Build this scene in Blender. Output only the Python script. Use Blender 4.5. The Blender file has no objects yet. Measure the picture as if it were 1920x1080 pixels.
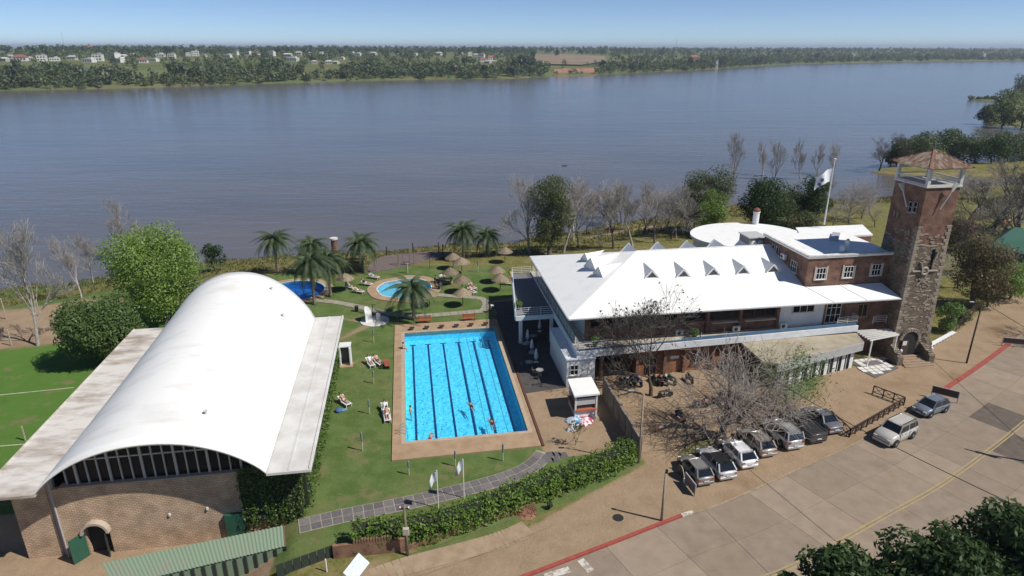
import bpy, bmesh, math, random
import numpy as np
from mathutils import Vector, Matrix, Quaternion
random.seed(7); rng = np.random.default_rng(7)
SC = bpy.context.scene; COL = SC.collection
R = math.radians

# ------------------------------------------------------------------ camera
F_PX, HOR, CH = 1230.0, 88.0, 34.0            # focal length in photo pixels, horizon row, camera height
PITCH = math.atan((540 - HOR) / F_PX)
cam = bpy.data.cameras.new('camera'); camo = bpy.data.objects.new('camera', cam); COL.objects.link(camo)
cam.sensor_width = 36; cam.lens = F_PX / 1920 * 36; cam.clip_start = 0.5; cam.clip_end = 60000
camo.location = (0, 0, CH); camo.rotation_euler = (R(90) - PITCH, 0, 0); SC.camera = camo

# ------------------------------------------------------------------ world and sun
SUN_EL = R(50); SUN_AZ = (0.935, -0.355)      # towards the sun
w = bpy.data.worlds.new('World'); SC.world = w; w.use_nodes = True
wn = w.node_tree; wn.nodes.clear()
bg = wn.nodes.new('ShaderNodeBackground'); wo = wn.nodes.new('ShaderNodeOutputWorld')
sky = wn.nodes.new('ShaderNodeTexSky'); sky.sky_type = 'NISHITA'; sky.sun_disc = False
sky.sun_elevation = SUN_EL; sky.sun_rotation = math.atan2(SUN_AZ[0], SUN_AZ[1])
sky.altitude = 0; sky.air_density = 0.44; sky.dust_density = 0.0; sky.ozone_density = 4.0
wn.links.new(sky.outputs[0], bg.inputs[0]); bg.inputs[1].default_value = 0.108
wn.links.new(bg.outputs[0], wo.inputs[0])
sl = bpy.data.lights.new('sun', 'SUN'); so = bpy.data.objects.new('sun', sl); COL.objects.link(so)
sl.energy = 4.9; sl.angle = R(0.5); sl.color = (1.0, 0.955, 0.88)
sd = Vector((SUN_AZ[0] * math.cos(SUN_EL), SUN_AZ[1] * math.cos(SUN_EL), math.sin(SUN_EL)))
so.rotation_euler = (-sd).to_track_quat('-Z', 'Y').to_euler(); so.location = (60, -30, 90)
vs = SC.view_settings; vs.view_transform = 'Standard'; vs.look = 'None'; vs.exposure = 0.0; vs.gamma = 1.0
vs.use_curve_mapping = False
SC.render.engine = 'CYCLES'
SC.cycles.max_bounces = 6; SC.cycles.transparent_max_bounces = 12; SC.cycles.volume_bounces = 0

# ------------------------------------------------------------------ coordinates
def P(u, v, z=0.0):
    """photo pixel -> world point on the level z"""
    x = (u - 960) / F_PX; y = -(v - 540) / F_PX
    d = (x, math.cos(PITCH) + y * math.sin(PITCH), -math.sin(PITCH) + y * math.cos(PITCH))
    t = (z - CH) / d[2]
    return Vector((d[0] * t, d[1] * t, z))
def zat(p, v):
    """height over a plan point at which a vertical reaches photo row v"""
    y = -(v - 540) / F_PX
    return CH + p.y / (math.cos(PITCH) + y * math.sin(PITCH)) * (-math.sin(PITCH) + y * math.cos(PITCH))
TH = math.atan2(0.157, 0.9876)                # the club's own axes are turned by this
OX, OY = 1.5, 53.3
def W(x, y, z=0.0):
    return Vector((OX + x * math.cos(TH) - y * math.sin(TH), OY + x * math.sin(TH) + y * math.cos(TH), z))
def LOC(p):
    dx, dy = p.x - OX, p.y - OY
    return (dx * math.cos(TH) + dy * math.sin(TH), -dx * math.sin(TH) + dy * math.cos(TH))

# ------------------------------------------------------------------ shore lines and terrain heights
WATER = -4.0
NEAR_SHORE = np.array([(-900, -330), (-400, -75), (-200, 38), (-85, 102), (-54, 119), (0, 130.5), (38, 155), (70, 168),
    (95, 172), (112, 179), (150, 193), (157, 200), (122, 205), (115, 211), (122, 219), (180, 233), (265, 262), (360, 300), (900, 520), (900, -900), (-900, -900)], float)
def seg_dist(pts, poly, closed=True):
    d = np.full(len(pts), 1e9); n = len(poly)
    for i in range(n if closed else n - 1):
        a, b = poly[i], poly[(i + 1) % n]; ab = b - a
        t = np.clip(((pts - a) @ ab) / (ab @ ab), 0, 1)
        d = np.minimum(d, np.linalg.norm(pts - a - t[:, None] * ab, axis=1))
    return d
def inside(pts, poly):
    c = np.zeros(len(pts), bool); n = len(poly); x, y = pts[:, 0], pts[:, 1]
    for i in range(n):
        (x1, y1), (x2, y2) = poly[i], poly[(i + 1) % n]
        if y1 == y2: continue
        c ^= ((y1 > y) != (y2 > y)) & (x < (x2 - x1) * (y - y1) / (y2 - y1) + x1)
    return c
def sdist(pts, poly):
    d = seg_dist(pts, poly); return np.where(inside(pts, poly), d, -d)
def wob(pts, s, seed=0.0):
    x, y = pts[:, 0] / s, pts[:, 1] / s
    return (np.sin(x * 1.7 + seed + 1.3 * np.sin(y * 1.1 + seed)) + np.sin(y * 2.3 - seed * 2 + 1.7 * np.sin(x * .9)) + .6 * np.sin(x * 3.9 + y * 3.1 + seed)) / 2.6
def near_h(pts):
    pts = np.asarray(pts, float).reshape(-1, 2)
    d = sdist(pts, NEAR_SHORE) + 1.5 * wob(pts, 6.0)
    z = np.interp(d, [-12, -2, 0, 2, 8, 22, 30], [-6.5, -4.6, -4.02, -3.4, -2.5, -0.1, 0.0])
    z += np.where(d < 24, .12 * wob(pts, 3.1, 2.0), 0)
    # the yard in front of the vaulted hall lies lower than the lawn
    dx, dy = pts[:, 0] - OX, pts[:, 1] - OY
    lx = dx * math.cos(TH) + dy * math.sin(TH); ly = -dx * math.sin(TH) + dy * math.cos(TH)
    dip = np.clip((-19.5 - lx) / 4.0, 0, 1) * np.clip((-5.0 - ly) / 2.0, 0, 1) * np.clip((lx + 62) / 4, 0, 1)
    return z - 1.75 * dip
def NH(x, y): return float(near_h([(x, y)])[0])
def PG(u, v):
    z = 0.0
    for _ in range(12):
        p = P(u, v, z); z = 0.5 * z + 0.5 * NH(p.x, p.y)
    return Vector((p.x, p.y, NH(p.x, p.y)))
FAR_PX = [(-700, 205), (-300, 184), (0, 170), (200, 166), (400, 160), (640, 152), (800, 149), (960, 147), (1130, 139), (1280, 133), (1345, 129), (1420, 124), (1500, 120), (1700, 116), (1900, 114), (2300, 113)]
FAR_SHORE = np.array([P(u, v, WATER).to_2d()[:] for u, v in FAR_PX])
FAR_LAND = np.vstack([FAR_SHORE, [(30000, 30000), (-30000, 30000), (-30000, 200)]])
def far_h(pts):
    pts = np.asarray(pts, float).reshape(-1, 2)
    d = sdist(pts, FAR_LAND)
    az = pts[:, 0] / np.maximum(pts[:, 1], 1)
    top = np.interp(az, [-.9, -.2, .1, .3, .8], [1.0, 1.0, .95, .8, .62])
    z = np.interp(d, [-30, 0, 6, 40, 150, 450, 900, 2000, 6000, 30000], [-7, -4, -2.4, 1.0, 6.5, 14.5, 19.5, 23.0, 24, 24])
    return np.where(z > 0, z * top, z) + np.where(d > 20, 1.2 * wob(pts, 160.0, 4.0), 0)
def PF(u, v):
    """photo pixel -> point on the far bank"""
    a = P(u, v, -30.0) if v > HOR + 1 else None
    x = (u - 960) / F_PX; y = -(v - 540) / F_PX
    d = Vector((x, math.cos(PITCH) + y * math.sin(PITCH), -math.sin(PITCH) + y * math.cos(PITCH)))
    t = np.geomspace(500, 9000, 700)
    pts = np.stack([d.x * t, d.y * t], 1); z = CH + d.z * t
    hit = np.nonzero(z < far_h(pts))[0]
    i = hit[0] if len(hit) else 450
    return Vector((pts[i, 0], pts[i, 1], float(far_h(pts[i:i + 1])[0])))

# ------------------------------------------------------------------ materials
MATS = {}
def nd(nt, t, **kw):
    n = nt.nodes.new(t)
    for k, v in kw.items():
        if isinstance(k, str) and hasattr(n, k): setattr(n, k, v)
    return n
def material(name, col, rough=0.7, metal=0.0, noise=0.0, nscale=4.0, col2=None, bump=0.0, bscale=20.0, spec=0.5, coords='Object', detail=5.0, stretch=None, emit=None, lo=.38, hi=.62):
    if name in MATS: return MATS[name]
    m = bpy.data.materials.new(name); MATS[name] = m; m.use_nodes = True
    nt = m.node_tree; b = nt.nodes['Principled BSDF']
    b.inputs['Base Color'].default_value = (*col, 1); b.inputs['Roughness'].default_value = rough
    b.inputs['Metallic'].default_value = metal; b.inputs['Specular IOR Level'].default_value = spec
    vec = None
    if noise or col2 or bump:
        tc = nd(nt, 'ShaderNodeTexCoord'); vec = tc.outputs[coords]
        if coords == 'World':
            pass
        if stretch:
            mp = nd(nt, 'ShaderNodeMapping'); mp.inputs['Scale'].default_value = stretch
            nt.links.new(vec, mp.inputs[0]); vec = mp.outputs[0]
    if noise or col2:
        n = nd(nt, 'ShaderNodeTexNoise'); n.inputs['Scale'].default_value = nscale; n.inputs['Detail'].default_value = detail
        n.inputs['Roughness'].default_value = .6
        nt.links.new(vec, n.inputs['Vector'])
        r = nd(nt, 'ShaderNodeMapRange'); r.inputs[1].default_value = lo; r.inputs[2].default_value = hi
        nt.links.new(n.outputs[0], r.inputs[0])
        mx = nd(nt, 'ShaderNodeMix', data_type='RGBA')
        c2 = col2 if col2 else tuple(c * (1 - noise) for c in col)
        mx.inputs[6].default_value = (*col, 1); mx.inputs[7].default_value = (*c2, 1)
        nt.links.new(r.outputs[0], mx.inputs[0]); nt.links.new(mx.outputs[2], b.inputs['Base Color'])
    if bump:
        n2 = nd(nt, 'ShaderNodeTexNoise'); n2.inputs['Scale'].default_value = bscale; n2.inputs['Detail'].default_value = 4
        nt.links.new(vec, n2.inputs['Vector'])
        bp = nd(nt, 'ShaderNodeBump'); bp.inputs['Strength'].default_value = bump; bp.inputs['Distance'].default_value = .05
        nt.links.new(n2.outputs[0], bp.inputs['Height']); nt.links.new(bp.outputs[0], b.inputs['Normal'])
    return m
def leaf_material(name, c1, c2, trans=0.35):
    if name in MATS: return MATS[name]
    m = bpy.data.materials.new(name); MATS[name] = m; m.use_nodes = True
    nt = m.node_tree; nt.nodes.clear(); out = nd(nt, 'ShaderNodeOutputMaterial')
    ge = nd(nt, 'ShaderNodeNewGeometry'); oi = nd(nt, 'ShaderNodeObjectInfo')
    mx = nd(nt, 'ShaderNodeMix', data_type='RGBA'); mx.inputs[6].default_value = (*c1, 1); mx.inputs[7].default_value = (*c2, 1)
    nt.links.new(ge.outputs['Random Per Island'], mx.inputs[0])
    hs = nd(nt, 'ShaderNodeHueSaturation')
    mr = nd(nt, 'ShaderNodeMapRange'); mr.inputs[3].default_value = .8; mr.inputs[4].default_value = 1.2
    nt.links.new(oi.outputs['Random'], mr.inputs[0]); nt.links.new(mr.outputs[0], hs.inputs['Value'])
    nt.links.new(mx.outputs[2], hs.inputs['Color'])
    d = nd(nt, 'ShaderNodeBsdfDiffuse'); t = nd(nt, 'ShaderNodeBsdfTranslucent'); g = nd(nt, 'ShaderNodeBsdfGlossy'); g.inputs['Roughness'].default_value = .45
    g.inputs['Color'].default_value = (.8, .8, .8, 1)
    nt.links.new(hs.outputs[0], d.inputs[0]); nt.links.new(hs.outputs[0], t.inputs[0])
    a = nd(nt, 'ShaderNodeMixShader'); a.inputs[0].default_value = trans
    nt.links.new(d.outputs[0], a.inputs[1]); nt.links.new(t.outputs[0], a.inputs[2])
    a2 = nd(nt, 'ShaderNodeMixShader'); a2.inputs[0].default_value = .015
    nt.links.new(a.outputs[0], a2.inputs[1]); nt.links.new(g.outputs[0], a2.inputs[2])
    nt.links.new(a2.outputs[0], out.inputs[0])
    return m
def brick_material(name, c1, c2, mortar, bw=.25, bh=.075, msize=.012, rough=.85, bump=.5, vary=.5, warp=0.0):
    """brick or coursed stone on vertical walls: u runs along the wall, v is the height"""
    if name in MATS: return MATS[name]
    m = bpy.data.materials.new(name); MATS[name] = m; m.use_nodes = True
    nt = m.node_tree; b = nt.nodes['Principled BSDF']; b.inputs['Roughness'].default_value = rough; b.inputs['Specular IOR Level'].default_value = .2
    tc = nd(nt, 'ShaderNodeTexCoord'); sx = nd(nt, 'ShaderNodeSeparateXYZ'); nt.links.new(tc.outputs['Object'], sx.inputs[0])
    ad = nd(nt, 'ShaderNodeMath', operation='ADD'); nt.links.new(sx.outputs[0], ad.inputs[0]); nt.links.new(sx.outputs[1], ad.inputs[1])
    cb = nd(nt, 'ShaderNodeCombineXYZ'); nt.links.new(ad.outputs[0], cb.inputs[0]); nt.links.new(sx.outputs[2], cb.inputs[1])
    vec = cb.outputs[0]
    if warp:
        nz = nd(nt, 'ShaderNodeTexNoise'); nz.inputs['Scale'].default_value = 2.2; nt.links.new(vec, nz.inputs['Vector'])
        va = nd(nt, 'ShaderNodeVectorMath', operation='MULTIPLY_ADD'); va.inputs[1].default_value = (warp, warp, 0)
        nt.links.new(nz.outputs['Color'], va.inputs[0]); nt.links.new(vec, va.inputs[2]); vec = va.outputs[0]
    br = nd(nt, 'ShaderNodeTexBrick'); br.inputs['Color1'].default_value = (*c1, 1); br.inputs['Color2'].default_value = (*c2, 1)
    br.inputs['Mortar'].default_value = (*mortar, 1); br.inputs['Scale'].default_value = 1
    br.inputs['Mortar Size'].default_value = msize; br.inputs['Brick Width'].default_value = bw; br.inputs['Row Height'].default_value = bh
    nt.links.new(vec, br.inputs['Vector'])
    n = nd(nt, 'ShaderNodeTexNoise'); n.inputs['Scale'].default_value = .9; n.inputs['Detail'].default_value = 7; nt.links.new(vec, n.inputs['Vector'])
    mr = nd(nt, 'ShaderNodeMapRange'); mr.inputs[1].default_value = .3; mr.inputs[2].default_value = .7; mr.inputs[3].default_value = 1 - vary; mr.inputs[4].default_value = 1 + vary * .5
    nt.links.new(n.outputs[0], mr.inputs[0])
    mu = nd(nt, 'ShaderNodeMix', data_type='RGBA', blend_type='MULTIPLY'); mu.inputs[0].default_value = 1
    nt.links.new(br.outputs[0], mu.inputs[6]); nt.links.new(mr.outputs[0], mu.inputs[7])
    nt.links.new(mu.outputs[2], b.inputs['Base Color'])
    bp = nd(nt, 'ShaderNodeBump'); bp.inputs['Strength'].default_value = bump; bp.inputs['Distance'].default_value = .03; bp.invert = True
    nt.links.new(br.outputs['Fac'], bp.inputs['Height']); nt.links.new(bp.outputs[0], b.inputs['Normal'])
    return m

# ------------------------------------------------------------------ object helpers
def obj(name, me, mat=None, parent=None, loc=None, rotz=None):
    o = bpy.data.objects.new(name, me); COL.objects.link(o)
    if mat is not None and me is not None and not me.materials: me.materials.append(mat)
    if parent is not None: o.parent = parent
    if loc is not None: o.location = loc
    if rotz is not None: o.rotation_euler = (0, 0, rotz)
    return o
def tag(o, label, cat, group=None, kind=None):
    if label: o['label'] = label
    if cat: o['category'] = cat
    if group: o['group'] = group
    if kind: o['kind'] = kind
    return o
def thing(name, label, cat, loc=(0, 0, 0), rotz=0.0, group=None):
    o = bpy.data.objects.new(name, None); COL.objects.link(o); o.empty_display_size = .3
    o.location = loc; o.rotation_euler = (0, 0, rotz)
    return tag(o, label, cat, group)
def struct(o): o['kind'] = 'structure'; return o
def dup(root, loc, rotz=0.0, scale=None, label=None, group=None):
    r = root.copy(); COL.objects.link(r); r.location = loc; r.rotation_euler = (0, 0, rotz)
    if scale is not None: r.scale = (scale,) * 3 if not hasattr(scale, '__len__') else scale
    if label: r['label'] = label
    if group: r['group'] = group
    for ch in list(root.children):
        c = ch.copy(); COL.objects.link(c); c.parent = r
        for gch in list(ch.children):
            d = gch.copy(); COL.objects.link(d); d.parent = c
    return r
def np_mesh(name, V, F, smooth=False):
    """fast mesh from arrays; F is (n,3) or (n,4)"""
    V = np.ascontiguousarray(V, dtype=np.float32); F = np.ascontiguousarray(F, dtype=np.int32)
    me = bpy.data.meshes.new(name); n, k = F.shape
    me.vertices.add(len(V)); me.vertices.foreach_set('co', V.ravel())
    me.loops.add(n * k); me.loops.foreach_set('vertex_index', F.ravel())
    me.polygons.add(n); me.polygons.foreach_set('loop_start', np.arange(0, n * k, k, dtype=np.int32))
    me.polygons.foreach_set('loop_total', np.full(n, k, dtype=np.int32))
    if smooth: me.polygons.foreach_set('use_smooth', np.ones(n, bool))
    me.update(calc_edges=True); return me
class MB:
    """collects shapes for one mesh"""
    def __init__(s): s.v = []; s.f = []
    def add(s, vs, fs):
        n = len(s.v); s.v += [tuple(v) for v in vs]; s.f += [tuple(n + i for i in f) for f in fs]; return s
    def box(s, c, d, rz=0.0, M=None):
        x, y, z = d[0] / 2, d[1] / 2, d[2] / 2
        vs = [Vector((sx * x, sy * y, sz * z)) for sz in (-1, 1) for sx, sy in ((-1, -1), (1, -1), (1, 1), (-1, 1))]
        if M is None: M = Matrix.Rotation(rz, 3, 'Z')
        vs = [M @ v + Vector(c) for v in vs]
        return s.add(vs, [(3, 2, 1, 0), (4, 5, 6, 7), (0, 1, 5, 4), (1, 2, 6, 5), (2, 3, 7, 6), (3, 0, 4, 7)])
    def bar(s, a, b, w, h=None, up=(0, 0, 1)):
        a, b = Vector(a), Vector(b); h = h or w; d = (b - a); L = d.length
        if L < 1e-6: return s
        d /= L; up = Vector(up)
        if abs(d.dot(up)) > .98: up = Vector((0, 1, 0))
        sd_ = d.cross(up).normalized(); u = sd_.cross(d)
        M = Matrix((d, sd_, u)).transposed()
        return s.box((a + b) / 2, (L, w, h), M=M)
    def tube(s, pts, rad, n=6, cap=True):
        pts = [Vector(p) for p in pts]
        if not hasattr(rad, '__len__'): rad = [rad] * len(pts)
        base = len(s.v); prev = None
        for i, p in enumerate(pts):
            d = (pts[min(i + 1, len(pts) - 1)] - pts[max(i - 1, 0)]).normalized()
            a = prev if prev is not None else (Vector((1, 0, 0)) if abs(d.x) < .8 else Vector((0, 1, 0)))
            a = (a - d * a.dot(d)).normalized(); prev = a; b = d.cross(a)
            for k in range(n):
                t = 2 * math.pi * k / n; q = p + (a * math.cos(t) + b * math.sin(t)) * rad[i]; s.v.append(tuple(q))
        for i in range(len(pts) - 1):
            for k in range(n):
                k2 = (k + 1) % n; s.f.append((base + i * n + k, base + i * n + k2, base + (i + 1) * n + k2, base + (i + 1) * n + k))
        if cap:
            s.f.append(tuple(base + k for k in reversed(range(n)))); e = base + (len(pts) - 1) * n; s.f.append(tuple(e + k for k in range(n)))
        return s
    def prism(s, poly, z0, z1):
        n = len(poly)
        zb = z0 if hasattr(z0, '__len__') else [z0] * n; zt = z1 if hasattr(z1, '__len__') else [z1] * n
        vs = [(p[0], p[1], zb[i]) for i, p in enumerate(poly)] + [(p[0], p[1], zt[i]) for i, p in enumerate(poly)]
        area = sum(poly[i][0] * poly[(i + 1) % n][1] - poly[(i + 1) % n][0] * poly[i][1] for i in range(n))
        fs = [tuple(reversed(range(n))), tuple(range(n, 2 * n))] + [(i, (i + 1) % n, n + (i + 1) % n, n + i) for i in range(n)]
        if area < 0: fs = [tuple(reversed(f)) for f in fs]
        return s.add(vs, fs)
    def lathe(s, prof, n=12, c=(0, 0, 0), axis='Z'):
        base = len(s.v)
        for r, z in prof:
            for k in range(n):
                t = 2 * math.pi * k / n; p = (r * math.cos(t), r * math.sin(t), z)
                if axis == 'Y': p = (p[0], p[2], p[1])
                if axis == 'X': p = (p[2], p[0], p[1])
                s.v.append((p[0] + c[0], p[1] + c[1], p[2] + c[2]))
        for i in range(len(prof) - 1):
            for k in range(n):
                k2 = (k + 1) % n; s.f.append((base + i * n + k, base + i * n + k2, base + (i + 1) * n + k2, base + (i + 1) * n + k))
        s.f.append(tuple(base + k for k in reversed(range(n)))); e = base + (len(prof) - 1) * n; s.f.append(tuple(e + k for k in range(n)))
        return s
    def quad(s, a, b, c, d): return s.add([a, b, c, d], [(0, 1, 2, 3)])
    def mesh(s, name, smooth=False, bevel=0.0):
        me = bpy.data.meshes.new(name); me.from_pydata(s.v, [], s.f)
        if bevel or True:
            bm = bmesh.new(); bm.from_mesh(me)
            bmesh.ops.recalc_face_normals(bm, faces=bm.faces)
            if bevel: bmesh.ops.bevel(bm, geom=list(bm.edges), offset=bevel, segments=1, affect='EDGES', clamp_overlap=True)
            bm.to_mesh(me); bm.free()
        if smooth: me.polygons.foreach_set('use_smooth', [True] * len(me.polygons))
        me.update(); return me
    def build(s, name, mat, parent=None, smooth=False, bevel=0.0, loc=None, rotz=None):
        return obj(name, s.mesh(name, smooth, bevel), mat, parent, loc, rotz)
def box(name, c, d, mat, parent=None, rz=0.0, bevel=0.0): return MB().box(c, d, rz).build(name, mat, parent, bevel=bevel)
# ================================================================== THE SETTING
# ---- near ground: one sheet with real region masks (lawn, bare dirt, dry grass)
def px_poly(pts, z=0.0): return np.array([P(u, v, z).to_2d()[:] for u, v in pts])
def lo_poly(pts): return np.array([W(x, y).to_2d()[:] for x, y in pts])
LAP = [(-11.35, 0), (0, 0), (0, 24.5), (-11.35, 24.5)]
DECK = [(-12.6, -2.8), (0.75, -2.6), (0.75, 27.3), (-12.6, 27.3)]
def catmull(pts, n=10, closed=False):
    pts = [np.array(p, float) for p in pts]; out = []; m = len(pts)
    rngi = range(m if closed else m - 1)
    for i in rngi:
        if closed: p0, p1, p2, p3 = pts[i - 1], pts[i], pts[(i + 1) % m], pts[(i + 2) % m]
        else: p0, p1, p2, p3 = pts[max(i - 1, 0)], pts[i], pts[i + 1], pts[min(i + 2, m - 1)]
        for k in range(n):
            t = k / n; out.append(.5 * ((2 * p1) + (-p0 + p2) * t + (2 * p0 - 5 * p1 + 4 * p2 - p3) * t * t + (-p0 + 3 * p1 - 3 * p2 + p3) * t ** 3))
    if not closed: out.append(pts[-1])
    return out
KIDNEY = catmull([P(u, v).to_2d() for u, v in [(708, 541), (712, 550), (722, 556), (748, 559), (772, 560), (795, 553), (807, 544), (806, 533), (790, 525), (766, 523), (744, 527), (722, 531)]], 5, True)
rc = P(552, 546).to_2d(); ROUND = [np.array((rc[0] + 4.3 * math.cos(t), rc[1] + 4.3 * math.sin(t))) for t in np.linspace(0, 2 * math.pi, 40, endpoint=False)]
def grow(poly, d):
    poly = [np.array(p, float) for p in poly]; n = len(poly); out = []
    ar = sum(poly[i][0] * poly[(i + 1) % n][1] - poly[(i + 1) % n][0] * poly[i][1] for i in range(n))
    sgn = 1 if ar > 0 else -1
    for i in range(n):
        t = poly[(i + 1) % n] - poly[i - 1]; t /= np.linalg.norm(t) + 1e-9
        out.append(poly[i] + sgn * d * np.array((t[1], -t[0])))
    return out
xs = np.unique(np.concatenate([np.arange(-900, -140, 40), np.arange(-140, -62, 3), np.arange(-62, 72, .55), np.arange(72, 160, 2), np.arange(160, 420, 8), np.arange(420, 901, 40)]))
ys = np.unique(np.concatenate([np.arange(-300, 10, 20), np.arange(10, 24, 2), np.arange(24, 112, .55), np.arange(112, 240, 1.5), np.arange(240, 560, 8)]))
X, Y = np.meshgrid(xs, ys); pts = np.stack([X.ravel(), Y.ravel()], 1)
Z = near_h(pts); nx, ny = len(xs), len(ys)
ii = np.arange(nx * ny).reshape(ny, nx)
Fc = np.stack([ii[:-1, :-1], ii[:-1, 1:], ii[1:, 1:], ii[1:, :-1]], -1).reshape(-1, 4)
fcen = pts[Fc].mean(1)
hole = inside(fcen, lo_poly([(-11.9, -.6), (.4, -.6), (.4, 25.1), (-11.9, 25.1)])) | inside(fcen, np.array(grow(KIDNEY, .5))) | inside(fcen, np.array(grow(ROUND, .4)))
deepw = (sdist(fcen, NEAR_SHORE) < -25)
Fc = Fc[~hole & ~deepw]
me = np_mesh('ground', np.column_stack([pts, Z]), Fc, True)
def soft(poly, w=1.0): return np.clip(sdist(pts, poly) / w + .5, 0, 1)
wb = wob(pts, 2.3, 1.0) * .8
lawn = soft(lo_poly([(-46, -16), (-20, -13.6), (-9, -13.2), (-1.2, -10.4), (9, -5), (0.6, -3), (0.8, 33), (5, 36), (6, 50), (-16, 53), (-46, 50), (-140, 42), (-140, -40), (-46, -40)]), 1.2)
shore_d = sdist(pts, NEAR_SHORE)
dirt = np.zeros(len(pts))
KPX = [(1010, 1075), (1150, 1021), (1280, 970), (1360, 944), (1517, 873), (1605, 833), (1700, 779), (1770, 735), (1840, 688), (1915, 632)]
kerb_pts = [np.array(P(u, v).to_2d()) for u, v in KPX]
d0 = kerb_pts[0] - kerb_pts[1]; d0 /= np.linalg.norm(d0); d1 = kerb_pts[-1] - kerb_pts[-2]; d1 /= np.linalg.norm(d1)
kerb_pts = [kerb_pts[0] + d0 * 45, kerb_pts[0] + d0 * 20] + kerb_pts + [kerb_pts[-1] + d1 * 25, kerb_pts[-1] + d1 * 60]
verge = np.vstack([px_poly([(640, 1085), (700, 1050), (1000, 985), (1120, 905), (1195, 862), (1200, 745), (1120, 700), (1130, 690), (1290, 700), (1330, 690), (1480, 690), (1600, 690), (1640, 655), (1740, 650), (1790, 625), (1870, 560), (1960, 545)]), np.array([kerb_pts[-2] + (3, 0)]), np.array(kerb_pts[1:-2][::-1])])
dirt = np.maximum(dirt, soft(verge, 1.5))
dirt = np.maximum(dirt, soft(px_poly([(-60, 583), (60, 578), (140, 560), (250, 560), (260, 600), (140, 640), (0, 655), (-60, 660)]), 3.0))      # sandy track left
dirt = np.maximum(dirt, soft(lo_poly([(0.8, -4.5), (8.9, -4.5), (12.5, -4.5), (14, 9), (24, 9), (24, 40), (0.8, 34)]), .8))   # yard beside the pool
dirt = np.maximum(dirt, soft(lo_poly([(-21, -16.5), (-50, -24), (-50, -5), (-20.5, -5)]), .8))
dirt = np.maximum(dirt, .62 * soft(px_poly([(590, 590), (690, 600), (740, 600), (700, 612), (640, 640), (620, 640), (680, 608)]), 1.0))
dirt = np.maximum(dirt, .55 * np.clip(1 - np.abs(shore_d - 2.2) / 3.2, 0, 1))
dirt = np.maximum(dirt, .75 * soft(px_poly([(1230, 415), (1250, 425), (1285, 440), (1270, 445), (1235, 432), (1180, 425), (1100, 440), (1100, 430), (1180, 418)], -1), 1.2))
lawn = np.clip(lawn, 0, 1) * np.clip((shore_d - 16) / 6, 0, 1)
lawn = np.maximum(lawn, (.42 * soft(np.array([(70, 82), (160, 100), (160, 180), (95, 165), (62, 130)]), 8.0)))
lawn = np.maximum(lawn, np.clip(1 - np.abs(shore_d - 8) / 8, 0, 1) * (pts[:, 0] < -50))
# thin turf strip in front of the hedge, and the grass patch under the big bare tree
turf = soft(px_poly([(700, 1062), (820, 1015), (900, 985), (1030, 935), (1130, 885), (1195, 850), (1215, 870), (1120, 920), (1010, 970), (900, 1010), (800, 1040), (720, 1068)]), 1.2)
turf = np.maximum(turf, soft(px_poly([(1255, 855), (1330, 810), (1345, 830), (1290, 860)]), 3.0))
turf = np.maximum(turf, .8 * soft(px_poly([(1420, 720), (1500, 690), (1560, 700), (1540, 745), (1450, 770)]), 3.5))
dirt = dirt * (1 - .85 * turf)
lawn = np.maximum(lawn, turf * .8)
lawn = lawn + .9 * soft(lo_poly([(-41, -40), (-41, 20), (-36, 34), (-140, 44), (-140, -40)]), 4.0) * (dirt < .3)
at = me.color_attributes.new('mask', 'FLOAT_COLOR', 'POINT')
colr = np.column_stack([lawn, dirt, np.clip(1 - shore_d / 3, 0, 1), np.ones(len(pts))]).astype(np.float32)
at.data.foreach_set('color', colr.ravel())
gm = bpy.data.materials.new('ground'); gm.use_nodes = True; nt = gm.node_tree; b = nt.nodes['Principled BSDF']
b.inputs['Roughness'].default_value = .95; b.inputs['Specular IOR Level'].default_value = .1
tc = nd(nt, 'ShaderNodeTexCoord'); av = nd(nt, 'ShaderNodeAttribute', attribute_name='mask'); sp = nd(nt, 'ShaderNodeSeparateColor')
nt.links.new(av.outputs['Color'], sp.inputs[0])
def gn(scale, detail=6, rough=.65):
    n = nd(nt, 'ShaderNodeTexNoise'); n.inputs['Scale'].default_value = scale; n.inputs['Detail'].default_value = detail; n.inputs['Roughness'].default_value = rough
    nt.links.new(tc.outputs['Object'], n.inputs['Vector']); return n.outputs[0]
def gmix(a, bb, fac, blend='MIX'):
    m = nd(nt, 'ShaderNodeMix', data_type='RGBA', blend_type=blend)
    for s_, v_ in ((6, a), (7, bb)):
        if isinstance(v_, tuple): m.inputs[s_].default_value = (*v_, 1)
        else: nt.links.new(v_, m.inputs[s_])
    if isinstance(fac, float): m.inputs[0].default_value = fac
    else: nt.links.new(fac, m.inputs[0])
    return m.outputs[2]
def grange(x, a, bb, c=0., d=1.):
    m = nd(nt, 'ShaderNodeMapRange', interpolation_type='SMOOTHSTEP'); nt.links.new(x, m.inputs[0])
    for i, v_ in enumerate((a, bb, c, d)): m.inputs[i + 1].default_value = v_
    return m.outputs[0]
def gadd(x, y, k=1.0):
    m = nd(nt, 'ShaderNodeMath', operation='MULTIPLY_ADD'); nt.links.new(y, m.inputs[0]); m.inputs[1].default_value = k; nt.links.new(x, m.inputs[2]); return m.outputs[0]
big, mid, fine, finer = gn(.09), gn(.55), gn(3.2), gn(14.0, 4)
green = gmix((.086, .135, .036), (.130, .180, .058), grange(mid, .35, .65)); green = gmix(green, (.185, .185, .080), grange(big, .46, .68, 0, .7))
green = gmix(green, (.055, .090, .022), grange(finer, .5, .75, 0, .6))
dry = gmix((.150, .150, .042), (.235, .190, .085), grange(mid, .4, .62)); dry = gmix(dry, (.072, .092, .024), grange(fine, .48, .68, 0, .8))
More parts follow.
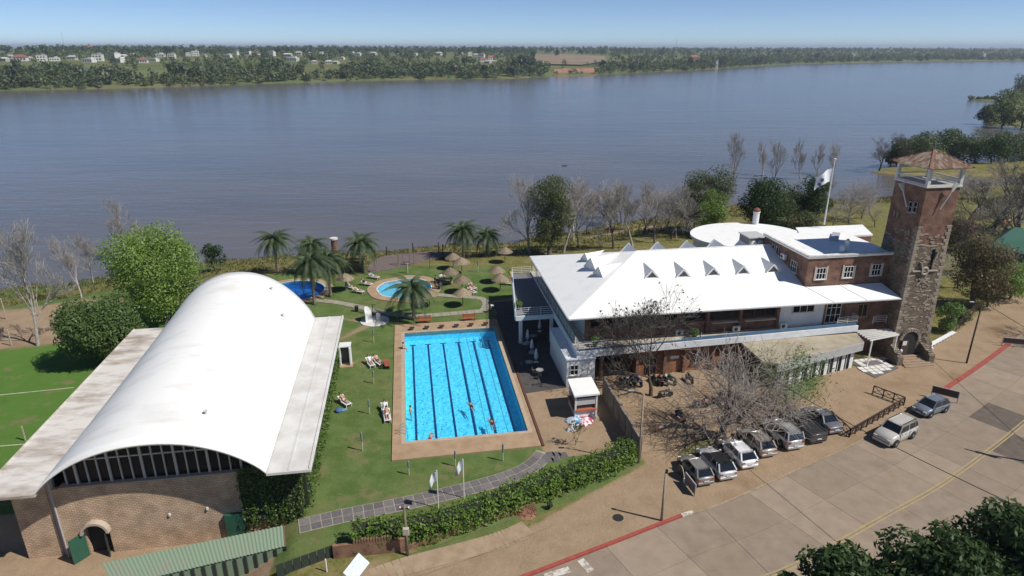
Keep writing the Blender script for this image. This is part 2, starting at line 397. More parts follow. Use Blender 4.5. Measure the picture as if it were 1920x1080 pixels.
soil = gmix((.35, .255, .168), (.295, .21, .135), grange(mid, .35, .7)); soil = gmix(soil, (.40, .31, .215), grange(fine, .55, .75, 0, .5)); soil = gmix(soil, (.24, .165, .10), grange(gn(.30, 5), .56, .70, 0, .55))
soil = gmix(soil, (.21, .135, .075), grange(big, .5, .68, 0, .5)); soil = gmix(soil, (.15, .10, .06), grange(finer, .60, .78, 0, .45))
green = gmix(green, (.085, .185, .030), grange(sp.outputs[0], 1.1, 1.7, 0, .8)); worn = gn(.26, 5); worn2 = gn(1.1, 4); green = gmix(green, (.20, .165, .085), grange(gadd(worn, worn2, .35), .72, .86, 0, .75)); green = gmix(green, (.060, .105, .026), grange(worn, .30, .46, .55, 0))
lm = grange(gadd(sp.outputs[0], mid, .5), .62, .9); dm = grange(gadd(gadd(sp.outputs[1], fine, .5), mid, .35), .74, 1.12)
c = gmix(dry, green, lm); c = gmix(c, soil, dm); c = gmix(c, (.13, .095, .06), grange(sp.outputs[2], .5, 1.1, 0, .8))
nt.links.new(c, b.inputs['Base Color'])
bp = nd(nt, 'ShaderNodeBump'); bp.inputs['Strength'].default_value = .6; bp.inputs['Distance'].default_value = .12
nt.links.new(gadd(fine, finer, .8), bp.inputs['Height']); nt.links.new(bp.outputs[0], b.inputs['Normal'])
struct(obj('ground', me, gm))

# ---- river
wm = bpy.data.materials.new('river_water'); wm.use_nodes = True; nt = wm.node_tree; b = nt.nodes['Principled BSDF']
b.inputs['Roughness'].default_value = .14; b.inputs['IOR'].default_value = 1.333
tc = nd(nt, 'ShaderNodeTexCoord')
def wnoise(sc, stretch, detail=4):
    mp = nd(nt, 'ShaderNodeMapping'); mp.inputs['Scale'].default_value = stretch; nt.links.new(tc.outputs['Object'], mp.inputs[0])
    n = nd(nt, 'ShaderNodeTexNoise'); n.inputs['Scale'].default_value = sc; n.inputs['Detail'].default_value = detail; n.inputs['Roughness'].default_value = .6
    nt.links.new(mp.outputs[0], n.inputs['Vector']); return n.outputs[0]
n1 = wnoise(.02, (.5, 1.2, 1)); n2 = wnoise(.35, (.45, 1, 1), 5); n3 = wnoise(.06, (.3, 1.3, 1), 3)
mx = nd(nt, 'ShaderNodeMix', data_type='RGBA'); mx.inputs[6].default_value = (.138, .126, .120, 1); mx.inputs[7].default_value = (.108, .107, .110, 1)
mr = nd(nt, 'ShaderNodeMapRange'); mr.inputs[1].default_value = .35; mr.inputs[2].default_value = .65; nt.links.new(n1, mr.inputs[0]); nt.links.new(mr.outputs[0], mx.inputs[0]); nt.links.new(mx.outputs[2], b.inputs['Base Color'])
ad = nd(nt, 'ShaderNodeMath', operation='MULTIPLY_ADD'); ad.inputs[1].default_value = 1.6; nt.links.new(n3, ad.inputs[0]); nt.links.new(n2, ad.inputs[2])
bp = nd(nt, 'ShaderNodeBump'); bp.inputs['Strength'].default_value = .5; bp.inputs['Distance'].default_value = .30; nt.links.new(ad.outputs[0], bp.inputs['Height']); nt.links.new(bp.outputs[0], b.inputs['Normal'])
struct(MB().quad((-30000, -600, WATER), (30000, -600, WATER), (30000, 30000, WATER), (-30000, 30000, WATER)).build('river', wm))

# ---- far bank
s_pts = np.array(catmull(FAR_SHORE, 14)); n_s = len(s_pts)
s_pts = s_pts + np.column_stack([np.zeros(n_s), 4 * np.sin(np.arange(n_s) * 1.9) + 3 * np.sin(np.arange(n_s) * .83)])
dd = np.array([-25, -6, 0, 3, 8, 20, 40, 70, 110, 160, 220, 300, 400, 520, 680, 900, 1200, 1700, 2500, 4000, 8000, 16000, 26000], float)
dirv = s_pts / np.linalg.norm(s_pts, axis=1)[:, None]; dirv = dirv * .75 + np.array((0, .25)); dirv /= np.linalg.norm(dirv, axis=1)[:, None]
V = (s_pts[:, None, :] + dd[None, :, None] * dirv[:, None, :]).reshape(-1, 2); ZV = far_h(V)
ii = np.arange(n_s * len(dd)).reshape(n_s, len(dd)); Fc = np.stack([ii[:-1, :-1], ii[1:, :-1], ii[1:, 1:], ii[:-1, 1:]], -1).reshape(-1, 4)
fm = material('far_grass', (.095, .125, .042), .95, nscale=.012, col2=(.155, .155, .065), detail=8, spec=.1, lo=.4, hi=.6)
struct(obj('far_bank', np_mesh('far_bank', np.column_stack([V, ZV]), Fc, True), fm))
def far_patch(name, px, mat, lift=1.0):
    mb = MB(); q = [PF(u, v) for u, v in px]; c_ = sum(q, Vector()) / len(q)
    vs_ = [c_] + q; mb.add([(p.x, p.y, p.z + lift) for p in vs_], [(0, i + 1, (i + 1) % len(q) + 1) for i in range(len(q))])
    return struct(mb.build(name, mat))
far_patch('ploughed_field', [(1003, 122), (1000, 104), (1060, 103), (1135, 107), (1137, 117), (1090, 124)], material('field_soil', (.20, .135, .095), .95, nscale=.02, col2=(.26, .20, .12)), 2.2)
far_patch('meadow', [(205, 150), (250, 136), (300, 133), (420, 138), (400, 148), (300, 152)], material('meadow', (.10, .14, .035), .95, nscale=.05, col2=(.15, .16, .06)), .6)

# ---- smoothed kerb line, road slabs, markings
KL = np.array(catmull(kerb_pts, 12)); seg = np.linalg.norm(np.diff(KL, axis=0), axis=1); KS = np.concatenate([[0], np.cumsum(seg)])
def kp(s, off=0.0):
    x = np.interp(s, KS, KL[:, 0]); y = np.interp(s, KS, KL[:, 1])
    a = np.array((np.interp(s + .6, KS, KL[:, 0]) - np.interp(s - .6, KS, KL[:, 0]), np.interp(s + .6, KS, KL[:, 1]) - np.interp(s - .6, KS, KL[:, 1])))
    a /= np.linalg.norm(a) + 1e-9; return np.array((x + off * a[1], y - off * a[0]))
def ks(u, v):
    p = np.array(P(u, v).to_2d()); return float(KS[np.argmin(np.linalg.norm(KL - p, axis=1))])
def strip(mb, s0, s1, o0, o1, z0, z1, step=1.5):
    n = max(1, int((s1 - s0) / step)); ss = np.linspace(s0, s1, n + 1); base = len(mb.v)
    for s_ in ss:
        a, c_ = kp(s_, o0), kp(s_, o1); mb.v += [(a[0], a[1], z0), (c_[0], c_[1], z0), (c_[0], c_[1], z1), (a[0], a[1], z1)]
    for i in range(n):
        q = base + 4 * i
        for k in range(4): mb.f.append((q + k, q + (k + 1) % 4, q + 4 + (k + 1) % 4, q + 4 + k))
    mb.f += [(base, base + 1, base + 2, base + 3), (base + 4 * n + 3, base + 4 * n + 2, base + 4 * n + 1, base + 4 * n)]
    return mb
conc = [material('road_concrete_%d' % i, c_, .9, nscale=.8, col2=c2_, bump=.12, bscale=30, spec=.2, lo=.3, hi=.72, detail=9) for i, (c_, c2_) in enumerate([((.315, .25, .185), (.245, .19, .14)), ((.335, .268, .20), (.265, .205, .152)), ((.285, .227, .170), (.225, .178, .134)), ((.30, .243, .186), (.215, .17, .13))])]
asph_shadow = material('asphalt_and_pole_shadow', (.10, .078, .062), .9, nscale=1.5, col2=(.135, .105, .082), bump=.2)
tar = material('joint_tar', (.13, .102, .08), .9)
road = struct(strip(MB(), 0, KS[-1], .02, 15.2, -.2, .012, 3).build('road', tar))
patches = [np.array(P(u, v).to_2d()) for u, v in ((1850, 785), (1915, 860))]  # an asphalt repair, then a pole's shadow painted as a dark slab
s_end = KS[-1]; sl_ = 4.6; k = 0
lanes = [(0.03, 3.63), (3.655, 7.2), (7.225, 10.9), (10.925, 15.1)]
for i in range(int(s_end / sl_)):
    s0 = i * sl_
    for j, (o0, o1) in enumerate(lanes):
        m_ = strip(MB(), s0 + .012, s0 + sl_ - .012, o0, o1, .0, .03 + .004 * random.random(), 1.6).mesh('slab')
        cpt = kp(s0 + sl_ / 2, (o0 + o1) / 2)
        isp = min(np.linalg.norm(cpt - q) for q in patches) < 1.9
        obj('slab', m_, asph_shadow if isp else random.choice(conc), road)
yel = material('yellow_paint', (.40, .30, .085), .8, nscale=2.0, col2=(.31, .245, .165), lo=.40, hi=.56)
for o_ in (7.0, 7.28): struct(strip(MB(), 0, ks(1800, 740), o_, o_ + .12, .036, .041).build('centre_line', yel))
whp = material('worn_white_paint', (.60, .56, .50), .8, nscale=3, col2=(.33, .28, .22), lo=.45, hi=.6)
for (u0, v0), (u1, v1) in (((1022, 1082), (1068, 1068)), ((1088, 1050), (1108, 1072))):
    a, c_ = P(u0, v0), P(u1, v1); struct(MB().bar((a.x, a.y, .038), (c_.x, c_.y, .038), .55, .008).build('road_marking', whp))
redp = material('red_kerb_paint', (.36, .072, .052), .8, nscale=2.5, col2=(.27, .06, .045)); kc = material('kerb_concrete', (.34, .26, .18), .9, nscale=2, col2=(.26, .19, .13))
sA, sB, sC = ks(1283, 969), ks(1300, 963), ks(1768, 736)
struct(strip(MB(), 0, sA, -.28, .0, -.1, .15).build('kerb', redp)); struct(strip(MB(), sA, sB, -.28, .0, -.1, .14).build('kerb', whp))
struct(strip(MB(), sB, sC, -.2, .0, -.1, .045).build('kerb', kc)); struct(strip(MB(), sC, ks(1905, 640), -.42, .0, -.1, .16).build('kerb', redp))
struct(strip(MB(), ks(1905, 640), KS[-1], -.28, .0, -.1, .14).build('kerb', kc))
# ---- footway strip along the verge (smooth cement) seen at the bottom of the picture
fw = catmull([P(u, v).to_2d() for u, v in [(640, 1110), (740, 1068), (860, 1035), (940, 1012), (990, 990)]], 8); mb = MB()
for i in range(len(fw) - 1):
    a, c_ = fw[i], fw[i + 1]; t = (c_ - a) / np.linalg.norm(c_ - a); n_ = np.array((t[1], -t[0])) * .85
    mb.quad((a[0] + n_[0], a[1] + n_[1], .03), (c_[0] + n_[0], c_[1] + n_[1], .03), (c_[0] - n_[0], c_[1] - n_[1], .03), (a[0] - n_[0], a[1] - n_[1], .03))
struct(mb.build('footway', material('cement', (.36, .27, .18), .9, nscale=1.2, col2=(.30, .21, .135))))

# ---- swimming pools
def ring(name, inner, outer, z0, z1, mat, parent=None):
    mb = MB(); n = len(inner)
    vs_ = [(p[0], p[1], z1) for p in outer] + [(p[0], p[1], z1) for p in inner] + [(p[0], p[1], z0) for p in outer] + [(p[0], p[1], z0) for p in inner]
    fs_ = []
    for i in range(n):
        j = (i + 1) % n; fs_ += [(i, j, n + j, n + i), (2 * n + i, 2 * n + j, j, i), (n + i, n + j, 3 * n + j, 3 * n + i)]
    return mb.add(vs_, fs_).build(name, mat, parent)
def basin(name, poly, depth, z1, mat, parent):
    n = len(poly); mb = MB()
    vs_ = [(p[0], p[1], z1) for p in poly] + [(p[0], p[1], -depth) for p in poly]
    me_ = bpy.data.meshes.new(name); me_.from_pydata(vs_, [], [(i, n + i, n + (i + 1) % n, (i + 1) % n) for i in range(n)] + [tuple(range(n, 2 * n))]); me_.update()
    return obj(name, me_, mat, parent)
def water_mat(name, tint, rip=.8):
    m = bpy.data.materials.new(name); m.use_nodes = True; nt = m.node_tree; nt.nodes.clear(); out = nd(nt, 'ShaderNodeOutputMaterial')
    t = nd(nt, 'ShaderNodeBsdfTransparent'); t.inputs[0].default_value = (*tint, 1); g = nd(nt, 'ShaderNodeBsdfGlossy'); g.inputs['Roughness'].default_value = .06
    fr = nd(nt, 'ShaderNodeFresnel'); fr.inputs[0].default_value = 1.33; mxs = nd(nt, 'ShaderNodeMixShader')
    tc = nd(nt, 'ShaderNodeTexCoord'); n = nd(nt, 'ShaderNodeTexNoise'); n.inputs['Scale'].default_value = 2.4; n.inputs['Detail'].default_value = 3; nt.links.new(tc.outputs['Object'], n.inputs['Vector'])
    bp = nd(nt, 'ShaderNodeBump'); bp.inputs['Strength'].default_value = rip; bp.inputs['Distance'].default_value = .12; nt.links.new(n.outputs[0], bp.inputs['Height'])
    nt.links.new(bp.outputs[0], g.inputs['Normal']); nt.links.new(bp.outputs[0], fr.inputs['Normal'])
    nt.links.new(fr.outputs[0], mxs.inputs[0]); nt.links.new(t.outputs[0], mxs.inputs[1]); nt.links.new(g.outputs[0], mxs.inputs[2]); nt.links.new(mxs.outputs[0], out.inputs[0]); return m
coping = material('deck_sand', (.40, .285, .185), .9, nscale=.8, col2=(.33, .225, .14), bump=.1, spec=.2)
pale = material('pale_coping', (.62, .60, .56), .8, nscale=3, noise=.15)
pool_tile = material('caustic_tile', (.22, .80, .97), .4, nscale=3.3, col2=(.075, .56, .90), detail=3.0, lo=.38, hi=.66)  # rippling light on the pool floor is painted into the tile colour
navy = material('navy_tile', (.012, .03, .12), .4)
lap = thing('swimming_pool', 'long rectangular lap pool with dark lane lines and sandy deck', 'swimming pool', W(0, 0), TH)
ring('deck', [(-11.75, -.4), (.4, -.4), (.4, 24.9), (-11.75, 24.9)], DECK, -.3, .12, coping, lap)
ring('coping', LAP, [(-11.75, -.4), (.4, -.4), (.4, 24.9), (-11.75, 24.9)], -.4, .124, material('coping_light', (.46, .36, .26), .85, nscale=2, noise=.15), lap)
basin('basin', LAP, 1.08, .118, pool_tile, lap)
MB().quad((-11.36, -.01, .02), (.01, -.01, .02), (.01, 24.51, .02), (-11.36, 24.51, .02)).build('water', water_mat('pool_water', (.74, .95, .995)), lap)
for i in range(6):
    x = -11.35 + 11.35 * (i + .5) / 6
    mb = MB().box((x, 12.25, -1.072), (.22, 21.9, .01)).box((x, 1.3, -1.071), (.8, .22, .01)).box((x, 23.2, -1.071), (.8, .22, .01)); mb.build('lane_line', navy, lap)
for i in range(6):
    x = -11.35 + 11.35 * (i + .5) / 6; dk = material('starting_block_dark', (.035, .03, .03), .7)
    bt = thing('starting_block', 'small dark starting block at the head of a pool lane', 'starting block', W(x, 25.35, .124), TH, 'starting blocks along the lap pool')
    MB().box((0, 0, .30), (.62, .55, .07)).build('platform', dk, bt, bevel=.01); MB().box((0, .12, .135), (.36, .2, .27)).build('pedestal', material('block_concrete', (.45, .4, .34), .8), bt)
for i, x in enumerate((-7.6, -3.8)):
    mb = MB(); ln = material('lane_rope', (.05, .32, .45), .5); lr = thing('lane_rope', 'row of small blue floats marking a lane on the lap pool', 'lane rope', W(-3.78 + i * 1.9, 0, .03), TH, 'lane ropes in the lap pool')
    for kk in range(80): mb.box((0, .4 + kk * .298, 0), (.07, .16, .07))
    mb.build('floats', ln, lr)['kind'] = 'stuff'; MB().bar((0, 0, .0), (0, 24.5, 0), .02).build('rope', ln, lr)
# metal ladder at the near left corner
mb = MB()
for dx in (0, .5): mb.tube([(-.5, dx, 0), (-.5, dx, .75), (-.15, dx, .85), (.12, dx, .6), (.14, dx, -.6)], .028, 6)
tag(mb.build('pool_ladder', material('steel', (.6, .6, .6), .3, .9), None, loc=W(-11.35, 1.2, .12), rotz=TH), 'bent steel ladder rails at the corner of the lap pool', 'ladder')
kid = thing('paddling_pool', 'shallow pale blue curvy pool with sandy tiled rim beneath a palm', 'swimming pool')
ring('rim', grow(KIDNEY, .12), grow(KIDNEY, 1.5), -.25, .10, coping, kid); ring('coping', KIDNEY, grow(KIDNEY, .12), -.3, .115, material('pool_white', (.75, .78, .78), .6), kid)
basin('basin', KIDNEY, .55, .10, material('pale_tile', (.20, .56, .70), .4, nscale=1.5, col2=(.14, .48, .66)), kid)
me_ = bpy.data.meshes.new('water'); me_.from_pydata([(p[0], p[1], -.05) for p in KIDNEY], [], [tuple(range(len(KIDNEY)))]); obj('water', me_, water_mat('pool_water_pale', (.9, .98, 1.0)), kid)
rnd = thing('round_pool', 'round deep blue pool with pale rim behind the vaulted hall', 'swimming pool')
ring('rim', grow(ROUND, .18), grow(ROUND, 1.3), -.25, .10, coping, rnd); ring('coping', ROUND, grow(ROUND, .18), -.3, .115, material('pool_aqua', (.25, .55, .70), .6), rnd)
basin('basin', ROUND, 1.2, .10, material('deep_tile', (.018, .20, .52), .4, nscale=1.5, col2=(.01, .13, .42)), rnd)
me_ = bpy.data.meshes.new('water'); me_.from_pydata([(p[0], p[1], -.08) for p in ROUND], [], [tuple(range(len(ROUND)))]); obj('water', me_, water_mat('pool_water_deep', (.6, .86, .97)), rnd)

# ---- stone paver path behind the hedge, every paver its own piece
pc = catmull([P(u, v).to_2d() for u, v in [(560, 987), (640, 968), (720, 952), (800, 935), (870, 918), (930, 902), (975, 886), (1005, 868), (1022, 848)]], 10)
pc = np.array(pc); psn = np.concatenate([[0], np.cumsum(np.linalg.norm(np.diff(pc, axis=0), axis=1))])
def pp(s, o):
    a = np.array((np.interp(s, psn, pc[:, 0]), np.interp(s, psn, pc[:, 1]))); c_ = np.array((np.interp(s + .3, psn, pc[:, 0]) - np.interp(s - .3, psn, pc[:, 0]), np.interp(s + .3, psn, pc[:, 1]) - np.interp(s - .3, psn, pc[:, 1])))
    c_ /= np.linalg.norm(c_) + 1e-9; return (a[0] + o * c_[1], a[1] - o * c_[0])
mb = MB(); n_ = 60
for i in range(n_):
    s0, s1 = psn[-1] * i / n_, psn[-1] * (i + 1) / n_; a, b_, c_, d_ = pp(s0, -.85), pp(s1, -.85), pp(s1, .85), pp(s0, .85)
    mb.quad((*a, .02), (*b_, .02), (*c_, .02), (*d_, .02))
pathb = struct(mb.build('path', material('path_mortar', (.36, .31, .25), .9, nscale=2, noise=.25)))
pav = [material('paver_%d' % i, c_, .9, nscale=3, noise=.2, bump=.2) for i, c_ in enumerate([(.15, .14, .14), (.185, .17, .165), (.13, .12, .125)])]
s_ = .1
while s_ < psn[-1] - .8:
    for o0, o1 in ((-.78, -.05), (.03, .76)):
        a, b_, c_, d_ = pp(s_, o0), pp(s_ + .72, o0), pp(s_ + .72, o1), pp(s_, o1)
        obj('paver', MB().prism([a, b_, c_, d_], .0, .035 + .012 * random.random()).mesh('paver'), random.choice(pav), pathb)
    s_ += .8
for (u, v) in [(1032, 852), (1044, 852), (1056, 853), (1030, 862), (1042, 862)]:
    p_ = P(u, v); obj('paver', MB().box((p_.x, p_.y, .02), (.7, .7, .05), .3).mesh('paver'), random.choice(pav), pathb)
# concrete walk between hall and the small pools
def ribbon(name, px, wd, mat, z=.03, pieces=None):
    q = np.array(catmull([P(u, v).to_2d() for u, v in px], 8)); s_ = np.concatenate([[0], np.cumsum(np.linalg.norm(np.diff(q, axis=0), axis=1))]); mb = MB()
    root = None
    def at_(s, o):
        a = np.array((np.interp(s, s_, q[:, 0]), np.interp(s, s_, q[:, 1]))); d = np.array((np.interp(s + .5, s_, q[:, 0]) - np.interp(s - .5, s_, q[:, 0]), np.interp(s + .5, s_, q[:, 1]) - np.interp(s - .5, s_, q[:, 1]))); d /= np.linalg.norm(d) + 1e-9
        return (a[0] + o * d[1], a[1] - o * d[0])
    n = int(s_[-1] / 1.1)
    for i in range(n):
        a = [at_(s_[-1] * (i + e) / n, o) for e, o in ((0, -wd / 2), (1, -wd / 2), (1, wd / 2), (0, wd / 2))]; mb.quad(*[(p[0], p[1], z) for p in a])
    root = struct(mb.build(name, mat))
    for i in range(n):
        a = [at_(s_[-1] * (i + e) / n, o) for e, o in ((.04, -wd / 2 + .05), (.96, -wd / 2 + .05), (.96, wd / 2 - .05), (.04, wd / 2 - .05))]
        obj('paving_slab', MB().prism(a, 0, z + .012 + .01 * random.random()).mesh('paving_slab'), pieces or mat, root)
walkm = material('walk_joint', (.20, .19, .12), .95, nscale=2, noise=.3); walks = material('walk_slab', (.34, .31, .25), .9, nscale=1.5, noise=.25)
ribbon('garden_walk', [(585, 562), (630, 567), (680, 577), (740, 590), (790, 592), (850, 588), (905, 583)], 1.3, walkm, pieces=walks)
ribbon('garden_walk', [(905, 583), (912, 572), (903, 560), (860, 556), (820, 553)], 1.2, walkm, pieces=walks)
struct(ring('play_sand', catmull([P(u, v).to_2d() for u, v in [(720, 497), (745, 490), (780, 487), (815, 482)]], 3, True), catmull([P(u, v).to_2d() for u, v in [(697, 511), (712, 483), (790, 473), (848, 476)]], 3, True), -.2, .03, material('mulch', (.17, .13, .12), .95, nscale=2, noise=.3)))
me_ = bpy.data.meshes.new('play_bed'); q = catmull([P(u, v).to_2d() for u, v in [(720, 497), (745, 490), (780, 487), (815, 482)]], 3, True); me_.from_pydata([(p[0], p[1], .028) for p in q], [], [tuple(range(len(q)))]); struct(obj('play_bed', me_, MATS['mulch']))
# paved terrace between lap pool and clubhouse, its shade deepened by dark colour
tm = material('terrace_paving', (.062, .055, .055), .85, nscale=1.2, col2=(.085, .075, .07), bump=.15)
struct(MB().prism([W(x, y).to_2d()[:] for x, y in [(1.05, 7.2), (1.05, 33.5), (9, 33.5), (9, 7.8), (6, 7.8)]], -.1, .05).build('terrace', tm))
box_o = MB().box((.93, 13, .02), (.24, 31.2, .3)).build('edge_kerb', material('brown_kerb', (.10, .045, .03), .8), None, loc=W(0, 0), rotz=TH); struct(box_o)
# ================================================================== BUILDINGS
def ray(u, v):
    x = (u - 960) / F_PX; y = -(v - 540) / F_PX
    d = Vector((x, math.cos(PITCH) + y * math.sin(PITCH), -math.sin(PITCH) + y * math.cos(PITCH)))
    o = LOC(Vector((0, 0, 0))); c, s = math.cos(TH), math.sin(TH)
    return Vector((o[0], o[1], CH)), Vector((d.x * c + d.y * s, -d.x * s + d.y * c, d.z))
def RY(u, v, y):
    o, d = ray(u, v); t = (y - o.y) / d.y; return o + d * t          # club-local point on the wall plane y
def RX(u, v, x):
    o, d = ray(u, v); t = (x - o.x) / d.x; return o + d * t
def LP(u, v, z=0.0): p = P(u, v, z); return Vector((*LOC(p), z))
white_roof = material('white_roof_paint', (.84, .84, .82), .55, nscale=.7, col2=(.74, .74, .72), spec=.3, lo=.5, hi=.8)
white_wall = material('white_wall', (.74, .75, .75), .8, nscale=1.2, noise=.1)
white_metal = material('white_metal', (.72, .72, .70), .5)
dark_glass = material('dark_glass', (.010, .012, .016), .12, spec=.18)
brick_red = brick_material('red_brick', (.25, .118, .080), (.16, .074, .052), (.26, .19, .15), .32, .12, .018, vary=.5)
brick_pale = brick_material('pale_brick', (.62, .455, .315), (.52, .365, .25), (.33, .23, .155), .34, .15, .022, vary=.3)
stone = brick_material('coursed_stone', (.34, .275, .205), (.19, .150, .112), (.105, .082, .062), .38, .15, .026, vary=.35, bump=1.0, warp=.10)
stained = material('stained_slab', (.62, .59, .55), .85, nscale=.28, col2=(.33, .275, .225), stretch=(1.0, 2.6, 1), detail=9, lo=.46, hi=.66, spec=.2)
grey_slab = material('pale_slab', (.66, .65, .63), .85, nscale=.6, col2=(.54, .52, .49), detail=8, spec=.2)

# ---- the vaulted hall -------------------------------------------------
HX, HY = -17.9, -10.8
hall = thing('vaulted_hall', 'long sports hall with white barrel vault, flat side roofs and brick front', 'hall', W(HX, HY), TH)
b0, b1, LEN, ZS = -18.2, -3.1, 29.0, 5.5
def vault_z(t, a): return ZS + (3.15 + (5.75 - 3.15) * a / LEN) * max(0.0, 1 - abs(t) ** 2.15) ** .86
NB, NA = 40, 28
V = []; Fv = []
for lay, off in ((0, .05), (1, -.12)):
    for j in range(NA + 1):
        for i in range(NB + 1):
            t = -1 + 2 * i / NB; a = LEN * j / NA
            V.append(((b0 + b1) / 2 + t * (b1 - b0) / 2, a, vault_z(t, a) + off))
def vi(l, j, i): return l * (NA + 1) * (NB + 1) + j * (NB + 1) + i
for j in range(NA):
    for i in range(NB):
        Fv.append((vi(0, j, i), vi(0, j, i + 1), vi(0, j + 1, i + 1), vi(0, j + 1, i))); Fv.append((vi(1, j + 1, i), vi(1, j + 1, i + 1), vi(1, j, i + 1), vi(1, j, i)))
for i in range(NB):
    Fv.append((vi(1, 0, i), vi(1, 0, i + 1), vi(0, 0, i + 1), vi(0, 0, i))); Fv.append((vi(0, NA, i), vi(0, NA, i + 1), vi(1, NA, i + 1), vi(1, NA, i)))
vm = material('vault_paint', (.82, .815, .79), .6, nscale=.30, col2=(.60, .585, .555), stretch=(.7, 1.8, 1), detail=10, spec=.25, lo=.50, hi=.80)
obj('vault', np_mesh('vault', V, Fv, True), vm, hall)
MB().prism([(-22, 0), (b0 + .02, 0), (b0 + .02, 28.8), (-22, 28.8)], 5.22, 5.46).build('side_roof', stained, hall, bevel=.02)
MB().prism([(b1 - .02, 0), (0, 0), (0, 29.1), (b1 - .02, 29.1)], 5.22, 5.46).build('side_roof', grey_slab, hall, bevel=.02)
MB().box((-.10, 14.6, 5.5), (.12, 29, .1)).box((-1.55, 14.6, 5.475), (.16, 29, .06)).build('gutter', grey_slab, hall)
MB().box((-21.93, 14.4, 5.5), (.1, 28.6, .1)).build('gutter', stained, hall)
AW = 2.4
# gable wall: brick below, dark glazing behind white mullions above
SILL = 4.25
MB().prism([(-21.3, AW), (-18.9, AW), (-18.9, AW + .3), (-21.3, AW + .3)], -2, 5.2).build('front_wall', brick_pale, hall)
DOOR_B0, DOOR_B1 = -16.9, -15.3
MB().prism([(-18.4, AW - .25), (DOOR_B0, AW - .25), (DOOR_B0, AW + .1), (-18.4, AW + .1)], -2, SILL).prism([(DOOR_B1, AW - .25), (-1.5, AW - .25), (-1.5, AW + .1), (DOOR_B1, AW + .1)], -2, SILL).prism([(DOOR_B0, AW - .25), (DOOR_B1, AW - .25), (DOOR_B1, AW + .1), (DOOR_B0, AW + .1)], .75, SILL).build('front_wall', brick_pale, hall)
MB().prism([(-18.9, AW + .05), (-18.4, AW + .05), (-18.4, AW + .35), (-18.9, AW + .35)], -2, 5.4).build('pier', material('grey_render', (.36, .32, .29), .9), hall)
MB().prism([(-17.9, AW - .3), (-3.2, AW - .3), (-3.2, AW + .35), (-17.9, AW + .35)], SILL, SILL + .12).build('sill', material('grey_render', (.36, .32, .29), .9), hall)
def tz(b): return vault_z((b - (b0 + b1) / 2) / ((b1 - b0) / 2), AW) - .12
mull = material('grey_mullion', (.42, .41, .40), .6)
cols = np.linspace(-17.4, -3.9, 19)
for i in range(len(cols) - 1):
    x0, x1 = cols[i] + .05, cols[i + 1] - .05; za, zb = tz(x0), tz(x1); TR = 6.35
    if min(za, zb) < SILL + .3: continue
    if min(za, zb) > TR + .3:
        MB().add([(x0, AW + .12, SILL + .12), (x1, AW + .12, SILL + .12), (x1, AW + .12, TR - .05), (x0, AW + .12, TR - .05)], [(0, 1, 2, 3)]).build('pane', dark_glass, hall)
        MB().add([(x0, AW + .12, TR + .05), (x1, AW + .12, TR + .05), (x1, AW + .12, zb), (x0, AW + .12, za)], [(0, 1, 2, 3)]).build('pane', dark_glass, hall)
    else: MB().add([(x0, AW + .12, SILL + .12), (x1, AW + .12, SILL + .12), (x1, AW + .12, zb), (x0, AW + .12, za)], [(0, 1, 2, 3)]).build('pane', dark_glass, hall)
for i, x in enumerate(cols):
    zt = tz(x)
    if zt > SILL + .3: MB().box((x, AW + .08, (SILL + .12 + zt) / 2), (.17 if i % 3 == 1 else .09, .2, zt - SILL - .12)).build('mullion', mull, hall)
xa = [x for x in np.linspace(-17.4, -3.9, 200) if tz(x) > 6.4]
MB().box(((xa[0] + xa[-1]) / 2, AW + .07, 6.35), (xa[-1] - xa[0], .14, .09)).build('transom', mull, hall)
MB().prism([(-1.9, AW), (-1.55, AW), (-1.55, 28.2), (-1.9, 28.2)], -.3, 5.2).build('side_wall', brick_pale, hall)
MB().prism([(-21.3, AW + .3), (-21.0, AW + .3), (-21.0, 28.2), (-21.3, 28.2)], -2, 5.2).build('side_wall', brick_pale, hall)
xb = np.linspace(b0, b1, 25)
MB().prism([(-21.3, 28.2), (-1.55, 28.2), (-1.55, 28.5), (-21.3, 28.5)], -.5, 5.2).build('rear_wall', brick_pale, hall)
for i in range(24):
    za, zb = vault_z((xb[i] - (b0 + b1) / 2) / ((b1 - b0) / 2), 28.2) - .2, vault_z((xb[i + 1] - (b0 + b1) / 2) / ((b1 - b0) / 2), 28.2) - .2
    if i == 0: gmb = MB()
    gmb.prism([(xb[i], 28.2), (xb[i + 1], 28.2), (xb[i + 1], 28.5), (xb[i], 28.5)], 5.1, [za, zb, zb, za])
gmb.build('rear_gable', brick_pale, hall)
# arched doorway with pale hood and open green metal leaves
dgreen = material('green_door_paint', (.025, .105, .065), .55, nscale=3, noise=.15)
mb = MB(); cx = (DOOR_B0 + DOOR_B1) / 2
for k in range(9):
    t0, t1 = math.pi * k / 9, math.pi * (k + 1) / 9; r0, r1 = .8, .98
    mb.add([(cx + r * math.cos(t), yy, .75 - .35 + r * math.sin(t)) for yy in (AW - .75, AW - .2) for r, t in ((r0, t0), (r1, t0), (r1, t1), (r0, t1))], [(0, 1, 2, 3), (7, 6, 5, 4), (1, 5, 6, 2), (0, 4, 5, 1), (3, 2, 6, 7), (0, 3, 7, 4)])
mb.build('door_hood', material('hood_render', (.42, .35, .28), .85), hall)
dd_ = box('doorway', (cx, AW + .12, -.5), (1.56, .06, 2.4), material('doorway_dark', (.02, .02, .02), .9), hall)
MB().box((DOOR_B0 - .45, AW - .75, -.65), (.08, 1.15, 2.05), R(-38)).build('door', dgreen, hall); MB().box((DOOR_B1 - .25, AW - .42, -.65), (.07, .75, 2.05), R(24)).build('door', material('dark_green_paint', (.03, .04, .032), .6), hall)
MB().box((-6.3, AW - .45, -.2), (1.5, .3, 2.0)).build('door', dgreen, hall)
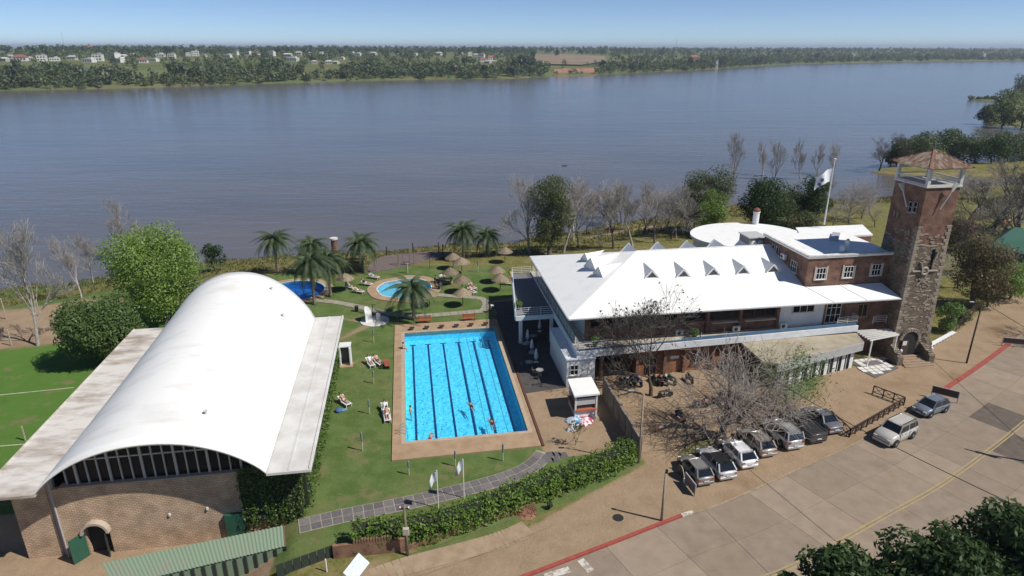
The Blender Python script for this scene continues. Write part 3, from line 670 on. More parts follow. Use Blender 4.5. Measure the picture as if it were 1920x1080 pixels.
mb = MB().tube([(-18.45, AW - .28, 5.3), (-18.45, AW - .28, -1.8)], .06, 6); mb.build('downpipe', mull, hall)
MB().box((-10.9, AW - .33, 1.2), (.13, .12, .2)).build('wall_lamp', white_metal, hall); MB().box((-8.2, AW - .33, 1.4), (.13, .12, .2)).build('wall_lamp', white_metal, hall)
for (x_, a_) in ((-6.8, 26.5), (-5.2, 22.5), (-7.6, 3.6)):
    MB().lathe([(.09, 0), (.09, .3), (.16, .3), (.16, .36)], 8, (x_, a_, vault_z((x_ - (b0 + b1) / 2) / ((b1 - b0) / 2), a_))).build('roof_vent', grey_slab, hall)

# ---- green corrugated shed in front of the hall
corr = material('green_corrugated', (.20, .27, .19), .6, nscale=.8, col2=(.25, .24, .19), lo=.5, hi=.75)
shed = thing('corrugated_shed', 'low shed with green corrugated roof in front of the brick hall', 'shed')
p00, p10, p01, p11 = P(190, 1056, .55), P(532, 985, .55), P(215, 1100, .15), P(535, 1024, .15)
nr = 46; vs_ = []; fs_ = []
for i in range(nr * 4 + 1):
    f = i / (nr * 4); a, c_ = p00.lerp(p10, f), p01.lerp(p11, f); dz = .035 * math.sin(i * math.pi / 2)
    vs_ += [(a.x, a.y, a.z + dz), (c_.x, c_.y, c_.z + dz)]
    if i: fs_.append((2 * i - 2, 2 * i, 2 * i + 1, 2 * i - 1))
obj('roof', np_mesh('roof', vs_, fs_, True), corr, shed)
for i in range(17):
    f = i / 16; c_ = p01.lerp(p11, f); MB().bar((c_.x, c_.y, -1.9), (c_.x, c_.y, c_.z - .05), .12).build('post', material('dark_green_paint', (.03, .04, .032), .6), shed)
MB().add([(p01.x, p01.y + .12, -1.9), (p11.x, p11.y + .12, -1.9), (p11.x, p11.y + .12, .08), (p01.x, p01.y + .12, .08)], [(0, 1, 2, 3)]).build('side_panel', material('shed_green', (.16, .22, .15), .7), shed)
MB().bar((p10.x, p10.y, -1.2), (p10.x, p10.y, .5), .1).bar((p11.x, p11.y, -1.2), (p11.x, p11.y, .1), .1).bar((p10.x, p10.y, .48), (p11.x, p11.y, .08), .12).build('end_frame', material('rust_brown', (.13, .07, .045), .8), shed)

# ---- clubhouse ---------------------------------------------------------
club = thing('clubhouse', 'long clubhouse with bright white hipped roof, dormers, balcony and brick annex', 'clubhouse', W(0, 0), TH)
EX0, EX1, EY0, EY1, EZ, RZ, RYM = 5.8, 44.2, 8.7, 30.8, 7.5, 11.0, 19.75
SLP = (RZ - EZ) / (RYM - EY0); yA = 11.5; zA = EZ + (yA - EY0) * SLP
top = [(EX0, EY0, EZ), (EX1, EY0, EZ), (43.6, yA, zA), (34, yA, zA), (34, RYM, RZ), (16.8, RYM, RZ), (EX0, EY1, EZ), (34, EY1, EZ)]
fs_ = [(0, 1, 2, 3, 4, 5), (0, 5, 6), (5, 4, 7, 6)]
bot = [(x, y, z - .16) for x, y, z in top]; n = len(top)
fs2 = fs_ + [tuple(n + i for i in reversed(f)) for f in fs_] + [(n, n + 1, 1, 0), (n + 6, n, 0, 6), (n + 1, n + 2, 2, 1), (n + 7, n + 6, 6, 7)]
roof = MB().add(top + bot, fs2).build('roof', white_roof, club)
MB().bar((EX0, EY0, EZ - .1), (EX1, EY0, EZ - .1), .14, .12).bar((EX0, EY0, EZ - .1), (EX0, EY1, EZ - .1), .14, .12).build('gutter', material('gutter_grey', (.55, .56, .57), .5), roof)
for a_, c_ in (((EX0, EY0, EZ + .03), (16.8, RYM, RZ + .03)), ((16.8, RYM, RZ + .04), (34, RYM, RZ + .04)), ((40, EY0, EZ + .02), (38.4, yA, zA + .02)), ((36, EY0, EZ + .02), (34.2, yA, zA + .02))): MB().bar(a_, c_, .16, .05).build('ridge_cap', white_roof, roof)
# dormers: triangular vents standing out of the slopes
def dormer(x, y, z, rz, s=1.0, vent=True):
    d = thing_part = bpy.data.objects.new('dormer', None); COL.objects.link(d); d.parent = club; d.location = (x, y, z); d.rotation_euler = (0, 0, rz)
    h, wd, L = .95 * s, .85 * s, 2.9 * s
    MB().add([(-wd, 0, -.05), (wd, 0, -.05), (0, 0, h), (0, L, h), (-wd, .35, .1), (wd, .35, .1)], [(0, 2, 3), (1, 3, 2), (0, 3, 1), (0, 1, 2)]).build('dormer_roof', white_roof, d)
    MB().bar((-wd, -.03, 0), (0, -.03, h), .12, .14).bar((wd, -.03, 0), (0, -.03, h), .12, .14).build('dormer_trim', white_metal, d)
    if vent: MB().add([(-wd * .72, -.02, .06), (wd * .72, -.02, .06), (0, -.02, h * .72)], [(0, 1, 2)]).build('dormer_vent', material('vent_dark', (.07, .07, .075), .8), d)
DORM = []
for u, v in ((1222, 521), (1281, 519), (1337, 516), (1393, 513), (1449, 510)):
    z_ = 9.4; q = LP(u, v, z_)
    for _ in range(8): z_ = EZ + (q.y - EY0) * SLP; q = LP(u, v, z_)
    dormer(q.x, q.y, z_, 0)
for u, v, s_ in ((1097, 489, 1.0), (1107, 505, 1.5), (1122, 517, 1.15)):
    z_ = 9.2; q = LP(u, v, z_)
    for _ in range(8): z_ = EZ + (q.x - EX0) * SLP; q = LP(u, v, z_)
    dormer(q.x, q.y, z_, R(-70), s_, False)
for u in (1173, 1226, 1280, 1331, 1382):
    q = RY(u, 466, 25.0); dormer(q.x, 24.0, EZ + (EY1 - 24.0) * SLP - .02, R(180), 1.15)
# upper storey
UY = 10.7
MB().prism([(8.2, UY), (30.9, UY), (30.9, UY + .3), (8.2, UY + .3)], 3.95, 7.7).build('upper_wall', brick_red, club)
MB().prism([(30.9, UY - .02), (36.3, UY - .02), (36.3, UY + .3), (30.9, UY + .3)], 3.95, 7.7).build('upper_wall', white_wall, club)
MB().prism([(36.3, UY), (44.3, UY), (44.3, UY + .3), (36.3, UY + .3)], .0, 7.7).build('upper_wall', brick_red, club)
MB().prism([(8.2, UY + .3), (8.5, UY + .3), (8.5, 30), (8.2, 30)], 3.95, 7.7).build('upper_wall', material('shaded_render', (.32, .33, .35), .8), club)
def window(parent, x0, x1, z0, z1, y, nx_=2, nz_=1, fr=None, axis='y', inset=.03):
    """glazed opening on a wall facing -y (axis y) or -x (axis x)"""
    o = bpy.data.objects.new('window', None); COL.objects.link(o); o.parent = parent
    fr = fr or white_metal
    def T(a, d, z): return (a, y - d, z) if axis == 'y' else (y - d, a, z)
    MB().add([T(x0, .03, z0), T(x1, .03, z0), T(x1, .03, z1), T(x0, .03, z1)], [(0, 1, 2, 3)]).build('pane', dark_glass, o)
    mb = MB()
    for i in range(nx_ + 1): a = x0 + (x1 - x0) * i / nx_; mb.bar(T(a, .05, z0), T(a, .05, z1), .05)
    for i in range(nz_ + 1): zz = z0 + (z1 - z0) * i / nz_; mb.bar(T(x0 - .025, .053, zz), T(x1 + .025, .053, zz), .05)
    mb.build('frame', fr, o)
    MB().bar(T(x0 - .12, .09, z0 - .07), T(x1 + .12, .09, z0 - .07), .16, .07).build('sill', fr, o); return o
brown_frame = material('brown_frame', (.10, .055, .04), .7)
for x0, x1 in ((8.8, 11.2), (11.9, 14.9), (15.5, 18.4), (19.0, 21.9), (22.5, 25.8), (26.4, 30.3)): window(club, x0, x1, 5.55, 6.95, UY, 3, 1, brown_frame)
for x_ in (11.55, 15.2, 18.7, 22.2, 26.1, 30.6): box('pilaster', (x_, UY - .1, 5.8), (.3, .2, 3.7), brick_red, club)
for i, (x0, x1) in enumerate(((15.5, 18.4), (22.6, 25.7), (26.5, 30.2))): box('awning', ((x0 + x1) / 2, UY - .35, 5.25), (x1 - x0, .5, .07), material('awning_cream', (.55, .50, .42), .8), club)
window(club, 32.4, 35.0, 5.7, 6.8, UY - .02, 3, 1); window(club, 36.6, 38.4, 4.2, 6.9, UY, 3, 3); window(club, 40.6, 41.8, 4.7, 6.2, UY, 2, 1, material('ochre', (.35, .24, .13), .8))
# balcony slab, fascia, parapet
BAL = [(6.8, 8.0), (40.2, 9.7), (40.2, UY), (8.2, UY), (8.2, 34.5), (6.8, 34.5)]
MB().prism(BAL, 3.5, 3.98).build('balcony_slab', material('terrace_tile', (.47, .425, .35), .85, nscale=1.2, col2=(.38, .33, .26), lo=.4, hi=.65), club)
def wallbar(nm, a, b_, th, z0, z1, mat): return MB().bar((a[0], a[1], (z0 + z1) / 2), (b_[0], b_[1], (z0 + z1) / 2), th, z1 - z0).build(nm, mat, club)
fas = material('fascia_white', (.72, .74, .77), .7, nscale=1.5, noise=.12)
wallbar('fascia', (6.62, 7.92), (40.2, 9.63), .14, 3.3, 4.04, fas); wallbar('fascia', (6.68, 7.99), (6.68, 34.5), .14, 3.3, 4.04, fas)
blue = material('parapet_blue', (.075, .16, .27), .7, nscale=1.5, noise=.2)  # blue tone of the low band above the fascia
wallbar('parapet', (18.5, 8.72), (40.0, 9.80), .12, 4.04, 4.36, blue); wallbar('parapet', (6.9, 8.12), (18.5, 8.72), .10, 4.04, 4.2, blue)
def railing(name, pts, h, mat, parent, post=1.4, rails=4, r=.022):
    mb = MB()
    for a, b_ in zip(pts[:-1], pts[1:]):
        a, b_ = Vector(a), Vector(b_); L_ = (b_ - a).length; n = max(1, round(L_ / post))
        for i in range(n + 1): p = a.lerp(b_, i / n); mb.bar(p, p + Vector((0, 0, h)), r * 2)
        for k in range(rails): dz = Vector((0, 0, h * (k + 1) / rails)); mb.bar(a + dz, b_ + dz, r * 1.6)
    return mb.build(name, mat, parent)
railing('railing', [(10.5, 8.3, 4.05), (6.85, 8.12, 4.05), (6.85, 34, 4.05)], .95, white_metal, club)
railing('railing', [(37.5, 9.65, 4.36), (40.1, 9.78, 4.36), (40.1, UY, 4.36)], .8, white_metal, club)
railing('railing', [(42.2, 9.9, 4.0), (43.9, 9.9, 4.0)], .9, white_metal, club)
# side terrace over the poolside yard
SD = [(1.95, 19.0), (6.6, 19.0), (6.6, 34.4), (3.9, 34.4)]
MB().prism(SD, 3.5, 3.8).build('side_terrace', material('terrace_grey', (.16, .16, .17), .85), club)
wallbar('terrace_beam', (1.95, 18.95), (6.6, 18.95), .16, 3.25, 3.82, fas); wallbar('terrace_beam', (1.92, 19), (3.87, 34.4), .16, 3.3, 4.15, fas)
railing('railing', [(6.5, 19.05, 3.8), (2.0, 19.05, 3.8), (3.95, 34.3, 3.8), (6.6, 34.3, 3.8)], 1.0, white_metal, club)
for x_, y_ in ((2.6, 19.3), (6.4, 19.3), (3.9, 31), (6.4, 27), (6.4, 12)): box('column', (x_, y_, 1.7), (.38, .38, 3.4), white_wall, club)
# ground storey
MB().prism([(13.6, 9.15), (40, 10.2), (40, 10.6), (13.6, 9.5)], 0, 3.5).prism([(9, 12.4), (13.6, 12.4), (13.6, 12.7), (9, 12.7)], 0, 3.5).prism([(13.6, 9.5), (13.9, 9.5), (13.9, 12.7), (13.6, 12.7)], 0, 3.5).build('lower_wall', brick_material('warm_brick', (.36, .16, .085), (.30, .13, .07), (.26, .16, .10), .26, .085, .012, vary=.5), club)
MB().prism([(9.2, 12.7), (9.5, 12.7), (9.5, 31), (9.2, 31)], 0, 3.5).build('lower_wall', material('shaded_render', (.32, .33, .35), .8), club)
for i, (x0, x1, z0, z1) in enumerate(((9.8, 13.2, .3, 2.8), (14.8, 16.0, 0, 2.3), (20.2, 21.4, .9, 2.2))): window(club, x0, x1, z0, z1, 12.4 if i == 0 else 9.13 + (x0 - 13.6) * .0398, 3, 2, brown_frame)
for x_ in (9.6, 13.7, 16.9, 19.2, 22.6): box('pillar', (x_, 8.75 + (x_ - 9.6) * .04, 1.68), (.32, .32, 3.3), brick_red, club)
box('sign_board', (18.1, 9.24, 1.9), (1.0, .06, .35), white_metal, club); box('sign_board', (11.6, 12.1, 2.95), (2.6, .08, .3), material('sign_red', (.30, .10, .09), .7), club)
wb_ = MB().prism([(5.55, 7.75), (8.6, 7.75), (8.6, 16), (5.55, 16)], 0, 3.22).build('white_block', white_wall, club)
window(club, 5.95, 6.75, 1.5, 2.6, 7.75, 2, 2); box('block_roof', (7.07, 11.9, 3.25), (3.2, 8.5, .1), fas, club)
# porch with slatted fascia towards the street
PR = [(39.0, 6.9), (27.0, 3.58), (25.6, 4.0), (25.6, 9.1), (39.8, 9.3)]
porch_top = material('porch_screed', (.40, .355, .27), .9, nscale=.7, col2=(.30, .255, .175), detail=8)
MB().prism(PR, 3.05, 3.26).build('porch_roof', porch_top, club)
slat = material('slat_grey', (.48, .48, .47), .7, nscale=2, noise=.15)
for k in range(6):
    z_ = 3.2 - k * .17; a_, b_ = Vector((39.06, 6.82, z_)), Vector((26.9, 3.46, z_)); MB().bar(a_, b_, .07 + .02 * (k == 0), .13).build('fascia_slat', slat, club); MB().bar((39.08, 6.85, z_), (39.85, 9.3, z_), .07, .13).build('fascia_slat', slat, club)
PW = [(38.4, 7.25), (27.2, 4.2)]
d_ = (Vector(PW[1]) - Vector(PW[0])); L_ = d_.length; d_ /= L_; n_ = 9
for i in range(n_):
    a_ = Vector(PW[0]) + d_ * (L_ * i / n_); b_ = Vector(PW[0]) + d_ * (L_ * (i + 1) / n_)
    MB().bar((*a_, 1.1), (*(a_ + d_ * .5), 1.1), .14, 2.2).build('porch_wall', white_wall, club); MB().bar((*(a_ + d_ * .5), 1.1), (*b_, 1.1), .06, 2.2).build('porch_glass', dark_glass, club)
    MB().bar((*(a_ + d_ * 1.0), 0), (*(a_ + d_ * 1.0), 2.2), .07, .12).build('porch_mullion', white_metal, club)
MB().bar((38.4, 7.25, 1.1), (39.2, 9.2, 1.1), .14, 2.2).build('porch_wall', white_wall, club)
# brick annex above the roof
MB().prism([(34, 11.6), (44.5, 11.6), (44.5, 21.2), (34, 21.2)], 7.6, 11.75).build('annex_wall', brick_red, club)
MB().prism([(33.85, 11.45), (44.6, 11.45), (44.6, 21.3), (33.85, 21.3)], 11.75, 11.92).build('annex_roof', white_roof, club)
for a_, b_ in (((33.85, 11.55), (44.4, 11.55)), ((33.95, 11.6), (33.95, 21.3))): wallbar('annex_parapet', a_, b_, .3, 11.92, 12.08, material('parapet_stained', (.70, .67, .63), .8, nscale=2, noise=.3))
MB().prism([(39.5, 21.3), (49, 21.3), (51, 26), (41.5, 26)], 4, 11.0).build('rear_wing', brick_red, club); MB().prism([(39.3, 21.35), (49.2, 21.35), (51.2, 26.2), (41.3, 26.2)], 11.0, 11.2).build('rear_roof', white_roof, club)
for u, v in ((1539, 511), (1591, 508), (1643, 504)):
    q = RY(u, v, 11.6); window(club, q.x - .55, q.x + .55, q.z - .75, q.z + .55, 11.6, 3, 2)
    MB().box((q.x - .72, 11.56, q.z - .1), (.16, .12, 1.6)).box((q.x + .72, 11.56, q.z - .1), (.16, .12, 1.6)).build('quoin', material('pale_render', (.55, .50, .43), .85), club)
q = RX(1489, 499, 34.0); window(club, q.y - .6, q.y + .6, q.z - .65, q.z + .6, 34.0, 3, 2, axis='x')
for u, v in ((1450, 466), (1458, 470)): q = RX(u, v, 34.0); window(club, q.y - .25, q.y + .25, q.z - .5, q.z + .5, 34.0, 1, 1, axis='x')
def ac_unit(loc, rz, label):
    o = thing('air_conditioner', label, 'air conditioner', loc, rz)
    MB().box((0, 0, .32), (.85, .34, .62)).build('case', white_metal, o, bevel=.02); MB().lathe([(.22, 0), (.22, .02)], 16, (-.1, -.18, .32), 'Y').build('fan_grille', material('grille_dark', (.06, .06, .06), .7), o)
    MB().box((-.3, 0, .005), (.05, .3, .02)).box((.3, 0, .005), (.05, .3, .02)).build('foot', white_metal, o)
q = RX(1469, 481, 33.75); ac_unit(W(q.x, q.y, q.z - .3), TH + R(-90), 'white air conditioner hung on the shaded side wall of the brick annex')
ac_unit(W(18.9, 10.35, 4.0), TH, 'white air conditioner on the balcony beside the cream awning'); ac_unit(W(25.6, 10.35, 4.0), TH, 'white air conditioner standing between two awnings on the balcony')
ac_unit(W(31.3, 10.3, 4.0), TH, 'white air conditioner on the balcony at the white wall section')
# plant box on the roof behind the annex
pl = thing('roof_plant_box', 'grey sheet metal plant box on the roof beside the oval roof', 'plant box', W(33.4, 23.0, 9.6), TH)
MB().box((0, 0, 1.0), (2.2, 2.6, 1.5)).build('case', material('plant_grey', (.20, .20, .20), .7), pl); MB().box((0, 0, 1.8), (2.5, 2.9, .1)).build('lid', material('lid_grey', (.48, .48, .48), .6), pl)
for k in range(2): MB().lathe([(.4, 0), (.42, .1)], 14, (-.5 + k * .9, -1.42, 1.0), 'Y').build('fan', white_metal, pl)
# oval roof of the round dining room
ov = thing('oval_pavilion', 'oval pavilion with flat white roof behind the clubhouse', 'pavilion', W(42.5, 40.5), TH)
el = [(9.0 * math.cos(t), 7.4 * math.sin(t)) for t in np.linspace(0, 2 * math.pi, 48, endpoint=False)]
MB().prism([(x * .93, y * .93) for x, y in el], -.5, 5.9).build('wall', white_wall, ov); MB().prism(el, 5.9, 6.25).build('roof', white_roof, ov)
q = LP(1416, 420, 6.25); ch = thing('chimney', 'white round chimney with red cap on the oval white roof', 'chimney', W(q.x, q.y, 6.25), TH)
MB().lathe([(.5, 0), (.5, 2.0), (.58, 2.0), (.58, 2.15)], 16).build('shaft', white_wall, ch, smooth=False); MB().lathe([(.52, 2.15), (.55, 2.5), (.2, 2.75)], 16).build('cap', material('terracotta', (.22, .07, .045), .8), ch)
vent = thing('roof_vent_cowl', 'white twin cowl vent standing on the shaded annex roof', 'vent', W(*RY(1583, 472, 13.0).xy, 11.92), TH)
MB().lathe([(.32, 0), (.34, .5), (.2, .75), (.1, .85)], 12, (-.3, 0, 0)).build('drum', white_wall, vent, smooth=True); MB().lathe([(.26, 0), (.26, 1.1), (.3, 1.15), (.12, 1.45)], 12, (.28, .1, 0)).build('drum', white_wall, vent, smooth=True)
MB().box((41.8, 18.5, 12.05), (.9, 3.4, .28), R(-38)).build('skylight', material('skylight_grey', (.40, .41, .42), .4), club)

# ---- stone tower -------------------------------------------------------
TX0, TX1, TY0, TY1 = 44.45, 48.5, 8.8, 13.6
tower = thing('stone_tower', 'tall square tower, rough stone below and red brick above, with open lookout', 'tower', W(0, 0), TH)
def rect(x0, x1, y0, y1, g=0.0): return [(x0 - g, y0 - g), (x1 + g, y0 - g), (x1 + g, y1 + g), (x0 - g, y1 + g)]
def frustum(mb, r0, z0, r1, z1): n = 4; return mb.add([(*p, z0) for p in r0] + [(*p, z1) for p in r1], [(3, 2, 1, 0), (4, 5, 6, 7)] + [(i, (i + 1) % 4, 4 + (i + 1) % 4, 4 + i) for i in range(4)])
frustum(MB(), rect(TX0, TX1, TY0, TY1, .35), -.2, rect(TX0, TX1, TY0, TY1, .02), 13.6).build('stone_shaft', stone, tower)
frustum(MB(), rect(TX0, TX1, TY0, TY1, 0), 13.6, rect(TX0, TX1, TY0, TY1, -.03), 20.0).build('brick_shaft', brick_red, tower)
st_pale = [material('quoin_stone_%d' % i, c_, .9, nscale=3, noise=.25) for i, c_ in enumerate([(.31, .255, .195), (.25, .20, .155), (.35, .295, .23)])]
for k in range(42):       # quoins on the two visible corners
    z_ = .35 + k * .39; g_ = .35 - .33 * z_ / 13.6
    if z_ > 15.6: break
    if z_ > 13.6: g_ = .02
    long = k % 2
    for cx_, cy_, sx in ((TX0 - g_, TY0 - g_, 1), (TX1 + g_, TY0 - g_, -1)):
        if sx == 1 and 0 < z_ < .2: continue
        obj('quoin', MB().box((cx_ + sx * (.2 + .12 * long - .02), cy_ + .2 + .1 * (1 - long) - .02, z_), (.44 + .24 * long, .44 + .2 * (1 - long), .36)).mesh('quoin', bevel=.03), random.choice(st_pale), tower)
random.seed(11)
for k in range(210):      # proud stones of the rough face
    z_ = random.uniform(1.0, 13.3) if k < 170 else 13.4 + random.random() ** 2 * 1.5; g_ = max(.01, .35 - .33 * z_ / 13.6); wst = random.uniform(.25, .6)
    if random.random() < .75: c_ = (random.uniform(TX0 + .4, TX1 - .4), TY0 - g_ + .03, z_); dm = (wst, .14, random.uniform(.12, .24))
    else: c_ = (TX0 - g_ + .03, random.uniform(TY0 + .5, TY1 - .3), z_); dm = (.14, wst, random.uniform(.12, .24))
    if 44.9 < c_[0] < 47.6 and z_ < 4.4 and dm[1] == .14: continue
    obj('face_stone', MB().box(c_, dm).mesh('face_stone', bevel=.03), random.choice(st_pale), tower)
for u0, v0, u1, v1 in ((1727, 492, 1729, 507), (1751, 487, 1758, 473)):
    a_, b_ = RY(u0, v0, TY0 - .2), RY(u1, v1, TY0 - .2); MB().bar(a_, b_, .3, .14).build('slit_surround', st_pale[2], tower)
q = RY(1748, 488, TY0 - .12); box('slit_window', (q.x, TY0 - .1, q.z), (.22, .12, 2.6), dark_glass, tower)
for u, v in ((1708, 388), (1717, 388)): q = RX(u, v, TX0); window(tower, q.y - .25, q.y + .25, q.z - .55, q.z + .55, TX0 - .02, 1, 2, axis='x', fr=material('old_white', (.42, .40, .37), .8))
for u, v in ((1678, 400), (1684, 402), (1700, 438), (1705, 436)): q = RX(u, v, TX0); MB().box((TX0 - .03, q.y, q.z), (.14, .3, .7)).build('putlog', st_pale[1], tower)
# relief of oar and ring
q = RY(1734, 508, TY0 - .25); rl = bpy.data.objects.new('relief', None); COL.objects.link(rl); rl.parent = tower
a_, b_ = RY(1711, 509, TY0 - .22), RY(1758, 507, TY0 - .22); MB().bar(a_, b_, .12, .14).build('oar_shaft', material('relief_pale', (.42, .37, .30), .85), rl)
mb = MB(); pr = [(q.x + .38 * math.cos(t), TY0 - .26, q.z + .38 * math.sin(t)) for t in np.linspace(0, 2 * math.pi, 17)]; mb.tube(pr, .12, 6, False).build('ring', MATS['relief_pale'], rl)
for (u0, v0, u1, v1) in ((1718, 535, 1735, 520), (1722, 522, 1742, 536), (1728, 530, 1738, 514)): MB().bar(RY(u0, v0, TY0 - .16), RY(u1, v1, TY0 - .16), .1, .14).build('crossed_oar', st_pale[2], rl)
# arched entrance
q0 = RY(1697, 660, TY0 - .4); q1 = RY(1724, 655, TY0 - .4); cxd = 46.15; hw = 1.0
arch = [(cxd - hw, 0.3)] + [(cxd + hw * math.cos(t), 2.4 + hw * math.sin(t)) for t in np.linspace(math.pi, 0, 13)] + [(cxd + hw, 0.3)]
mb = MB(); n = len(arch); mb.add([(x, TY0 - .42, z) for x, z in arch], [tuple(range(n))]).build('doorway', material('doorway_dark', (.02, .02, .02), .9), tower)
for k in range(13):
    t0, t1 = math.pi * k / 13 + .02, math.pi * (k + 1) / 13 - .02
    mb = MB().add([(cxd + r * math.cos(t), yy, 2.4 + r * math.sin(t)) for yy in (TY0 - .56, TY0 - .2) for r, t in ((hw, t0), (hw + .38, t0), (hw + .38, t1), (hw, t1))], [(0, 1, 2, 3), (7, 6, 5, 4), (1, 5, 6, 2), (0, 4, 5, 1), (3, 2, 6, 7), (0, 3, 7, 4)]); obj('arch_stone', mb.mesh('arch_stone', bevel=.02), random.choice(st_pale), tower)
MB().box((cxd - .5, TY0 - .46, 1.3), (.9, .06, 2.0)).build('door', material('door_brown', (.07, .045, .035), .6), tower)
MB().box((cxd - .95, TY0 - .9, 2.2), (.5, .05, .5)).build('notice', white_metal, tower)
for k in range(5): box('step', (cxd + .1, TY0 - .75 - .42 * k, .44 - .1 * k), (3.0 + .15 * k, .44, .12), material('step_stone', (.33, .235, .16), .9, nscale=2, noise=.2), tower, bevel=.015)
for sx in (-1, 1):
    mb = MB().prism([(cxd + sx * 1.55, TY0 - .3), (cxd + sx * 2.25, TY0 - .3), (cxd + sx * 2.35, TY0 - 2.0), (cxd + sx * 1.65, TY0 - 2.0)], -.1, [1.9, 1.9, .95, .95]); mb.build('stair_wall', stone, tower)
frustum(MB(), [(48.4, 9.2), (50.4, 9.4), (50.4, 11.6), (48.4, 11.6)], -.2, [(48.4, 9.4), (48.75, 9.5), (48.75, 11.3), (48.4, 11.3)], 5.2).build('buttress', stone, tower)
for sx in (-1, 1): MB().lathe([(.04, 0), (.04, .5), (.14, .55), (.16, .8), (.05, .9)], 10, (cxd + sx * 1.95, TY0 - 1.7, 1.0)).build('globe_lamp', white_metal, tower, smooth=True)
# lookout
MB().prism(rect(TX0, TX1, TY0, TY1, .12), 19.95, 20.12).build('lookout_floor', grey_slab, tower)
lk = material('lookout_white', (.66, .66, .63), .6, nscale=3, noise=.15)
for x_, y_ in rect(TX0, TX1, TY0, TY1, -.1): box('post', (x_, y_, 21.0), (.34, .34, 1.85), lk, tower)
for a_, b_ in (((TX0, TY0), (TX1, TY0)), ((TX0, TY0), (TX0, TY1)), ((TX1, TY0), (TX1, TY1)), ((TX0, TY1), (TX1, TY1))):
    for zz in (20.2, 20.75): MB().bar((*a_, zz), (*b_, zz), .09, .12).build('rail', lk, tower)
    MB().bar((*a_, 21.92), (*b_, 21.92), .2, .2).build('top_beam', lk, tower)
q_ = [(TX1, TY0 + .3, 20.2), (TX1, TY1 - .3, 21.0)]
for k in range(4): MB().bar((TX1, TY1 - .5 - k * .9, 20.2), (TX1 - .02, TY1 - 1.6 - k * .6, 20.75), .05).build('rail_brace', lk, tower)
apex = ((TX0 + TX1) / 2, (TY0 + TY1) / 2, 23.55); cr = rect(TX0, TX1, TY0, TY1, .62); EZT = 22.02
tiles = material('roof_tile', (.27, .18, .125), .85, nscale=3.5, col2=(.33, .26, .20), bump=.3, lo=.42, hi=.58)
tr = MB().add([(*p, EZT) for p in cr] + [apex], [(0, 1, 4), (1, 2, 4), (2, 3, 4), (3, 0, 4), (3, 2, 1, 0)]).build('roof', tiles, tower)
def tile_rows(parent):
    tm_ = [material('clay_tile_%d' % i, c_, .85) for i, c_ in enumerate([(.34, .24, .17), (.27, .15, .10), (.40, .33, .26), (.21, .13, .09)])]
    me_ = MB().add([(-.13, 0, 0), (0, 0, .07), (.13, 0, 0), (-.11, .46, .02), (0, .46, .08), (.11, .46, .02)], [(0, 1, 4, 3), (1, 2, 5, 4), (0, 3, 5, 2)]).mesh('tile')
    mm = [me_.copy() for _ in tm_]
    for m_, t_ in zip(mm, tm_): m_.materials.append(t_)
    ap = Vector(apex)
    for f in range(4):
        a_, b_ = Vector((*cr[f], EZT)), Vector((*cr[(f + 1) % 4], EZT)); ex = (b_ - a_).normalized(); mid_ = (a_ + b_) / 2; ey = (ap - mid_); H_ = ey.length; ey /= H_; ez = ex.cross(ey); L_ = (b_ - a_).length
        if f == 2: continue
        r_ = 0
        while r_ * .4 < H_ - .3:
            yy = r_ * .4; half = L_ / 2 * (1 - (yy + .2) / H_) - .08; n = int(half * 2 / .27)
            for k in range(n):
                p = mid_ + ex * (-half + (k + .5) * 2 * half / max(n, 1)) + ey * yy + ez * .03
                o = obj('tile', random.choice(mm), None, parent); o.matrix_local = Matrix.Translation(p) @ Matrix((ex, ey, ez)).transposed().to_4x4()
            r_ += 1
tile_rows(tr)
for f in range(4): MB().bar((*cr[f], EZT + .06), (apex[0], apex[1], apex[2] + .06), .22, .1).build('hip_tile', material('hip_terracotta', (.23, .115, .082), .85), tr)
MB().tube([(apex[0], apex[1], apex[2]), (apex[0], apex[1], apex[2] + 1.5)], .03, 5).build('finial', material('grey_metal', (.3, .3, .3), .5), tr)
# oars fixed to the lookout as emblem
def oar(name, a, b_, label):
    a, b_ = W(*a), W(*b_); o = thing(name, label, 'oar', a); d = (b_ - a)
    MB().tube([(0, 0, 0), d * .72], .07, 6).build('shaft', lk, o); s_ = d * .68; e = d
    side = d.cross(Vector((0, 1, 0))).normalized() * .32
    nrm = Vector((0, .06, 0))
    MB().add([s_ + side * .25 - nrm, s_ - side * .25 - nrm, e - side - nrm, e + side - nrm, s_ + side * .25 + nrm, s_ - side * .25 + nrm, e - side + nrm, e + side + nrm], [(0, 1, 2, 3), (7, 6, 5, 4), (0, 4, 5, 1), (1, 5, 6, 2), (2, 6, 7, 3), (3, 7, 4, 0)]).build('blade', lk, o)
A1, A2 = RY(1762, 393, TY0 - .25), RY(1790, 353, TY0 - .35); oar('oar_emblem', (A1.x, A1.y, A1.z), (A2.x, A2.y - .2, A2.z + .6), 'pale oar slanting up the sunlit brick face of the tower')
A1, A2 = RX(1700, 388, TX0 - .3), RX(1690, 343, TX0 - .5); oar('oar_emblem', (A1.x, A1.y, A1.z), (A2.x, A2.y, A2.z), 'white oar fixed on the shaded brick face of the tower')

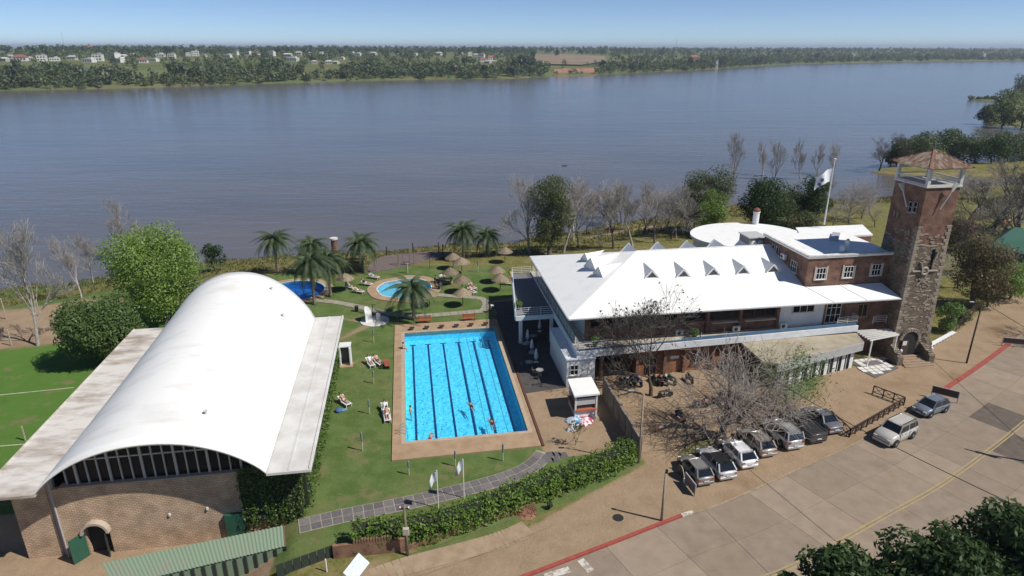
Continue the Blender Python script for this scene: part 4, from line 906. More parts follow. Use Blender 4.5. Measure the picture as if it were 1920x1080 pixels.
# ---- pergola and tiled court between porch and tower
pg = thing('pergola', 'white slatted pergola between the porch and the tower', 'pergola', W(0, 0), TH)
for k in range(7):
    t = k / 6; MB().bar((39.9, 7.0 + 2.6 * t, 3.35), (44.2, 7.9 + 1.6 * t, 3.35), .09, .14).build('beam', white_metal, pg)
for x_, y_ in ((40.2, 7.0), (44.0, 7.9)): box('post', (x_, y_, 1.65), (.12, .12, 3.3), white_metal, pg)
ct = struct(MB().prism([(38.9, 6.6), (39.4, 4.5), (43.6, 6.2), (43.9, 8.9), (39.6, 9.4)], -.1, .05).build('court', material('court_joint', (.12, .11, .10), .9), None, loc=W(0, 0), rotz=TH))
wt = material('white_tile', (.72, .70, .66), .7, nscale=4, noise=.12); me_ = MB().box((0, 0, .0), (.62, .52, .06)).mesh('court_tile'); me_.materials.append(wt)
poly_ct = np.array([(39.2, 6.4), (39.5, 4.8), (43.4, 6.4), (43.7, 8.7), (39.7, 9.2)])
for i in range(8):
    for j in range(9):
        c_ = (39.3 + i * .72, 4.9 + j * .62)
        if inside(np.array([c_]), poly_ct)[0]: obj('court_tile', me_, None, ct, loc=(c_[0], c_[1], .065))
# white bench on little balusters
a_, b_ = P(1738, 656), P(1787, 629); bn = thing('stone_bench', 'long white bench slab on little balusters beside the tower', 'bench', a_)
d_ = b_ - a_; MB().bar((0, 0, .5), (d_.x, d_.y, .5), .5, .09).build('seat', white_wall, bn)
for k in range(9): p = d_ * ((k + .5) / 9); MB().lathe([(.06, 0), (.11, .18), (.06, .32), (.09, .46)], 8, (p.x, p.y, 0)).build('baluster', white_wall, bn)
# ================================================================== VEGETATION
def leaf_cloud(blobs, n, size, seed, shell=.55, up=.35, aspect=1.0, droop=0.0):
    g = np.random.default_rng(seed); B = np.array(blobs, float); wt = (B[:, 3] * B[:, 4] * B[:, 5]) ** (2 / 3); wt /= wt.sum()
    k = g.choice(len(B), n, p=wt); d = g.normal(size=(n, 3)); d /= np.linalg.norm(d, axis=1)[:, None]
    rad = shell + (1.04 - shell) * g.random(n) ** .7; p = B[k, :3] + d * B[k, 3:6] * rad[:, None]
    nrm = d + g.normal(size=(n, 3)) * .75; nrm[:, 2] += up; nrm /= np.linalg.norm(nrm, axis=1)[:, None]
    t = g.normal(size=(n, 3)); t[:, 2] -= droop; t -= nrm * (t * nrm).sum(1)[:, None]; t /= np.linalg.norm(t, axis=1)[:, None]; bt = np.cross(nrm, t)
    s = size * (.6 + .8 * g.random(n))[:, None]; a = t * s * .5 * aspect; b = bt * s * .32
    V = np.stack([p - a, p + b - a * .1, p + a, p - b - a * .1], 1).reshape(-1, 3); F = np.arange(4 * n).reshape(n, 4); return V, F
def clumps(h, r, n, seed, zc=.62, zr=.36, rr=.42):
    """a crown as clumps over an uneven ellipsoid"""
    g = np.random.default_rng(seed); out = []
    for i in range(n):
        d = g.normal(size=3); d /= np.linalg.norm(d); q = .5 + .5 * g.random(); s = rr * r * (.65 + .7 * g.random())
        out.append((d[0] * r * .68 * q, d[1] * r * .68 * q, h * zc + d[2] * h * zr * q, s, s, s * .85))
    return out
def segs_mesh(segs, k1=5):
    """segments (p0,p1,r0,r1) to tapered tubes"""
    S = np.array([(*a, *b, r0, r1) for a, b, r0, r1 in segs], float); p0, p1 = S[:, :3], S[:, 3:6]; d = p1 - p0; L = np.linalg.norm(d, axis=1) + 1e-9; d /= L[:, None]
    ref = np.where(np.abs(d[:, 2:3]) < .9, np.array([[0, 0, 1.]]), np.array([[1., 0, 0]])); a = np.cross(d, ref); a /= np.linalg.norm(a, axis=1)[:, None]; b = np.cross(d, a)
    Vs, Fs, off = [], [], 0
    for k, sel in ((k1, S[:, 6] > .05), (3, S[:, 6] <= .05)):
        if not sel.any(): continue
        t = np.arange(k) * 2 * np.pi / k; c, s = np.cos(t), np.sin(t); n = sel.sum()
        ringd = a[sel][:, None, :] * c[None, :, None] + b[sel][:, None, :] * s[None, :, None]
        r0 = p0[sel][:, None, :] + ringd * S[sel, 6][:, None, None]; r1 = p1[sel][:, None, :] + ringd * S[sel, 7][:, None, None]
        V = np.concatenate([r0, r1], 1).reshape(-1, 3); base = off + np.arange(n)[:, None] * 2 * k; i = np.arange(k); j = (i + 1) % k
        F = np.stack([base + i, base + j, base + k + j, base + k + i], -1).reshape(-1, 4); Vs.append(V); Fs.append(F); off += len(V)
    return np.vstack(Vs), np.vstack(Fs)
def grow_tree(seed, h, r0, levels=5, spread=.6, fork=.35, nch=(3, 4, 4, 4, 3, 3), up=.25, wander=.12, trunk=.35, lean=(0, 0), tips=None, ratio=.62, rmin=.013):
    rg = random.Random(seed); segs = []
    def branch(p, d, L, r, lev):
        n = 4 if lev < 2 else 3; pts = [p]; q = d.copy()
        for i in range(n):
            q = (q + Vector((rg.gauss(0, wander), rg.gauss(0, wander), rg.gauss(0, wander * .6) + up * .12))).normalized(); pts.append(pts[-1] + q * (L / n))
        for i in range(n):
            ra, rb = r * (1 - .55 * i / n), r * (1 - .55 * (i + 1) / n); segs.append((pts[i], pts[i + 1], max(ra, rmin), max(rb, rmin)))
        if lev >= levels:
            if tips is not None: tips.append(pts[-1])
            return
        m = nch[min(lev, len(nch) - 1)]
        for c in range(m):
            f = fork + (1 - fork) * (c + .6 + .4 * rg.random()) / m; f = min(f, 1.0); idx = f * n; i = min(int(idx), n - 1); bp = pts[i].lerp(pts[i + 1], idx - i)
            dd = (pts[i + 1] - pts[i]).normalized(); ax = dd.orthogonal().normalized(); ax.rotate(Quaternion(dd, rg.random() * 6.283 + c * 2.4)); ang = spread * (.7 + .6 * rg.random())
            nd_ = (dd * math.cos(ang) + ax * math.sin(ang)); nd_.z += up * .3; nd_.normalize()
            branch(bp, nd_, L * ratio * (.75 + .5 * rg.random()), r * (1 - .5 * f) * .62, lev + 1)
        branch(pts[-1], (pts[-1] - pts[-2]).normalized(), L * ratio * .9, r * .42, lev + 1)
    branch(Vector((0, 0, -.3)), Vector((lean[0], lean[1], 1)).normalized(), h * trunk + .3, r0, 0)
    return segs
def bark(name, c, c2): return material(name, c, .9, nscale=5, col2=c2, bump=.3, spec=.1)
bark_pale = bark('bark_pale', (.45, .415, .385), (.29, .265, .245)); bark_grey = bark('bark_grey', (.17, .15, .135), (.095, .085, .08)); bark_dark = bark('bark_dark', (.075, .058, .048), (.045, .036, .03)); bark_brown = bark('bark_brown', (.13, .095, .07), (.08, .06, .045)); bark_mid = bark('bark_mid', (.20, .16, .13), (.11, .085, .07)); bark_twig = bark('bark_twig', (.42, .375, .335), (.27, .235, .205))
def fit_h(segs, h):
    z = max(max(a.z, b.z) for a, b, _, _ in segs); k = h / z
    return [(a * k, b * k, r0, r1) for a, b, r0, r1 in segs]
def split_bare(name, segs, mat, twig_mat, root):
    tr = [s for s in segs if s[2] > .055] or segs[:4]; tw = [s for s in segs if s[2] <= .055]
    for nm, ss, m in (('trunk', tr, mat), ('crown', tw, twig_mat)):
        if ss: V, F = segs_mesh(ss, 6); obj(nm, np_mesh(nm, V, F, True), m, root)
leafy = {}
def leaves(name, blobs, n, size, seed, mat, root, part='crown', **kw):
    V, F = leaf_cloud(blobs, n, size, seed, **kw); return obj(part, np_mesh(part, V, F), mat, root)
L_bright = leaf_material('leaf_bright', (.155, .255, .048), (.31, .41, .115), .52); L_willow = leaf_material('leaf_willow', (.11, .195, .055), (.21, .30, .10), .45); L_dark = leaf_material('leaf_dark', (.032, .062, .020), (.070, .115, .038), .4); L_olive = leaf_material('leaf_olive', (.10, .125, .055), (.175, .195, .09), .45)
L_hedge = leaf_material('leaf_hedge', (.115, .215, .032), (.25, .36, .085), .48); L_ivy = leaf_material('leaf_ivy', (.075, .15, .028), (.18, .265, .065), .42); L_palm = leaf_material('leaf_palm', (.055, .095, .042), (.125, .165, .085), .4); L_front = leaf_material('leaf_front', (.034, .070, .022), (.092, .150, .050), .42); L_brown = leaf_material('leaf_brown', (.13, .112, .058), (.21, .18, .095), .4)

def broadleaf(name, label, base, h, r, mat, seed, n=7000, size=.3, ncl=26, bk=bark_grey, group=None, zc=.60, zr=.36, rr=.42, **kw):
    t = thing(name, label, 'tree', base, random.random() * 6.28, group)
    sg = grow_tree(seed, h, .035 * h, 3, .75, .3, (4, 4, 3), .3, trunk=.34); sg = [s for s in fit_h(sg, h * .86) if s[2] > .02]
    V, F = segs_mesh(sg, 6); obj('trunk', np_mesh('trunk', V, F, True), bk, t)
    leaves(name, clumps(h, r, ncl, seed, zc, zr, rr), n, size, seed, mat, t, **kw); return t
b_ = P(312, 606)
broadleaf('round_tree', 'big round bright green tree behind the vaulted hall', b_, 13.2, 7.0, L_bright, 3, 34000, .27, 52, zc=.54, zr=.42, rr=.34)
broadleaf('willow_tree', 'bushy willow with fine soft foliage touching the stained side roof', P(204, 676), 8.8, 4.7, L_willow, 5, 30000, .23, 34, zc=.5, zr=.42, rr=.42, aspect=1.7, droop=1.0)
broadleaf('small_tree', 'small dark tree at the river edge behind the round tree', PG(405, 508), 4.6, 2.2, L_dark, 8, 1600, .3, 10)
# bare river trees: a few grown shapes, copied
BARE = {}
for key, sd_, bk, tw, kw in (('pale', 21, bark_pale, bark_pale, dict(spread=.55, up=.45, trunk=.40, ratio=.66)), ('pale2', 33, bark_pale, bark_pale, dict(spread=.42, up=.6, trunk=.45)), ('grey', 45, bark_grey, bark_pale, dict(spread=.5, up=.5, trunk=.4)), ('dark', 57, bark_dark, bark_grey, dict(spread=.62, up=.3, trunk=.34)), ('bushy', 69, bark_grey, bark_pale, dict(spread=.8, up=.25, trunk=.22))):
    sg = fit_h(grow_tree(sd_, 10, .19 if key != 'dark' else .26, 5, nch=(5, 4, 3, 3, 2), **kw), 10.0)
    V1, F1 = segs_mesh([s for s in sg if s[2] > .05], 6); V2, F2 = segs_mesh([s for s in sg if s[2] <= .05], 4)
    m1, m2 = np_mesh('trunk', V1, F1, True), np_mesh('crown', V2, F2, True); m1.materials.append(bk); m2.materials.append(tw); BARE[key] = (m1, m2)
def bare(kind, base, h, label, group=None, name='bare_tree', sxy=1.0):
    t = thing(name, label, 'tree', base, random.random() * 6.28, group); t.scale = (h / 10 * sxy, h / 10 * sxy, h / 10)
    obj('trunk', BARE[kind][0], None, t); obj('crown', BARE[kind][1], None, t); return t
gL = 'pale leafless trees on the left bank'; gR = 'leafless trees along the river behind the clubhouse'
for k, u, v, vt in (('pale', 70, 648, 402),): p = P(u, v); bare(k, p, zat(p, vt), 'tall pale leafless tree rising from the sandy track beside the fence posts', sxy=.72)
for k, u, v, vt in (('pale2', 153, 558, 440), ('pale', 176, 532, 432), ('pale2', 233, 505, 372)): p = PG(u, v); bare(k, p, zat(p, vt) - p.z, 'slender pale leafless tree at the water behind the willow', gL, sxy=.85)
nth = 0
for k, u, v, vt in (('pale', 994, 476, 322), ('pale2', 1056, 474, 330), ('pale', 1086, 463, 338), ('grey', 1109, 420, 350), ('dark', 1130, 416, 345), ('grey', 1150, 466, 338), ('pale2', 1186, 466, 332), ('grey', 1227, 456, 345), ('pale', 1268, 446, 342), ('bushy', 1125, 468, 412), ('bushy', 1290, 440, 350), ('grey', 1165, 418, 335)):
    nth += 1; p = PG(u, v); bare(k, p, zat(p, vt) - p.z, 'leafless bank tree, %s counted from the loose olive tree behind the clubhouse' % ('first', 'second', 'third', 'fourth', 'fifth', 'sixth', 'seventh', 'eighth', 'ninth', 'tenth', 'eleventh', 'twelfth')[nth - 1] if k != 'bushy' else ('low twiggy leafless tree close behind the white roof ridge' if u < 1200 else 'many-stemmed leafless tree beside the bright green pointed tree'), gR)
for i, (k, u, v, vt) in enumerate((('grey', 1100, 440, 352), ('pale2', 1142, 436, 345), ('bushy', 1206, 440, 362), ('pale', 1212, 430, 338), ('grey', 1248, 438, 350), ('bushy', 1258, 448, 375), ('bushy', 1300, 430, 338), ('bushy', 1475, 405, 350), ('grey', 1545, 400, 318), ('bushy', 1575, 392, 340), ('bushy', 1630, 402, 352), ('pale2', 1075, 450, 345))):
    p = PG(u, v); bare(k, p, zat(p, vt) - p.z, 'thin leafless tree filling the belt along the water behind the bank row', 'leafless trees filling the belt along the water', sxy=1.0 if k != 'bushy' else 1.3)
for k, u, v, vt in (('pale', 1372, 352, 242), ('pale2', 1429, 345, 262), ('grey', 1449, 352, 256), ('pale2', 1501, 352, 258), ('pale2', 1532, 340, 262), ('grey', 1560, 345, 262)):
    p = PG(u, v); bare(k, p, zat(p, vt) - p.z, 'slim leafless tree at the water beyond the dark green trees', gR + ' farther off', sxy=.62)
for k, u, v, vt in (('bushy', 1590, 418, 335), ('bushy', 1615, 410, 345), ('bushy', 1560, 430, 372), ('bushy', 1490, 428, 388), ('bushy', 1640, 425, 375)):
    p = PG(u, v); bare(k, p, zat(p, vt) - p.z, 'twiggy grey shrub without leaves near the white flag', 'twiggy shrubs near the flag', 'bare_shrub', 1.25)
for u, v, vt in ((1648, 322, 256), (1667, 316, 246)): p = P(u, v, WATER); bare('dark', p, zat(p, vt) - WATER, 'dark leafless tree standing in the flooded point', 'drowned trees at the point')
for k, u, v, vt in (('dark', 1862, 428, 296), ('dark', 1908, 440, 300), ('bushy', 1838, 400, 320), ('bushy', 1885, 380, 300), ('bushy', 1815, 380, 322)):
    p = P(u, v); bare(k, p, zat(p, vt), {1862: 'spreading dark leafless tree beside the yellow play tube', 1908: 'dark leafless tree rising behind the green canopy tent', 1838: 'twiggy leafless tree behind the pink hut', 1885: 'twiggy leafless tree on the lawn behind the yellow play tube', 1815: 'leafless tree just beyond the tower lookout'}[u], 'leafless park trees beyond the tower', sxy=1.3)
# green trees behind the clubhouse
def tree_px(name, label, u, v, vt, r, mat, seed, n, size, ncl=18, group=None, **kw):
    p = PG(u, v); return broadleaf(name, label, p, zat(p, vt) - p.z, r, mat, seed, n, size, ncl, group=group, **kw)
tree_px('pale_green_tree', 'small olive tree between the bare trees and the bright pointed tree', 1285, 436, 350, 3.2, L_olive, 141, 5000, .24, 18, aspect=1.4)
tree_px('pale_green_tree', 'pale olive tree between the two dark evergreens', 1472, 425, 352, 3.2, L_olive, 142, 5000, .24, 18, aspect=1.4)
tree_px('olive_tree', 'loose olive green tree behind the white roof corner', 1030, 478, 345, 4.8, L_olive, 12, 13000, .24, 26, zc=.58, zr=.42, aspect=1.6)
tree_px('pale_green_tree', 'broad pale olive tree half in leaf on the bank', 1325, 432, 318, 6.0, L_olive, 14, 13000, .26, 26, aspect=1.4)
tree_px('bright_shrub_tree', 'bright green pointed tree behind the oval white roof', 1328, 445, 350, 3.6, L_bright, 15, 10000, .26, 22, zc=.5, zr=.45)
tree_px('dark_evergreen', 'dense dark evergreen behind the red capped chimney', 1425, 440, 336, 5.4, L_dark, 16, 15000, .30, 30)
tree_px('dark_evergreen', 'dark evergreen tree left of the white flag', 1515, 425, 330, 4.4, L_dark, 17, 10000, .30, 24)
tree_px('small_shrub', 'low olive shrub below the flagpole behind the flat roof', 1505, 438, 398, 3.4, L_olive, 18, 3000, .3, 14, zc=.5)
tree_px('brown_tree', 'fuzzy brownish tree just coming into leaf beside the tower', 1822, 578, 432, 4.0, L_brown, 19, 9000, .26, 26, zc=.6, zr=.40)
tree_px('green_shrub_tree', 'fresh green shrub below the tennis court fence', 1893, 560, 488, 3.2, L_bright, 20, 4200, .28, 18, zc=.5, zr=.42)
tree_px('green_bush', 'leafy green bush at the foot of the tower buttress', 1772, 622, 560, 1.7, L_willow, 22, 2600, .22, 12, zc=.5, zr=.45)
tree_px('low_bush', 'low shrub beside the tiled court at the pergola', 1640, 650, 625, 1.2, L_olive, 24, 900, .2, 8, zc=.5)
tree_px('low_bush', 'low rough shrub along the fence right of the tower', 1800, 606, 575, 1.6, L_olive, 25, 1600, .22, 9, zc=.5)
for i, (u, v, vt) in enumerate(((1800, 470, 380), (1830, 455, 360), (1850, 520, 430), (1795, 540, 470), (1905, 470, 350), (1880, 440, 330), (1815, 415, 335))):
    p = P(u, v); bare('bushy' if i % 2 else 'dark', p, zat(p, vt), ('brown twiggy tree close behind the tower', 'leafless twiggy tree beside the pink hut', 'leafless twiggy tree at the corner of the tennis court', 'leafless twiggy tree against the side of the tower', 'tall leafless tree over the green canopy tent', 'leafless tree between the tent and the yellow play tube', 'leafless tree on the park lawn under the tower lookout')[i], 'leafless park trees beyond the tower', sxy=1.35)
tree_px('brown_tree', 'fuzzy brown thicket behind the pink hut', 1790, 470, 405, 3.6, L_brown, 26, 5000, .24, 18, zc=.55)
tree_px('brown_tree', 'fuzzy brown thicket along the park fence', 1850, 575, 500, 3.0, L_brown, 27, 4500, .22, 18, zc=.5)
# feathery tree and bare trees in front of the clubhouse
p = P(1478, 772); t = thing('feathery_tree', 'low half bare tree with feathery green leaf before the porch', 'tree', p, .4)
sg = fit_h(grow_tree(81, 7, .16, 4, 1.0, .25, (5, 4, 4, 3), .1, trunk=.22), 7.2); split_bare('x', sg, bark_mid, bark_twig, t)
leaves('x', clumps(7.2, 5.4, 40, 83, .58, .34, .30), 2600, .13, 83, L_willow, t, 'foliage', shell=.2, aspect=2.2)
p = P(1220, 742); H_ = zat(p, 548); t = thing('bare_street_tree', 'leafless tree with dark seed clusters against the white roof', 'tree', p, 1.0)
tips = []; sg = grow_tree(91, H_, .24, 5, .85, .3, (5, 4, 4, 3, 2), .14, trunk=.36, tips=tips, ratio=.68); zmx = max(s[1].z for s in sg); k_ = H_ / zmx
split_bare('x', [(a * k_, b * k_, c * 1.0, d) for a, b, c, d in sg], bark_brown, bark_grey, t)
tp = np.array([tuple(q * k_) for q in tips if (q * k_).z > H_ * .55]); rs = np.random.default_rng(5); tp = tp[rs.permutation(len(tp))[:420]]
V, F = leaf_cloud([(*q, .1, .1, .14) for q in tp], 1700, .17, 6, 0.0); obj('seed_clusters', np_mesh('seed_clusters', V, F), material('seed_dark', (.05, .035, .025), .9), t)
p = P(1357, 815); H_ = zat(p, 628); t = thing('bare_street_tree', 'wide leafless tree with thick spreading limbs beside the parked cars', 'tree', p, 2.2)
sg = fit_h(grow_tree(103, H_, .40, 4, .92, .12, (6, 5, 5, 4), .10, trunk=.20, ratio=.80, rmin=.016), H_); split_bare('x', sg, bark_mid, bark_twig, t)
p = P(1440, 800); t = thing('bare_street_tree', 'thin leafless tree leaning over the parked pickup', 'tree', p, 4.0)
sg = fit_h(grow_tree(117, 6, .18, 4, .9, .2, (5, 4, 4, 3), .12, trunk=.25, ratio=.78, rmin=.015), 6.3); split_bare('x', sg, bark_mid, bark_twig, t)
p = P(1920, 690); t = thing('bare_street_tree', 'leafless tree casting thin shadows on the footpath by the road', 'tree', P(1960, 640), 1.0)
sg = fit_h(grow_tree(121, 7, .16, 4, .85, .2, (4, 4, 3, 3), .15, trunk=.25, ratio=.7), 7.0); split_bare('x', sg, bark_mid, bark_twig, t)
p = P(1080, 835); t = thing('sapling', 'thin young tree beside the paver path and heap of covers', 'tree', p, 1.0)
sg = fit_h(grow_tree(131, 2.6, .04, 3, .7, .3, (4, 3, 3), .15), 2.4); V, F = segs_mesh(sg, 5); obj('trunk', np_mesh('trunk', V, F, True), bark_brown, t); leaves('x', clumps(2.5, .9, 6, 4, .75, .2, .4), 160, .16, 9, L_olive, t)
# evergreen trees in the near corner, across the road
for i, (u, v, z, r, h, lb) in enumerate(((1905, 1005, 8.6, 3.2, 11.0, 'tall dark evergreen across the road, tallest of its clump'), (1770, 1062, 7.6, 3.3, 10.2, 'dark evergreen across the road beside the tallest of the clump'), (1590, 1068, 6.6, 2.7, 8.8, 'smaller dark evergreen at the end of the clump across the road'), (1475, 1100, 5.2, 1.5, 6.7, 'narrow young evergreen standing alone across the road'), (1690, 1130, 6.2, 3.2, 9.0, 'dark evergreen at the back of the clump across the road'), (1990, 1080, 7.5, 3.5, 10.5, 'broad dark evergreen at the edge of the clump across the road'))):
    c_ = P(u, v, z); broadleaf('evergreen_tree', lb, (c_.x, c_.y, -.1), h - .7, r, L_front, 200 + i, int(1500 * r * r * .55) + 1800, .27, int(14 * r), zc=.68, zr=.30, rr=.34, aspect=1.5, up=.6)
# palms with every frond its own piece
def frond_mesh(seed, L=2.9):
    g = np.random.default_rng(seed); n = 26; V = []; F = []; rp = []
    for i in range(n + 1):
        f = i / n; x = L * (f - .12 * f * f); z = L * (.42 * f - 1.02 * f ** 2.3); rp.append(np.array((x * .92, 0, z)))
    for i in range(2, n):
        f = i / n; ln = .62 * math.sin(math.pi * min(1, f * .9 + .1)) ** .7 * (.9 + .2 * g.random()); t = rp[i + 1] - rp[i]; t /= np.linalg.norm(t)
        for sd_ in (-1, 1):
            out = np.array((t[0] * .55, sd_ * .85, t[2] * .55 - .45 - .25 * g.random())); out /= np.linalg.norm(out); e = rp[i] + out * ln; wv = t * .06
            b0_ = len(V); V += [rp[i] - wv, rp[i] + wv, e + wv * .4, e - wv * .4]; F.append((b0_, b0_ + 1, b0_ + 2, b0_ + 3))
    for i in range(n):
        b0_ = len(V); w_ = np.array((0, .03 * (1 - i / n) + .008, 0)); V += [rp[i] - w_, rp[i] + w_, rp[i + 1] + w_, rp[i + 1] - w_]; F.append((b0_, b0_ + 1, b0_ + 2, b0_ + 3))
    return np_mesh('frond', V, F)
FR = [frond_mesh(s, 2.9) for s in (1, 2, 3)]
for m_ in FR: m_.materials.append(L_palm)
palm_bark = material('palm_bark', (.25, .21, .165), .9, nscale=6, col2=(.15, .125, .10), stretch=(1, 1, 4), bump=.4)
def palm(u, v, vc, label, s=1.0):
    p = PG(u, v); h = zat(p, vc) - p.z; t = thing('palm_tree', label, 'palm', p, random.random() * 6.28, 'palms around the pools')
    MB().lathe([(.30, -.2), (.22, .4), (.19, h * .5), (.16, h - .6), (.22, h - .2), (.12, h + .1)], 9).build('trunk', palm_bark, t, smooth=True)
    for k in range(30):
        o = obj('frond', FR[k % 3], None, t, (0, 0, h)); o.scale = (s * random.uniform(1.15, 1.5),) * 3
        o.rotation_euler = (random.uniform(-.15, .15), -R(62) + R(86) * (k / 29) ** .8 , k * 2.39996)
palm(522, 512, 452, 'tall palm standing alone at the rustic fence by the river')
palm(590, 571, 492, 'palm leaning over the round deep blue pool', 1.05); palm(620, 556, 490, 'palm beside the round deep blue pool with fronds over its neighbour', 1.05); palm(590, 512, 462, 'shorter palm behind the two palms at the round pool', .9)
palm(681, 511, 458, 'palm beside the stone barbecue shelter', 1.0); palm(776, 600, 545, 'low palm in front of the curvy paddling pool', 1.05)
palm(869, 487, 435, 'tall palm over the thatched parasols', 1.1); palm(913, 481, 443, 'palm behind the lawn next to the tall palm over the parasols', .95)
# hedge along the street and ivy on the hall
def hedge(name, label, pts, z0, z1, th, n, size, mat, seed, cat):
    g = np.random.default_rng(seed); pts = [np.array(p, float) for p in pts]; ln = [np.linalg.norm(pts[i + 1] - pts[i]) for i in range(len(pts) - 1)]; tot = sum(ln); B = []
    nb = int(tot / .42)
    for i in range(nb):
        s = tot * (i + g.random()) / nb; j = 0
        while j < len(ln) - 1 and s > ln[j]: s -= ln[j]; j += 1
        q = pts[j] + (pts[j + 1] - pts[j]) * s / ln[j]; t = (pts[j + 1] - pts[j]) / ln[j]; nn = np.array((t[1], -t[0]))
        for zz in np.arange(z0 + .3, z1, .42):
            for o in (-th / 2, 0, th / 2): B.append((*(q + nn * (o + g.normal() * .06)), zz + g.normal() * .1, .36, .36, .34))
    t_ = thing(name, label, cat, (0, 0, 0)); leaves(name, B, n, size, seed, mat, t_, 'foliage', shell=.7, up=.5)
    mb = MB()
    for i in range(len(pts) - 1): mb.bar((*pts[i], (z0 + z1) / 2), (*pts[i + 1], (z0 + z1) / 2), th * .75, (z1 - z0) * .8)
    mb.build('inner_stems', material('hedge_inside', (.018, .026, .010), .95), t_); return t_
hp = [W(x, y).to_2d()[:] for x, y in [(8.3, -5.4), (5.5, -7.2), (2, -8.5), (-1.6, -9.8), (-6, -11.6), (-9.4, -12.7), (-12.5, -13.0), (-15.2, -12.9)]]
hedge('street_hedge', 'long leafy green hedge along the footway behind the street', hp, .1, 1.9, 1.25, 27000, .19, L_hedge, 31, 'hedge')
HW = lambda a, y: W(HX + a, HY + y).to_2d()[:]
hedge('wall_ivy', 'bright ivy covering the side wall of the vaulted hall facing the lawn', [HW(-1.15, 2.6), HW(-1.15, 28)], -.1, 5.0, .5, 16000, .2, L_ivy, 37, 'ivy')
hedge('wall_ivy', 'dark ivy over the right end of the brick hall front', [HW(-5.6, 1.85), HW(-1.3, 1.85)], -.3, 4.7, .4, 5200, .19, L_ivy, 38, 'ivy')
# tufts of rough grass on the bank
g = np.random.default_rng(77); n = 9000; q = np.column_stack([g.uniform(-110, 110, n * 3), g.uniform(85, 185, n * 3)]); ds = sdist(q, NEAR_SHORE); q = q[(ds > .5) & (ds < 20)][:n]; zz = near_h(q)
nb = 4; P0 = np.repeat(np.column_stack([q, zz]), nb, 0) + np.column_stack([g.normal(size=(len(q) * nb, 2)) * .18, np.zeros(len(q) * nb)]); hh = g.uniform(.2, .55, len(P0)); an = g.random(len(P0)) * 6.28; wv = np.column_stack([np.cos(an), np.sin(an), np.zeros(len(P0))]) * .09
tipv = P0 + np.column_stack([g.normal(size=(len(P0), 2)) * .12, hh]); V = np.stack([P0 - wv, P0 + wv, tipv], 1).reshape(-1, 3)
tag(obj('bank_grass', np_mesh('bank_grass', V, np.arange(len(V)).reshape(-1, 3)), leaf_material('leaf_grass', (.08, .10, .025), (.20, .18, .07))), 'rough tufted grass on the river bank', 'grass', kind='stuff')

# ================================================================== FAR BANK
CR = []
for s_ in range(5):
    g = np.random.default_rng(300 + s_); tall = s_ == 4
    bl = [((g.random() - .5) * 4 * (.4 if tall else 1), (g.random() - .5) * 4 * (.4 if tall else 1), 3.0 + g.random() * (6.5 if tall else 3.6), 1.9 + g.random(), 1.9 + g.random(), 1.6 + g.random()) for _ in range(8)]
    V, F = leaf_cloud(bl, 150, 2.0, 310 + s_, .6); CR.append((V, F))
TRK = MB().tube([(0, 0, -1), (.1, 0, 2), (0, .1, 4)], [.3, .22, .12], 5).mesh('trunk'); TRK.materials.append(bark_brown)
Lf = [leaf_material('far_leaf_%d' % i, a, b_, .25) for i, (a, b_) in enumerate([((.068, .100, .044), (.120, .155, .070)), ((.110, .145, .055), (.180, .215, .095)), ((.125, .125, .080), (.185, .175, .120)), ((.044, .070, .042), (.080, .108, .062))])]
FM = [(np_mesh('crown', *CR[i % 5]), i % 4) for i in range(10)]
for m_, k in FM: m_.materials.append(Lf[k])
FLBL = ['dark green tree on the far river bank', 'mid green tree on the far river bank', 'brownish olive tree on the far river bank', 'very dark tree on the far river bank']
g = np.random.default_rng(900); L_far = len(s_pts); keepout = [np.array([PF(u, v).to_2d()[:] for u, v in q]) for q in ([(1000, 126), (997, 102), (1060, 101), (1140, 105), (1140, 120), (1090, 127)], [(205, 151), (250, 134), (300, 131), (425, 136), (405, 148), (300, 153)], [(1030, 141), (1030, 128), (1125, 126), (1128, 138)], [(830, 128), (838, 100), (852, 100), (846, 128)], [(570, 146), (565, 132), (640, 130), (650, 142)])]
HOUSE_PX = [(7, 113), (40, 112), (52, 110), (80, 113), (103, 112), (137, 110), (168, 115), (185, 112), (217, 108), (230, 107), (227, 115), (267, 113), (290, 113), (323, 108), (353, 103), (367, 103), (383, 105), (443, 101), (467, 100), (480, 101), (560, 101), (583, 100), (603, 101), (550, 113), (590, 117), (617, 118), (630, 118), (660, 101), (670, 103), (700, 102), (743, 102), (777, 102), (823, 102), (863, 101), (880, 102), (893, 103), (937, 101), (903, 108), (915, 117), (540, 104), (510, 103), (20, 108), (300, 105), (250, 104), (1598, 105), (1843, 104), (640, 110), (428, 106)]
HQ = [PF(u, v + 2) for u, v in HOUSE_PX + [(163, 139), (920, 112), (905, 114), (1300, 114), (268, 116)]]; HA = np.array([(q.x / q.y, math.hypot(q.x, q.y)) for q in HQ])
def far_points(n, d0, d1, bias=1.0, a0=-.86, a1=.84):
    n2 = n * 3; az = g.uniform(a0, a1, n2); i = np.searchsorted(s_pts[:, 0] / s_pts[:, 1], az); i = np.clip(i, 1, L_far - 1)
    d = d0 + (d1 - d0) * g.random(n2) ** bias; q = s_pts[i] + g.normal(size=(n2, 2)) * 4 + d[:, None] * dirv[i]
    ok = sdist(q, FAR_LAND) > -1
    for k in keepout: ok &= ~inside(q, k)
    ok &= (wob(q, 130.0, d0) + g.normal(size=len(q)) * .35 > -.25) | (d < 90)
    qa, qd = q[:, 0] / q[:, 1], np.linalg.norm(q, axis=1)
    if d0 >= 100 or d1 > 170:
        for ha, hd_ in HA: ok &= ~((np.abs(qa - ha) < 10.5 / hd_) & (qd < hd_ + 10) & (qd > hd_ - 260) & (d > 45))
    return q[ok][:n]
ft = far_points(210, 3, 90, .8)
